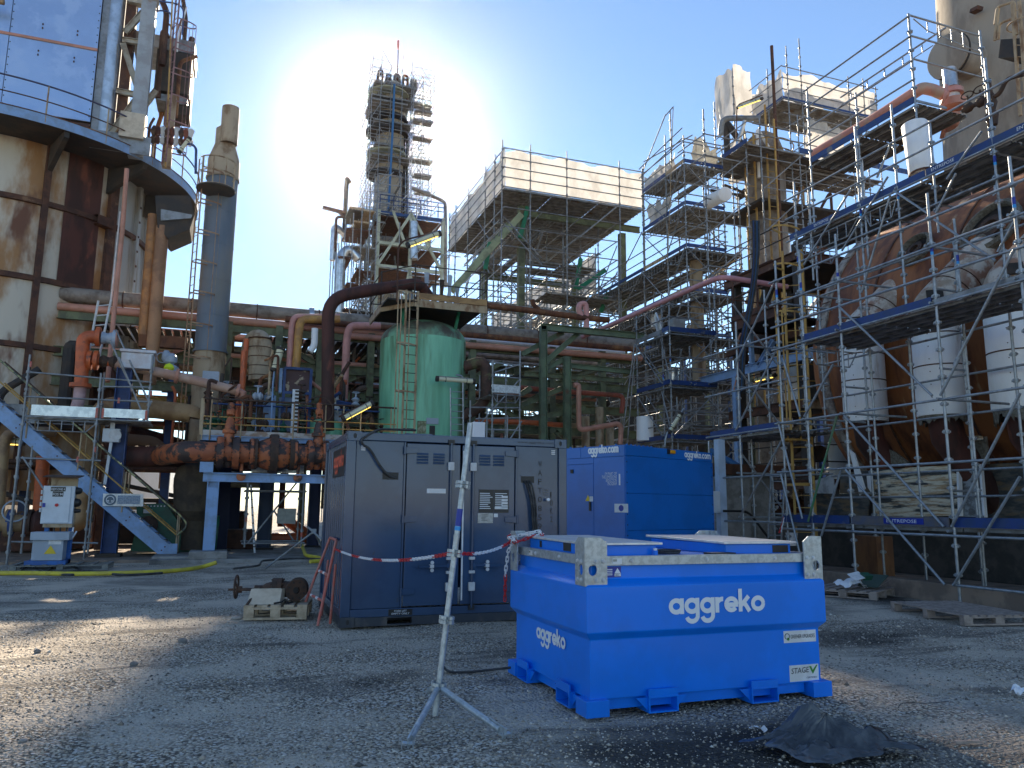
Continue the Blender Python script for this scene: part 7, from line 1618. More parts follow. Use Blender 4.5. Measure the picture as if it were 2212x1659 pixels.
a = ths[1] - .07; B().lathe((TX, TY, 11.7), [(TR_, .0), (TR_ + .3, .01), (TR_ + .3, .35), (TR_, .35)], 4, (0, 0, 1), a - .08, a + .05).obj('bracket_box', rustbeam, t, smooth=0)
# ring gallery
gz, gr = 14.05, 6.85; a0, a1 = R(-150), R(40)
B().lathe((TX, TY, gz), [(TR_ - .3, 0), (gr - .02, .001), (gr - .02, .05), (TR_ - .3, .05)], 90, (0, 0, 1), a0, a1).obj('gallery_floor', darkgap, t, smooth=30)
B().lathe((TX, TY, gz), [(gr - .019, -.05), (gr, -.05), (gr, .27), (gr - .019, .27)], 90, (0, 0, 1), a0, a1).obj('gallery_fascia', ltblue, t, smooth=30)
B().lathe((TX, TY, gz + .27), [(gr - .03, 0), (gr + .02, .002), (gr + .02, .03), (gr - .03, .03)], 90, (0, 0, 1), a0, a1).obj('fascia_cap', rust, t, smooth=30)
pa = [onring(*l0(*q), gz + .2) for q in ((350, 1100), (810, 1240), (1190, 1400), (1470, 1560))]
for a in pa + [R(-125), R(-105), R(12)]:
    for rr_ in (gr - .02,): p = V((TX + rr_ * math.cos(a), TY + rr_ * math.sin(a), gz)); tubeo('rail_post', p, p + Z_ * 1.3, .025, cream, t)
for h, m_ in ((1.3, M('violet_blue_rail', (.05, .05, .13), (.04, .04, .09), rough=.5)), (.75, rustbeam)): B().torus((TX, TY, gz + h), Z_, gr - .02, .03 if h > 1 else .022, 70, 6, a0, a1).obj('handrail', m_, t)
for a in [R(-130), R(-112)] + [onring(*l0(*q), gz) for q in ((520, 1190), (1060, 1440))] + [R(-12), R(8)]:
    c, s_ = math.cos(a), math.sin(a); pt = lambda r, z: V((TX + r * c, TY + r * s_, z)); sd = V((-s_, c, 0)) * .08
    B().prism([pt(TR_ + .05, gz - .05) - sd, pt(gr - .1, gz - .05) - sd, pt(gr - .1, gz - .25) - sd, pt(TR_ + .05, gz - 1.0) - sd], sd * 2).obj('gallery_bracket', darkgap, t, smooth=0)
# blue clad house above
HY = 29.4; q = aY(195, 264, HY); hx1 = q.x; HZ0 = q.z
h = thing('clad_house', 'pale blue reflective panel clad house on top of the rusty tank', 'housing', (hx1 - 5, HY, HZ0))
hp = lambda x, y: aY(*l0(x, y), HY)
zs_ = [HZ0, hp(500, 370).z, HZ0 + 10.5]; xj = hp(80, 300).x; xs_ = [hx1 - 12, xj - 4.2, xj, hx1]
for i in range(3):
    for j in range(2): B().box(xs_[i] + .01, xs_[i + 1] - .01, HY, HY + .06, zs_[j] + .015, zs_[j + 1] - .015).obj('panel', clad, h, smooth=0, bevel=.01)
for z in zs_[1:2]: B().box(hx1 - 12, hx1, HY - .035, HY - .002, z - .05, z + .05).obj('seam_strip', salmon, h, smooth=0)
for x in xs_[1:]:
    for k in range(34): z = HZ0 + .2 + k * .29; B().lathe((x + (-.06 if x == hx1 else .05), HY, z), [(.022, 0), (.022, .012)], 6, -Y_).obj('rivet', darkgap, h)
for (x, y) in ((370, 230), (670, 290), (330, 460), (640, 520)): p = hp(x, y); B().box(p.x - .02, p.x + .02, HY - .03, HY - .001, p.z - .09, p.z - .03).box(p.x - .02, p.x + .02, HY - .03, HY - .001, p.z + .06, p.z + .12).obj('clip', rustbeam, h, smooth=0)
B().box(hx1 - 11.9, hx1 - .02, HY + .07, HY + 7, HZ0 + .1, HZ0 + 10.3).obj('core', darkgap, h, smooth=0)
B().add([(hx1 - 12, HY - .3, HZ0 - .35), (hx1, HY - .3, HZ0 - .35), (hx1, HY + .1, HZ0 - .02), (hx1 - 12, HY + .1, HZ0 - .02), (hx1 - 12, HY + .1, HZ0 - .4), (hx1, HY + .1, HZ0 - .4)], [(0, 1, 2, 3), (0, 4, 5, 1), (1, 5, 2), (0, 3, 4)]).obj('flashing', rustbeam, h, smooth=0)
B().tube((hp(0, 85).x - .3, HY - .5, hp(30, 85).z), (hp(70, 85).x, HY - .5, hp(30, 85).z), .1, 10).obj('spout', cream, h)
# steel frame, silver corner duct and dark boxes beside the house
f = thing('steel_frame', 'pale steel braced frame with dark boxes between blue house and caged ladder', 'steel frame', (hx1 + 1, HY, HZ0 - .3))
fy = HY + .1; P = lambda x, y, Y=None: aY(*l0(x, y), Y or fy)
xd = P(870, 1000).x; B().lathe((xd + .12, fy + .25, HZ0 - .4), [(.3, 0), (.3, 10.4)], 20).obj('silver_duct', alu, f); B().box(xd - .28, xd - .02, fy, fy + .4, HZ0 - .2, HZ0 + 10.4).obj('corner_plate', galv_far, f, smooth=0); B().box(xd + .45, xd + .8, fy + .2, fy + .6, HZ0 - .4, HZ0 + 10.4).obj('inner_column', rustbeam, f, smooth=0)
xc_ = P(1190, 1150).x; baro('column', (xc_, fy, gz), (xc_, fy, P(1290, 25).z), .5, .34, M('grey_primer_paint', (.34, .37, .4), (.27, .28, .29), rough=.5, sc=2, c3=(.24, .14, .08), sc3=1.6, lo3=.6, hi3=.72), f, (0, 1, 0))
fm = M('cream_grey_paint', (.38, .35, .28), (.26, .2, .14), rough=.6, sc=2)
for a, e in (((1250, 90), (1080, 280)), ((1060, 370), (1180, 740)), ((1170, 870), (960, 1150)), ((1055, 345), (1230, 370)), ((1000, 785), (1180, 820)), ((1350, 780), (1260, 900))): B().ibeam(P(*a), P(*e), .14, .2).obj('brace', fm, f, smooth=0)
B().box(xd + .5, xc_ + .3, fy, fy + .3, P(1290, 25).z - .1, P(1290, 25).z + .25).obj('top_beam', fm, f, smooth=0)
B().box(xc_ + .3, xc_ + 1.55, fy + .8, fy + 2.6, P(1380, 690).z, P(1380, 320).z).obj('dark_box', darkgap, f, smooth=0, bevel=.02); B().box(xc_ - .6, xc_ + 1.6, fy + 1, fy + 2.8, P(1380, 310).z + .1, P(1380, 220).z + .2).obj('hood', galv_far, f, smooth=0); B().box(xc_ + .4, xc_ + 1.5, fy + .9, fy + 2.2, P(1350, 760).z, P(1350, 700).z).obj('tray', galv_far, f, smooth=0); B().box(xc_ + 1.0, xc_ + 1.6, fy + 1, fy + 2, HZ0 + 1.4, P(1380, 760).z).obj('dark_box', darkgap, f, smooth=0)
baro('post', (xc_ + 1.0, fy + .5, gz), (xc_ + 1.0, fy + .5, P(1380, 760).z), .3, .3, beige, f, (0, 1, 0))
rr = random.Random(3)
for i in range(22):
    x = rr.uniform(xd + .4, xc_ + 1.2); y = fy + rr.uniform(.3, 2); z = rr.uniform(gz + .1, HZ0 + 7); B().path(bend([V((x, y, z)), V((x, y, z + rr.uniform(.8, 3))), V((x + rr.uniform(-.5, .6), y, z + rr.uniform(2, 4)))], .2), rr.choice((.03, .05, .08, .11)), 8).obj('pipe', rr.choice((rustbeam, rust, castiron, cream, whiteduct)), f)
for i in range(9): x = xc_ + .5 + .16 * i; B().lathe((x, fy + .2 - .03 * i, HZ0 - .3), [(.06, 0), (.12, .2), (.05, .3), (.13, .5 + .06 * (i % 3)), (.04, .7)], 8).obj('valve', (castiron, darkrust, zincw)[i % 3], f)
B().box(xd + .7, xd + 1.5, fy - .5, fy - .1, HZ0 - .5, HZ0 + .45).obj('crate', card, f, smooth=0); B().box(xd - .2, xc_ + .5, fy - .35, fy - .3, gz, HZ0 - .35).obj('skirt_plate', galv_far, f, smooth=0)
# caged ladder on the gallery
lxa, lya = aY(*l0(1480, 800), HY + .2).x, HY + .2
caged_ladder('caged_ladder', 'ochre ladder with violet cage hoops rising from the tank gallery at upper left', (lxa - .05, lya, gz), (lxa - .05, lya, HZ0 + 10), (.4, -.9, 0), (.93, .35, 0), [aY(*l0(1600, v), lya).z for v in (1310, 1075, 850, 620, 400, 190)], M('violet_rust_paint', (.28, .16, .16), (.2, .1, .1), rough=.6, sc=4), w_=.38, sw=.05, cage=.4)
B().path(bend([aY(*l0(1350, 5), lya), aY(*l0(1590, 40), lya), aY(*l0(1575, 300), lya)], .4), .03, 8).obj('rail_loop', midblue, f); B().path(bend([aY(*l0(1325, 170), lya), aY(*l0(1345, 90), lya), aY(*l0(1480, 95), lya), aY(*l0(1485, 240), lya)], .3), .03, 8).obj('rail_loop', midblue, f)
baro('stringer', aY(*l0(1490, -30), lya), aY(*l0(1430, 1450), lya), .09, .05, yellowp, f)
mount_mat = rustbeam
lamp('small ochre lamp hung beyond the gallery rail at the upper left', aY(*l0(1550, 1310), 28.5), aY(*l0(1635, 1200), 28.5), None, lit=False, r=.07)
pipe('davit_arm', [aY(*l0(1690, 1500), 28.5), aY(*l0(1695, 1280), 28.5), aY(*l0(1660, 1245), 28.5), aY(*l0(1600, 1245), 28.5)], .045, midblue, .4, n=8, label='thin bent blue davit arm at the end of the tank gallery', cat='davit')
# pipes hanging below the gallery
fpz = lambda label, mat, r, pts, Y, rad=None, n=16, nm='process_pipe': pipe(nm, [aY(*p, Y) for p in pts], r, mat, rad, n=n, label=label, cat='pipe')
fpz('tan orange pipe dropping from the gallery beside the tank wall', M('tan_orange_paint', (.42, .19, .06), (.26, .12, .05), rough=.6, sc=2), .2, [l1(1330, 200), l1(1240, 1290), l1(1420, 1300)], 29.5, .3)
fpz('tall tan banded pipe beside the slate blue stack', M('tan_banded_paint', (.38, .2, .1), (.25, .13, .07), rough=.65, sc=1.5), .22, [l1(1405, 300), l1(1330, 1230), l1(1290, 1659)], 29.2)
t = thing('gallery_cone', 'dark conical gallery end box over the two tan pipes', 'gantry box', aY(*l1(1500, 150), 30))
B().prism([aY(*l1(*q), 29.0) for q in ((1340, 30), (1640, 30), (1680, 200), (1640, 320), (1450, 400), (1360, 300))], (0, 1.6, 0)).obj('box', darkgap, t, smooth=0); B().prism([aY(*l1(*q), 28.95) for q in ((1390, 150), (1660, 200), (1650, 230), (1390, 250))], (0, -.05, 0)).obj('plate', galv_far, t, smooth=0)
B().bar(aY(*l1(1200, 1285), 29.3), aY(*l1(1620, 1310), 29.3), .3, .42).obj('rusty_crossbeam', rust, smooth=0, label='short rusty crossbeam joining the tan pipes to the ladder', cat='beam')
pipe('sampling_pipe', [aY(*l1(1095, -200), 28.2), aY(*l1(1060, 300), 28.2), aY(*l1(980, 1100), 28.2), aY(*l1(930, 1640), 27.5)], .075, salmon, .3, n=10, label='thin salmon pipe running straight down the front of the rusty tank', cat='pipe')
pipe('conduit', [aY(*l1(1040, 170), 28.3), aY(*l1(960, 930), 28.3)], .03, zincw, n=8, label='thin grey conduit beside the salmon pipe on the tank', cat='conduit')
# slate blue stack
PYR = 600
SX, SY, sr = XY(466, 29.0), 29.0, .54
zt = lambda x, y: aY(x, y, SY).z
t = thing('exhaust_stack', 'slim slate blue exhaust stack with a mottled beige head', 'stack', (SX, SY, 0))
zb1 = zt(*l1(1790, 1390)); zb2 = zt(*l0(1930, 1560))
B().lathe((SX, SY, 0), [(sr + .0, 0), (sr + .0, zb1)], 32).obj('base_shell', beige, t); B().lathe((SX, SY, zb1 + .002), [(sr + .06, 0), (sr + .06, .06), (sr, .065), (sr, zb2 - zb1)], 32).obj('shaft', stackblue, t)
for k in range(1, 5): B().lathe((SX, SY, zb1 + (zb2 - zb1) * k / 5), [(sr, 0), (sr + .012, .003), (sr + .012, .03), (sr, .033)], 32).obj('seam', stackblue, t)
zc = zt(*l0(1900, 1390)); zd_ = zt(*l0(1920, 1250)); ze = zt(*l0(1900, 1120)); zf = zt(*l0(1950, 955))
B().lathe((SX, SY, zb2 + .003), [(sr + .05, 0), (sr + .05, .06), (sr + .02, .07), (sr + .02, zc - zb2), (.36, zd_ - zb2), (.36, ze - zb2), (.1, ze - zb2 + .25)], 28).obj('head', beige, t)
B().lathe((SX + .12, SY - .25, zt(*l0(1940, 1265))), [(.29, .1), (.29, 0), (.31, 0), (.31, zf - zt(*l0(1940, 1265))), (.29, zf - zt(*l0(1940, 1265))), (.28, .3), (.001, .3)], 24).obj('outlet', beige, t)
lxx = XY(416, 28.2)
caged_ladder('caged_ladder', 'tan caged ladder standing against the slate blue stack', (lxx, 28.2, 3.0), (lxx, 28.2, zt(*l0(1700, 1500)) + .3), (.45, -.9, 0), (.93, .35, 0), [aY(*l1(1800, v), 28.2).z for v in (1425, 1145, 870, 605, 345, 80, -200)], M('tan_rail_paint', (.4, .25, .14), (.28, .15, .08), rough=.65, sc=3), w_=.34, sw=.07, cage=.42)
tq = thing('stack_landing', 'small cream railed landing at the ladder head beside the stack', 'platform', (lxx, 28.0, zb2)); c_ = V((lxx + .55, 28.05, zb2 - .75))
for h_ in (0, .5, 1.0): B().torus(c_ + Z_ * h_, Z_, .62, .025, 18, 5, R(-150), R(30)).obj('railing', cream, tq)
for k in range(5): a = R(-140 + 40 * k); tubeo('post', c_ + V((.62 * math.cos(a), .62 * math.sin(a), 0)), c_ + V((.62 * math.cos(a), .62 * math.sin(a), 1.0)), .022, cream, tq)
B().lathe(c_ - Z_ * .06, [(.1, 0), (.66, .001), (.66, .05), (.1, .05)], 20).obj('floor', darkgap, tq)
# --- scaffold stage left of the stairs
S = Scaf('scaffold', 'low scaffold stage with silver boards between the tank and the stairs', aY(150, 900, 25.6), galv_far, .03)
g = lambda x, y, Y=25.0: aY(*l2(x, y), Y)
for (x, y, Y, y1) in ((205, 60, 25.0, None), (715, 190, 25.0, None), (1085, 60, 25.0, 480), (200, 100, 26.4, None), (740, 180, 26.4, None)): p = g(x, y, Y); S.pole(p.x, Y, 0 if y1 is None else g(x, y1, Y).z, p.z + .4)
p = g(130, 700, 24.2); S.pole(p.x, 24.2, 0, p.z + .5); S.pole(g(215, 780, 25.2).x, 25.2, 0, 3.2)
for a, e in (((190, 85), (1090, 160)), ((170, 260), (1090, 300)), ((160, 400), (1080, 440)), ((740, 190), (1090, 195)), ((120, 700), (720, 720)), ((80, 1300), (700, 1310))): S.led(g(*a), g(*e))
a, e = g(220, 400), g(690, 408); z = (a.z + e.z) / 2; tm = M('silver_toe_board', (.55, .6, .62), (.4, .45, .48), rough=.3, metal=.6, sc=6)
S.toe((a.x, 24.98, z), (e.x, 24.98, z), .3, tm); a2, e2 = g(735, 410), g(1045, 420); z2 = (a2.z + e2.z) / 2; S.toe((a2.x, 24.98, z2), (e2.x, 24.98, z2), .26, tm)
S.deck(a.x - .1, e2.x + .1, 25, 26.4, z - .02, 'x'); S.lattice(g(180, 425), g(700, 445), .3)
for q in (690, 735, 1045): p = g(q, 400); boxo('red_end_cap', p.x - .03, p.x + .03, 24.955, 24.975, z, z + .28, redpaint, S.t)
S.brace(g(850, -20), g(1040, 430)); S.brace(g(925, 0), g(1060, 290)); S.brace(g(160, 690), g(370, 1010)); S.brace(g(1085, 290), g(1020, 440))
for x, y in ((220, 30), (680, 640), (555, 712), (1080, 240), (850, 290)): p = g(x, y); B().tube(p - Z_ * .08 + Y_ * -.0, p + Z_ * .08, .034, 8).obj('red_band', redpaint, S.t)
t = thing('aluminium_ladder', 'pale aluminium ladder leaning on the tank behind the orange elbow', 'ladder', aY(*l1(800, 1300), 27)); 
for a, e in (((850, 940), (750, 1480)), ((960, 930), (850, 1460))): tubeo('stringer', aY(*l1(*a), 27), aY(*l1(*e), 27), .035, zincw, t)
for k in range(7): tubeo('rung', aY(*l1(838 - 14 * k, 985 + 85 * k), 27), aY(*l1(945 - 15 * k, 975 + 85 * k), 27), .02, zincw, t)
S.led(aY(*l1(950, 1280), 25.4), aY(*l1(1115, 1650), 25.4)); S.led(aY(*l1(1000, 1190), 25.8), aY(*l1(1200, 1640), 25.8)); 
# orange elbow, valves
t = thing('orange_riser', 'bright orange elbowed pipe with flanged grey valve in front of the tank', 'pipe', aY(*l1(710, 1659), 26))
Yo = 26.0; B().path(bend([aY(*l2(580, 180), Yo), aY(*l1(720, 1250), Yo), aY(*l1(860, 1250), Yo)], .65, 8), .19, 20).obj('elbow', orange, t); B().path(bend([aY(*l2(575, 190), Yo), aY(*l2(565, 290), Yo), aY(*l2(545, 345), Yo)], .3), .17, 18).obj('lower_pipe', M('pale_pink_paint', (.5, .33, .34), (.42, .26, .26), rough=.55), t)
for q, ax in ((l1(850, 1250), X_), (l1(830, 1455), X_), (l2(575, 182), Z_), (l1(775, 1455), X_)): B().lathe(aY(*q, Yo), [(.2, -.06), (.3, -.058), (.3, .058), (.2, .06)], 22, ax).obj('flange', orange, t)
B().lathe(aY(*l1(880, 1260), Yo), [(.2, 0), (.15, .15), (.2, .3), (.27, .31), (.27, .4), (.16, .42)], 18, X_).obj('valve_body', greymach, t); B().lathe(aY(*l1(985, 1265), Yo), [(.26, 0), (.26, .1)], 18, X_).obj('flange', salmon, t); B().tube(aY(*l1(905, 1240), Yo), aY(*l1(905, 1215), Yo), .03, 8).obj('valve_stem', greymach, t)
B().tube(aY(*l1(740, 1455), Yo), aY(*l1(1010, 1475), Yo), .13, 16).obj('branch', orange, t); B().lathe(aY(*l1(860, 1460), Yo), [(.14, 0), (.2, .1), (.13, .25), (.2, .4), (.14, .5)], 14, X_).obj('branch_valve', castiron, t)
t = thing('salmon_line', 'pale salmon pipe sloping across to the flange above the valve platform', 'pipe', aY(*l1(950, 1480), 25.6))
B().path([aY(*l1(990, 1480), 26.0), aY(*l1(1500, 1585), 26.0), aY(*cg(385, 265), 26.0)], .15, 18).obj('pipe_run', M('pale_salmon_paint', (.5, .33, .25), (.42, .24, .17), rough=.55, sc=2), t)
for q in (l1(1530, 1590), cg(395, 270)): B().lathe(aY(*q, 26.0), [(.15, -.05), (.24, -.045), (.24, .045), (.15, .05)], 18, (1, 0, -.15)).obj('flange', salmon, t)
B().path([aY(*cg(390, 265), 26), aY(*cg(440, 290), 26), aY(*cg(430, 330), 26)], .13, 12).obj('elbow', salmon, t)
q = aY(*l1(1190, 1450), 25.6); B().box(q.x - .45, q.x + .45, 25.5, 26.0, q.z - .28, q.z + .2).box(q.x - .5, q.x + .5, 25.45, 26.05, q.z + .203, q.z + .3).obj('plastic_crate', M('cloudy_plastic', (.55, .56, .6), (.5, .45, .45), rough=.3, sc=3), smooth=0, bevel=.02, label='cloudy white plastic box standing on the salmon pipe stage', cat='box')
# big tan pipe behind the stairs
fpz('big tan pipe bending down behind the stairs to the pump inlet', M('tan_pipe_paint', (.40, .25, .12), (.28, .16, .07), rough=.55, sc=2), .3, [cg(0, 500), l2(1380, 385), l2(690, 300), l2(585, 1170), l2(400, 1150)], 27.0, .9, 22)
fpz('tan pipe with elbow at the far left under the stairs', M('dull_tan_paint', (.34, .23, .12), (.22, .14, .08), rough=.6, sc=2), .15, [l2(-10, 1100), l2(40, 505), l2(400, 515)], 27.0, .4)
t = thing('flanged_line', 'tan pipe with blue butterfly valve low at the far left', 'pipe', aY(*l2(150, 1170), 26.6)); tanm = bpy.data.materials['dull_tan_paint']
B().tube(aY(*l2(-60, 1160), 26.6), aY(*l2(330, 1175), 26.6), .25, 20).obj('pipe_run', tanm, t)
for x, m_ in ((60, tanm), (78, midblue), (195, darkrust), (215, castiron)): B().lathe(aY(*l2(x, 1165), 26.6), [(.25, -.06), (.4, -.058), (.4, .058), (.25, .06)], 22, X_).obj('flange', m_, t)
B().torus(aY(*l2(105, 1080), 26.2), (.3, -1, 0), .3, .025, 20, 6).obj('handwheel', greymach, t); B().lathe(aY(*l2(270, 1170), 26.6), [(.3, -.2), (.42, 0), (.3, .25)], 18, X_).obj('valve_body', darkrust, t)
fpz('bright orange red riser behind the electrical cabinet', orange, .19, [l2(280, 1100), l2(310, 690)], 27.5)
lamp('lit yellow tube lamp low at the far left edge', aY(*l2(-80, 578), 27.2), aY(*l2(165, 588), 27.2), r=.09)
# blue columns
PYR = 1000
def column(label, px, py_top, Y, w_, mat, py_top_f=None): p = aY(px, py_top, Y); t = thing('steel_column', label, 'column', (p.x, Y, 0), 'painted steel columns'); B().ibeam((p.x, Y, 0.02), (p.x, Y, p.z), w_, w_, .03, (1, 0, 0)).obj('column', mat, t, smooth=0); B().box(p.x - w_ * .8, p.x + w_ * .8, Y - w_ * .8, Y + w_ * .8, 0, .1 + .06).obj('base_plate', darkgap, t, smooth=0)
column('strong blue column between the stairs and the silver boarded scaffold stage', 271, 796, 25.9, .42, midblue)
column('navy column just right of the pale blue prop under the valve platform', 487, 1000, 27.6, .42, M('deep_navy_paint', (.012, .02, .07), rough=.6))
column('dark column second right of the pale blue prop under the valve platform', 513, 1000, 29.5, .36, bpy.data.materials['deep_navy_paint'])
column('blue column in the middle of the low scaffold frame under the valve platform', 578, 1000, 28.2, .42, M('dim_blue_paint', (.03, .05, .1), rough=.6))
column('dark column beside the container under the valve platform', 683, 1000, 29.5, .4, bpy.data.materials['deep_navy_paint'])
# stairs
def build_stairs():
    Yn, Yf = 25.2, 26.1
    t = thing('steel_stairs', 'pale blue steel stairs with thin yellow handrails running up to the left', 'stairs', aY(375, 1208, Yn))
    b0, b1 = aY(*l2(1225, 1395), Yn), aY(*l2(-10, 355), Yn); d = (b1 - b0).normalized(); b1 = b1 + d * 1.2
    up = V((-d.z, 0, d.x)) if d.x < 0 else V((d.z, 0, -d.x)); up = V((d.z, 0, -d.x)); up = up if up.z > 0 else -up
    for Y, m_ in ((Yn, ltblue), (Yf, ltblue)):
        o = V((0, Y - Yn, 0)); s = B().obox((b0 + b1) / 2 + o - up * .02, (b1 - b0) / 2, Y_ * .02, up * .19).obox((b0 + b1) / 2 + o - up * .2 + Y_ * .045, (b1 - b0) / 2, Y_ * .024, up * .012).obox((b0 + b1) / 2 + o + up * .17 + Y_ * .045, (b1 - b0) / 2, Y_ * .024, up * .012).obj('stringer', m_, t, smooth=0)
        if Y == Yn:
            L = (b1 - b0).length
            for k in range(int(L / .33)):
                for q in (-.07, .06): B().lathe(b0 + d * (.3 + k * .33) + up * q - Y_ * .02, [(.022, 0), (.022, .012), (.001, .014)], 8, -Y_).obj('bolt_head', rustbeam if k % 4 == 0 else ltblue, s)
    n = int((b1.z - b0.z) / .21)
    for k in range(n):
        p = b0 + d * ((.12 + k * .21) / d.z) + up * .13; B().box(p.x - .14, p.x + .14, Yn + .03, Yf - .03, p.z - .03, p.z).obj('tread', galv_far, t, smooth=0)
    # foot and landing block
    f = b0 + V((.1, 0, 0)); B().box(b0.x - .15, b0.x + .15, Yn - .05, Yn + .1, 0.1, .45).obj('foot', ltblue, t, smooth=0)
    # handrails
    for Y in (Yn - .02, Yf + .02):
        g = lambda x, y: aY(*l2(x, y), Yn) + Y_ * (Y - Yn)
        B().path(bend([g(-30, -25), g(1290, 1110), g(1350, 1185), g(1265, 1255)], .25), .03, 10).obj('handrail', M('worn_dark_rail', (.05, .06, .06), (.3, .3, .15), rough=.3, metal=.4, sc=6) if Y < Yn else castiron, t)
        B().tube(g(-30, 130), g(1268, 1255), .022, 8).obj('mid_rail', yellowp, t)
        for a, e in (((225, 185), (185, 560)), ((585, 520), (555, 790)), ((905, 800), (870, 1090)), ((1275, 1110), (1255, 1400))): B().tube(g(*a), g(*e), .022, 8).obj('rail_post', cream, t)
    # sign
    s = B().prism([aY(*l2(*q), Yn - .1) for q in ((738, 955), (1025, 958), (1025, 1048), (732, 1045))], (0, .03, 0)).obj('sign', M('off_white_enamel', (.82, .80, .75), (.66, .62, .55), rough=.5, sc=6), t, smooth=0, bevel=.01)
    p = aY(*l2(788, 1000), Yn - .103); B().lathe(p, [(.16, 0), (.16, .004)], 28, -Y_).obj('roundel', M('slate_roundel', (.1, .14, .18), rough=.5), s); B().torus(p - Y_ * .005, Y_, .1, .012, 24, 5).obj('roundel_ring', white, s)
    for k in (-1, 1): B().lathe(p + V((k * .05, -.005, -.03)), [(.025, 0), (.025, .003)], 10, -Y_).obj('roundel_mark', white, s)
    a = aY(*l2(838, 1030), Yn - .103); e = aY(*l2(1005, 970), Yn - .103); label_plate(a, X_, Z_, e.x - a.x, e.z - a.z, skyplate, s, 'text_panel', .003)
    rr = random.Random(6)
    for row, (x0, x1) in enumerate(((.35, .85), (.03, .98))):   # weathered, unreadable lettering
        x = x0
        while x < x1: w_ = rr.uniform(.03, .06); label_plate(a + V(((e.x - a.x) * x, -.004, (e.z - a.z) * (.58 - .42 * row))), X_, Z_, (e.x - a.x) * w_ * .8, (e.z - a.z) * .22, M('worn_letter', (.35, .38, .42), (.17, .2, .25), rough=.5, sc=40) if 'worn_letter' not in MATS else MATS['worn_letter'], s, 'worn_mark', .001); x += w_ + .012
    return t
build_stairs()
p = aZ(366, 1226); B().box(p.x - .6, p.x + .65, 23.9, 25.9, 0, .16).obj('footing_block', concrete, smooth=0, bevel=.03, label='rough concrete footing block under the foot of the stairs', cat='footing')
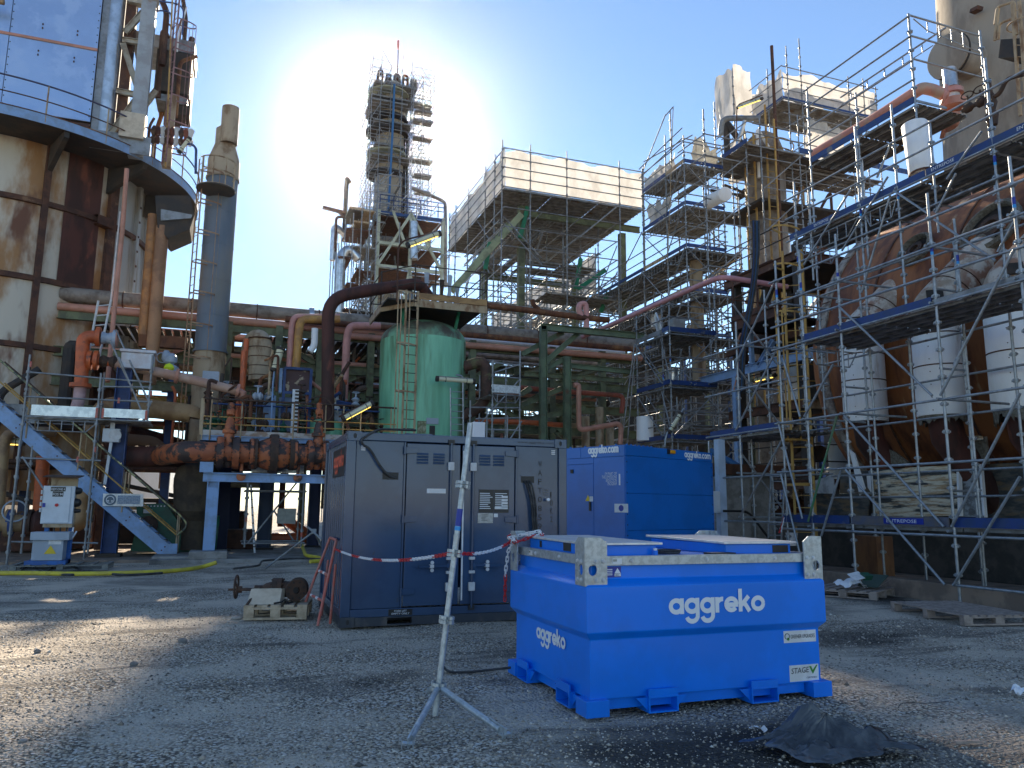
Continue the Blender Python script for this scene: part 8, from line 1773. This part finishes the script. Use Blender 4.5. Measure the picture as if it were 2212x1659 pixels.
# electrical cabinet on pallet
def build_cabinet():
    y0 = 22.0; q = lambda x, y: aY(*lq(x, y), y0); a, e = q(635, 825), q(1205, 225); pz_ = .13
    t = thing('electrical_cabinet', 'white electrical cabinet on a blue stand above a grey transformer box', 'cabinet', ((a.x + e.x) / 2, y0, pz_))
    bx = B().box(a.x, e.x, y0, y0 + .34, a.z, e.z).obj('cabinet_box', cabwhite, t, smooth=0, bevel=.012)
    B().box(a.x + .03, e.x - .08, y0 - .025, y0 - .001, a.z + .02, e.z - .02).obj('door', cabwhite, t, smooth=0, bevel=.008)
    yf = y0 - .026; w3 = lambda x, y: aY(*lq(x, y), yf)
    for (s, x0, x1, yt, yb) in (('KEM ONE 4', 808, 1052, 240, 305), ('FOS 94', 835, 1015, 312, 392)):
        u, v = w3(x0, yb), w3(x1, yt); pl = label_plate((u.x, yf, u.z), X_, Z_, v.x - u.x, v.z - u.z, blacksign, t, 'name_plate', .004); text(s, (u.x + .05 * (v.x - u.x), yf - .006, u.z + .22 * (v.z - u.z)), X_, Z_, (v.z - u.z) * .5, (v.x - u.x) * .9, lett, pl)
    p = w3(905, 527); B().lathe(p, [(.04, 0), (.04, .03), (.001, .035)], 12, -Y_).obj('red_button', redpl, t); p = w3(700, 527); B().box(p.x - .03, p.x + .03, yf - .02, yf, p.z - .05, p.z + .05).obj('door_lock', bluest, t, smooth=0)
    for yy, sz in ((300, .1), (490, .12), (620, .06)): p = q(1235, yy); B().lathe((e.x, y0 + .15, p.z), [(sz, 0), (sz * .8, .1), (.04, .14)], 12, X_).obj('socket', black, t)
    for k in range(4): p = q(655, 320 + k * 95); B().tube((a.x - .02, y0 - .01, p.z - .05), (a.x - .02, y0 - .01, p.z + .05), .025, 8).obj('hinge', zincw, t)
    b_, c_ = q(790, 225), q(1275, 85); B().box(b_.x, e.x + .02, y0 + .15, y0 + .2, a.z - .05, c_.z).obj('back_board', cream, t, smooth=0); B().obox(((b_.x + e.x) / 2, y0 + .05, c_.z + .02), X_ * ((e.x - b_.x) / 2 + .12), V((0, .3, .03)), Z_ * .012).obj('rain_hood', castiron, t, smooth=0)
    B().box(a.x + .06, e.x, y0 + .02, y0 + .3, a.z - .09, a.z - .003).obj('cable_tray', cream, t, smooth=0)
    for s in (a.x + .12, e.x - .05):
        B().bar((s, y0 + .25, pz_), (s, y0 + .25, a.z + .3), .1, .1, (0, 1, 0)).obj('stand_leg', cabblue, t, smooth=0)
    B().box(a.x - .18, e.x, y0 - .35, y0 - .26, pz_, pz_ + .1).box(a.x - .18, e.x, y0 + .2, y0 + .3, pz_, pz_ + .1).box(a.x - .18, a.x - .1, y0 - .26, y0 + .2, pz_, pz_ + .09).box(e.x - .12, e.x - .04, y0 - .26, y0 + .2, pz_, pz_ + .09).obj('stand_base', cabblue, t, smooth=0)
    u, v = q(540, 1400), q(1060, 1080); B().box(u.x, v.x, y0 - .33, y0 + .15, u.z, v.z).obj('transformer_box', greymach, t, smooth=0, bevel=.01); B().box(u.x - .05, v.x + .12, y0 - .4, y0 + .18, v.z + .002, v.z + .2).obj('transformer_lid', greymach, t, smooth=0, bevel=.012)
    for s in (u.x + .05, v.x - .1): B().box(s, s + .08, y0 - .3, y0 + .1, pz_ + .1, u.z).obj('box_leg', castiron, t, smooth=0)
    p = aY(*lq(797, 1305), y0 - .335); B().prism([p + V((-.13, 0, 0)), p + V((.13, 0, 0)), p + V((0, 0, .2))], (0, -.004, 0)).obj('warning_triangle', yellowst, t, smooth=0); p = aY(*lq(770, 1155), y0 - .334); label_plate(p, X_, Z_, .27, .22, white, t)
    for k in range(4): B().path(bend([V((a.x + .3 + .14 * k, y0 + .1, a.z - .09)), V((a.x + .32 + .13 * k, y0 + .0, a.z - .4)), V((a.x + .2 + .2 * k, y0 + .1, v.z + .2))], .15), .02, 6).obj('cable', (rubber, whitepl)[k == 3], t)
    return (a.x + e.x) / 2
cxm = build_cabinet()
pallet('grey wooden pallet under the electrical cabinet', (cxm + .25, 22.05, 0), 0, M('bleached_wood', (.22, .22, .2), (.15, .15, .14), rough=.9, sc=6), 7, 2.1, 1.0, None)
q = lambda x, y: aZ(*lq(x, y), .03)
for lb, pts in (('looped black cable in front of the cabinet pallet', ((380, 1560), (400, 1510), (560, 1500), (760, 1590), (900, 1480), (1180, 1490), (1350, 1580), (1200, 1630), (980, 1620))), ('long black cable trailing right along the apron edge', ((980, 1610), (1400, 1560), (2000, 1640), (2600, 1600)))):
    P_ = [q(*k) + V((0, -.2, 0)) for k in pts]; pipe('black_cable', P_, .028, rubber, .4, n=8, label=lb, cat='cable')
pipe('black_cable', [aZ(505, 1228, .03), aZ(560, 1222, .12), aZ(566, 1211, .12), aZ(640, 1206, .13), aZ(760, 1209, .13)], .025, rubber, .3, n=8, label='black cable crossing the concrete apron behind the navy container', cat='cable')
yp = [aZ(-40, 1238, .045), aZ(60, 1238, .045), aZ(180, 1240, .045), aZ(330, 1236, .045), aZ(400, 1231, .045), aZ(440, 1224, .06), aZ(468, 1215, .16)]
pipe('yellow_hose', yp, .05, yellowhose, .5, n=10, label='long yellow hose lying across the yard in front of the stairs', cat='hose'); pipe('yellow_hose', [aZ(670, 1213, .15), aZ(720, 1210, .15), aZ(700, 1206, .15), aZ(660, 1200, .15), aY(655, 1185, 25.3), aY(648, 1170, 26)], .05, yellowhose, .4, n=10, label='yellow hose dropping to the apron beside the container corner', cat='hose')
# valve platform
PYR = 930
Yp = 24.6; G = lambda x, y, Y=Yp: aY(*cg(x, y), Y)
def build_platform():
    zt_ = G(90, 600).z; zb_ = G(90, 690).z; xl = G(75, 640).x; xr = XY(855, Yp)
    t = thing('valve_platform', 'pale blue edged steel platform with thin railings carrying the valve controls', 'platform', (xl, Yp, zb_))
    zk = G(90, 645).z; wk = M('rust_bled_white_paint', (.46, .44, .42), (.3, .2, .14), rough=.6, sc=3, streak=.6)
    B().box(xl, xr, Yp, Yp + .04, zk, zt_).obj('kick_plate', wk, t, smooth=0); B().ibeam((xl, Yp + .06, (zb_ + zk) / 2 - .003), (xr, Yp + .06, (zb_ + zk) / 2 - .003), .14, zk - zb_).obj('edge_beam', ltblue, t, smooth=0)
    B().box(xl, xr, Yp + .08, Yp + 2.6, zk - .1, zk - .02).obj('floor', darkgap, t, smooth=0); B().ibeam((xl + .05, Yp + .15, (zb_ + zk) / 2), (xl + .05, Yp + 2.6, (zb_ + zk) / 2), .14, zk - zb_).obj('end_beam', ltblue, t, smooth=0)
    zh = G(110, 330).z; zm_ = G(110, 485).z; 
    for z, m_ in ((zh, castiron), (zm_, yellowp), (zm_ - .22, yellowp)): tubeo('rail', (xl + .05, Yp, z), (xr, Yp, z), .03 if z == zh else .022, m_, t); tubeo('rail', (xl + .05, Yp, z), (xl + .05, Yp + 2.5, z), .025, m_, t)
    tubeo('rail', (xl + .05, Yp + 1.2, zh), (xr, Yp + 1.2, zh), .03, midblue, t)
    for px in (95, 165, 430, 880, 1155, 1310, 1460, 1720): x = G(px, 480).x; tubeo('post', (x, Yp, zb_), (x, Yp, zh), .024, cream, t)
    x = G(85, 480).x; boxo('end_post', x - .05, x + .05, Yp - .02, Yp + .02, zk, zh, cream, t)
    return xl, xr, zb_
pxl, pxr, pzb = build_platform()
# lower support beam, prop, scaffold frame
t = thing('support_beam', 'pale blue support beam on a blue prop below the big orange valve pipe', 'steel beam', (pxl, Yp + .3, 0)); z = G(600, 1020, 23.9).z
B().ibeam((G(95, 1015, 23.9).x, 23.9, z), (XY(760, 23.9), 23.9, z), .22, .26, .03).obj('beam', ltblue, t, smooth=0); x = G(125, 950, 23.9).x; B().box(x - .18, x + .18, 23.72, 24.08, z + .132, z + .42).obj('pedestal', ltblue, t, smooth=0); B().ibeam((x, 23.9, z + .43), (x, 23.9, z + .68), .4, .24).obj('pipe_shoe', castiron, t, smooth=0)
p = aZ(455, 1202, .1); x = G(175, 1200, 23.9).x; B().ibeam((x, 23.9, .32), (x, 23.9, z - .132), .32, .32, .03, (1, 0, 0)).bar((x, 23.745, .32), (x, 23.745, z - .3), .3, .02, (0, 1, 0)).obj('prop', ltblue, t, smooth=0); B().box(x - .5, x + .5, 23.42, 24.4, .1, .31).obj('footing', concrete, t, smooth=0, bevel=.02)
S = Scaf('scaffold', 'low scaffold frame with diagonal brace standing under the valve platform', G(700, 1300, 25.6), galv_far, .03)
h = lambda x, y, Y=25.4: aY(*lp(x, y), Y)
xa, xb_ = h(845, 700).x, h(1705, 700).x
for x in (xa, xb_):
    for y in (25.4, 26.9): S.pole(x, y, .1, h(860, 330).z)
for y in (25.4, 26.9):
    for v in (470, 1280): S.led((xa - .1, y, h(860, v).z), (xb_ + .1, y, h(860, v).z))
for x in (xa, xb_):
    for v in (470, 1280): S.led((x, 25.3, h(860, v).z), (x, 27, h(860, v).z))
S.brace(h(1610, 345), h(850, 1285)); S.brace(h(1260, 780, 26.9), h(1560, 1240, 26.9))
for x, v in ((xa, 915), (xb_, 1150)): z = h(860, v).z; B().tube((x, 25.4, z - .07), (x, 25.4, z + .07), .035, 8).obj('red_band', redpaint, S.t)
S.toe((h(910, 180).x, 25.35, h(910, 190).z), (h(1715, 180).x, 25.35, h(910, 190).z), .32, tm)
S = Scaf('scaffold_tubes', 'loose raking scaffold tubes propped in the gravel left of the container', h(1500, 1400, 22.5), galv_far, .03); p0 = aZ(573, 1228)
S.led(p0, aY(*lp(1870, 1100), 20.5), 'raker'); S.led(aY(*lp(1780, 1030), 20.6), aY(*lp(2150, 1360), 20.0), 'raker'); S.led(aY(*lp(1890, 1120), 20.5), aY(*lp(2000, 1340), 21.5), 'raker'); b = B().box(*[c for k in zip(V(aY(*lp(1870, 1095), 20.5)) - V((.06,) * 3), V(aY(*lp(1870, 1095), 20.5)) + V((.06,) * 3)) for c in k]); b.obj('clamp', galv_far, S.t, smooth=0)
q = [h(*k, 26.2) for k in ((1315, 745), (1605, 745), (1585, 980), (1300, 975))]; B().prism(q, (0, .03, 0)).obj('pinned_sheet', M('grey_board_sheet', (.4, .41, .38), (.33, .34, .31), rough=.8, sc=5), smooth=0, label='blank grey board hung inside the low scaffold frame', cat='board')
t = thing('barrier_pole', 'black and white banded pole leaning inside the low scaffold frame', 'pole', h(950, 1450, 26)); a, e = h(905, 380, 26.1), h(965, 1460, 26.1)
for k in range(9): tubeo('white_band', a.lerp(e, k / 9), a.lerp(e, (k + .86) / 9), .035, whitepl, t); tubeo('black_band', a.lerp(e, (k + .86) / 9), a.lerp(e, (k + 1) / 9), .035, black, t)
# big orange pipe with valves
def build_valve_pipe():
    Yv = 23.95; c = lambda x, y=0: aY(*cg(x, 812 if not y else y), Yv); z = c(600).z
    t = thing('valve_pipe', 'big peeling orange flanged pipe with two upright gate valves and a strainer', 'pipe', c(500)); rr_ = .31
    xx = lambda px: aY(*cg(px, 812 + (px - 300) * .045), Yv).x
    B().path(bend([V((xx(-320), Yv + 2.2, z)), V((xx(-60), Yv, z)), V((xx(120), Yv, z)), V((xx(560), Yv, z))], .5), rr_, 26).obj('pipe_run', orangepeel, t); B().tube((xx(840), Yv, z), (xx(1500), Yv, z), rr_, 26).obj('pipe_run', orangepeel, t)
    B().tube((xx(-330), Yv + 1.2, z), (xx(-200), Yv + 1.0, z), rr_ * .99, 26).obj('rusty_run', darkrust, t) if False else None
    B().lathe((xx(555), Yv, z), [(rr_, 0), (rr_ + .08, .08), (.5, .38), (.5, .66), (rr_ + .08, .98), (rr_, 1.06)], 30, X_).obj('strainer_body', orangepeel, t)
    for px, r_, tk, m_ in ((235, .47, .07, orangepeel), (258, .45, .05, orangepeel), (365, .45, .05, orangepeel), (385, .47, .07, orangepeel), (520, .45, .07, orangepeel), (545, .45, .06, castiron), (860, .46, .07, castiron), (885, .45, .06, orangepeel), (1010, .46, .06, orangepeel), (1030, .44, .05, orangepeel), (1135, .44, .05, orangepeel), (1155, .46, .06, orangepeel), (688, .6, .06, castiron), (718, .6, .06, castiron)):
        f = B().lathe((xx(px), Yv, z), [(rr_ * .9, -tk), (r_, -tk + .002), (r_, tk - .002), (rr_ * .9, tk)], 30, X_).obj('flange', m_, t)
        for k in range(16): a = k * .3927; B().tube((xx(px) - tk - .03, Yv + (r_ - .05) * math.cos(a), z + (r_ - .05) * math.sin(a)), (xx(px) + tk + .03, Yv + (r_ - .05) * math.cos(a), z + (r_ - .05) * math.sin(a)), .022, 6).obj('stud', castiron, f)
    for px in (312, 1082):
        x = xx(px); v = thing_part(t, 'gate_valve')
        o = lambda b, nm, m=orangepeel: b.obj(nm, m, t)
        o(B().lathe((x, Yv, z - .42), [(.08, 0), (.14, .1), (.16, .42), (.16, .75), (.14, .98), (.2, 1.0), (.2, 1.05), (.2, 1.1), (.15, 1.12), (.12, 1.35), (.08, 1.45), (.08, 1.47)], 20), 'valve_bonnet')
        ht = aY(*cg(px + 15, 440), Yv).z; o(B().lathe((x, Yv, z + 1.15), [(.1, 0), (.1, .05), (.05, .06), (.05, ht - z - 1.3), (.12, ht - z - 1.25), (.12, ht - z - 1.12), (.09, ht - z - 1.08), (.1, ht - z - .95), (.06, ht - z - .9)], 16), 'valve_spindle')
        B().torus((x, Yv + .05, ht + .05), (.1, -1, .25), .42, .018, 26, 6).obj('handwheel', castiron, t); 
        for s in (-1, 1): B().bar((x + s * .09, Yv - .12, z + 1.1), (x + s * .07, Yv - .1, ht - .1), .03, .05, (0, 1, 0)).obj('yoke', orangepeel, t, smooth=0)
    for px in (435, 920): x = xx(px); B().tube((x, Yv - .1, z - .3), (x, Yv - .1, z - .6), .05, 8).lathe((x, Yv - .12, z - .68), [(.13, -.03), (.13, .03)], 14, Y_).obj('drain', orangepeel, t)
def thing_part(t, n): return None
build_valve_pipe()
fpz('dark rusty pipe running left from the orange valve pipe behind the stairs', darkrust, .33, [l2(830, 690), l2(1330, 690)], 26.4)
t = thing('tapered_vessel', 'brown insulated tapering vessel hanging below the pipe elbow', 'vessel', aY(*l2(1405, 1100), 26.6)); q = lambda y: aY(*l2(1405, y), 26.6)
B().lathe((q(900).x, 26.6, 0), [(.35, .2), (.36, q(1150).z), (.62, q(1080).z), (.68, q(900).z), (.68, q(850).z), (.6, q(760).z), (.42, q(740).z), (.42, q(640).z)], 28).obj('shell', M('brown_insulation', (.10, .075, .05), (.06, .045, .035), rough=.95, sc=2, bump=.3, bsc=9), t)
# green machine
t = thing('pump_housing', 'dark green ribbed machine housing with a motor behind the stairs', 'machine', aY(*l2(1100, 1200), 27)); q = lambda x, y, Y=26.6: aY(*l2(x, y), Y)
a, e = q(975, 1360), q(1190, 1025); B().prism([q(975, 1030), q(1190, 1025), q(1290, 1180), q(1225, 1370), q(930, 1370), q(975, 1200)], (0, 1.2, 0)).obj('housing', pumpgreen, t, smooth=0, bevel=.02)
B().tube(q(1060, 1180, 26.3), q(1060, 1180, 26.7), .28, 18).lathe(q(1060, 1180, 26.25), [(.18, 0), (.26, .05)], 18, Y_).obj('motor', castiron, t); B().box(q(1060, 1060).x - .12, q(1060, 1060).x + .12, 26.5, 26.59, q(0, 1090).z, q(0, 1060).z).obj('bracket', zincw, t, smooth=0)
for k in range(9): p = q(985 + k * 24, 1045); B().lathe(p - Y_ * .0, [(.025, 0), (.025, .02)], 6, -Y_).obj('bolt_head', zincw, t)
B().tube(q(1420, 1230, 27), q(1560, 1235, 27), .55, 20).obj('motor_drum', pumpgreen, t); B().box(q(1280, 0, 27).x, q(1560, 0, 27).x, 26.5, 28, .1, .7).obj('bed', pumpgreen, t, smooth=0)
b = B(); 
# dark plant below the platforms: machinery on the floor
t = thing('process_machinery', 'dim pumps and pipework on the floor under the left platforms', 'machinery', (-2, 30, .1)); rr = random.Random(12)
for k in range(44):
    x, Y, z = rr.uniform(-11, 5.5), rr.uniform(27.8, 33), rr.uniform(.3, 4.5); o = rr.choice((V((0, 0, 2.2)), V((2.0, 0, 0)), V((0, 0, 3)), V((3, 0, 0)))); B().path(bend([V((x, Y, z)), V((x, Y, z)) + o, V((x + rr.uniform(-1, 1), Y + rr.uniform(-.5, .5), z + o.z + rr.uniform(-1, 1)))], .3), rr.choice((.05, .08, .12, .2)), 10).obj('pipe', rr.choice((rustbeam, darkgap, castiron, beige, orange, darkrust, darkgap)), t)
for k in range(12): x, Y = rr.uniform(-10, 5), rr.uniform(28, 33); B().box(x, x + rr.uniform(.5, 1.6), Y, Y + 1, .1, rr.uniform(.6, 2.2)).obj('machine_block', rr.choice((darkgap, pumpgreen, rustbeam, M('dull_brown_paint', (.14, .07, .03), rough=.8) if k == 0 else darkgap)), t, smooth=0, bevel=.03)
for k in range(6): x = -11 + k * 2.2; baro('column', (x, 31, 0), (x, 31, 7), .3, .3, (midblue, rustbeam)[k % 2], t, (0, 1, 0))
B().box(-16, -4.2, 29.5, 33, 4.1, 4.4).obj('floor_slab', darkgap, t, smooth=0); B().box(-16, -3.9, 28.6, 28.75, 4.15, 4.75).obj('slab_edge', galv_far, t, smooth=0)
# equipment on the valve platform
t = thing('control_panel', 'blue framed control board with a rusted backing sheet on the valve platform', 'control board', G(880, 180, 26))
a, e = G(790, 280, 26.2), G(1030, 85, 26.2); B().box(a.x, e.x, 26.2, 26.25, a.z, e.z).obj('backing_sheet', M('rust_scabbed_sheet', (.1, .06, .06), (.4, .33, .24), rough=.8, sc=3.2, lo=.56, hi=.6), t, smooth=0)
for p, q in (((a.x, a.z), (a.x, e.z)), ((e.x, a.z), (e.x, e.z)), ((a.x, e.z), (e.x, e.z)), ((a.x, a.z), (e.x, a.z))): baro('frame_bar', (p[0], 26.15, p[1]), (q[0], 26.15, q[1]), .09, .09, midblue, t)
for x in (a.x, e.x): baro('leg', (x, 26.15, pzb + .1), (x, 26.15, a.z), .09, .09, midblue, t)
a2, e2 = G(750, 280, 26.1), G(785, 70, 26.1); B().box(a2.x, e2.x, 26.1, 26.4, a2.z, e2.z).obj('side_box', ltblue, t, smooth=0)
a, e = G(850, 630, 25.2), G(925, 255, 25.2); t = thing('cable_ladder', 'tall white perforated cable tray standing upright on the valve platform', 'cable tray', a); B().box(a.x, e.x, 25.2, 25.24, a.z, e.z).obj('tray', cabwhite, t, smooth=0)
for k in range(12): z = a.z + (e.z - a.z) * (k + .5) / 12; [B().box(a.x + u, a.x + u + .12, 25.18, 25.199, z - .03, z + .03).obj('slot', darkgap, t, smooth=0) for u in (.08, .3)]
for (q, m_, nm, lab) in (((640, 420), ltblue, 'instrument_cabinet', 'pale blue instrument cabinet left of the upright cable tray'), ((830, 440), M('dusty_blue_paint', (.16, .22, .34), rough=.6), 'instrument_cabinet', 'dusty blue cabinet behind the upright cable tray'), ((1220, 420), greymach, 'instrument_cabinet', 'grey blue instrument cabinet near the slanted yellow lamp')):
    p = G(*q, 26.3); B().box(p.x - .3, p.x + .3, 26.3, 26.7, pzb + .2, p.z + .45).obj(nm, m_, smooth=0, bevel=.02, label=lab, cat='cabinet')
mount_mat = ltblue
lamp('tilted yellowish tube lamp on a pale blue post above the valve platform', G(715, 85, 25.6), G(765, -95, 25.6), [G(680, 620, 25.6), G(700, 200, 25.6), G(712, 100, 25.6)], lit=False, r=.12)
mount_mat = rustbeam
lamp('bright yellow lit tube lamp slanting beside the green vessel', G(1310, 505, 24.4), G(1555, 375, 24.4), [G(1270, 490, 24.4), G(1560, 350, 24.4)], r=.085)
t = thing('platform_pipework', 'rusty and orange small pipes and valves crowding the valve platform', 'pipework', G(600, 400, 27)); rr = random.Random(8)
for k in range(46):
    x, Y, z = rr.uniform(pxl, pxr - .2), rr.uniform(25.3, 27.4), rr.uniform(pzb + .2, pzb + 1.7); o = rr.choice((V((0, 0, 1.2)), V((1.2, 0, 0)), V((0, 0, .8)), V((0, .5, .5)))); B().path(bend([V((x, Y, z)), V((x, Y, z)) + o, V((x + rr.uniform(-.5, .5), Y, z + o.z + rr.uniform(-.4, .5)))], .15), rr.choice((.025, .04, .06, .1)), 8).obj('pipe', rr.choice((rustbeam, orange, castiron, midblue, darkgap, salmon, rust, greensteel, cream)), t)
for k in range(26): x, Y, z = rr.uniform(pxl, pxr - .2), rr.uniform(25.3, 27.2), rr.uniform(pzb + .3, pzb + 1.8); b = B().lathe((x, Y, z), [(.06, -.16), (.14, -.08), (.08, 0), (.15, .08), (.06, .16)], 10, rr.choice((X_, Z_))); b.tube((x, Y, z), (x, Y, z + .3), .03, 6); b.torus((x, Y, z + .32), Z_, .13, .015, 12, 5); b.obj('valve', rr.choice((castiron, greymach, rustbeam, zincw, pumpgreen)), t)
p = G(1150, 640, 26.5); B().lathe((p.x, 26.5, pzb + .3), [(.6, 0), (.62, .3), (.5, .6), (.2, .75), (.01, .78)], 22).obj('green_tank', vesselgreen, label='low rounded green tank top behind the valve platform edge', cat='tank')
fpz('orange valve column left on the valve platform', orange, .09, [cg(420, 560), cg(440, 90), cg(450, -80)], 26.8)
fpz('stout rusty brown pipe under the platform left of the container', M('rust_brown_pipe', (.13, .07, .04), rough=.8), .22, [l2(900, 575), l2(1090, 590), l2(1150, 640)], 28, .3)
B().lathe(G(330, -120 + 400, 27.0), [(.2, 0), (.2, .5)], 14, X_).obj('blue_actuator', midblue, label='round blue actuator behind the left railing of the valve platform', cat='actuator') if False else None
t = thing('actuated_valve', 'grey valve with blue actuators left of the slate blue stack', 'valve', aY(*ln(540, 1150), 27.8)); 
for q, r_ in (((540, 1100), .2), (((480, 1060)), .14), ((550, 1240), .22), ((590, 1200), .1)): B().lathe(aY(*ln(*q), 27.8), [(r_ * .6, -.18), (r_, -.1), (r_, .1), (r_ * .5, .2)], 14).obj('body', greymach if r_ > .12 else castiron, t)
p = aY(*ln(515, 1195), 27.5); B().lathe(p - Z_ * .12, [(.12, 0), (.17, .08), (.12, .2), (.02, .25)], 14).obj('fluorescent_cap', M('fluorescent_yellow', (.7, .85, .02), rough=.5), t)
B().torus(aY(*ln(430, 1075), 27.7), (.2, -1, 0), .17, .015, 18, 5).obj('handwheel', greymach, t)
p = aY(*ln(1040, 1320), 27.0); B().box(p.x - .26, p.x + .26, 27, 27.25, p.z - .2, p.z + .2).obj('junction_box', greymach, smooth=0, bevel=.015, label='pale grey junction box at the foot of the slate blue stack', cat='box')
p = aY(*l2(800, 540), 25.5); t = thing('fan_box', 'pale box with round fan on a post left of the blue column', 'box', p); B().box(p.x - .24, p.x + .22, 25.4, 25.7, p.z - .2, p.z + .2).obj('box', cabwhite, t, smooth=0, bevel=.02); B().lathe(p + V((.1, -.1, 0)), [(.17, 0), (.17, .03), (.05, .04)], 18, -Y_).obj('fan', zincw, t); B().bar(p + Z_ * -.2, aY(*l2(750, 890), 25.5), .1, .08).obj('post', cabwhite, t, smooth=0); B().bar(p + Z_ * .2, p + Z_ * .55, .12, .08, (0, 1, 0)).obj('post', cabwhite, t, smooth=0)
# ------------------------------------------------------------------ air: thin haze box added to make the glow round the sun
m = bpy.data.materials.new('thin_haze'); m.use_nodes = True; n = m.node_tree.nodes
n.remove(n['Principled BSDF']); vp = n.new('ShaderNodeVolumePrincipled'); vp.inputs['Density'].default_value = .00012; vp.inputs['Anisotropy'].default_value = .95; vp.inputs['Color'].default_value = (.9, .93, 1, 1)
m.node_tree.links.new(vp.outputs[0], n['Material Output'].inputs['Volume'])
B().box(-160, 200, -60, 240, -1, 80).obj('haze', m, smooth=0, kind='stuff')
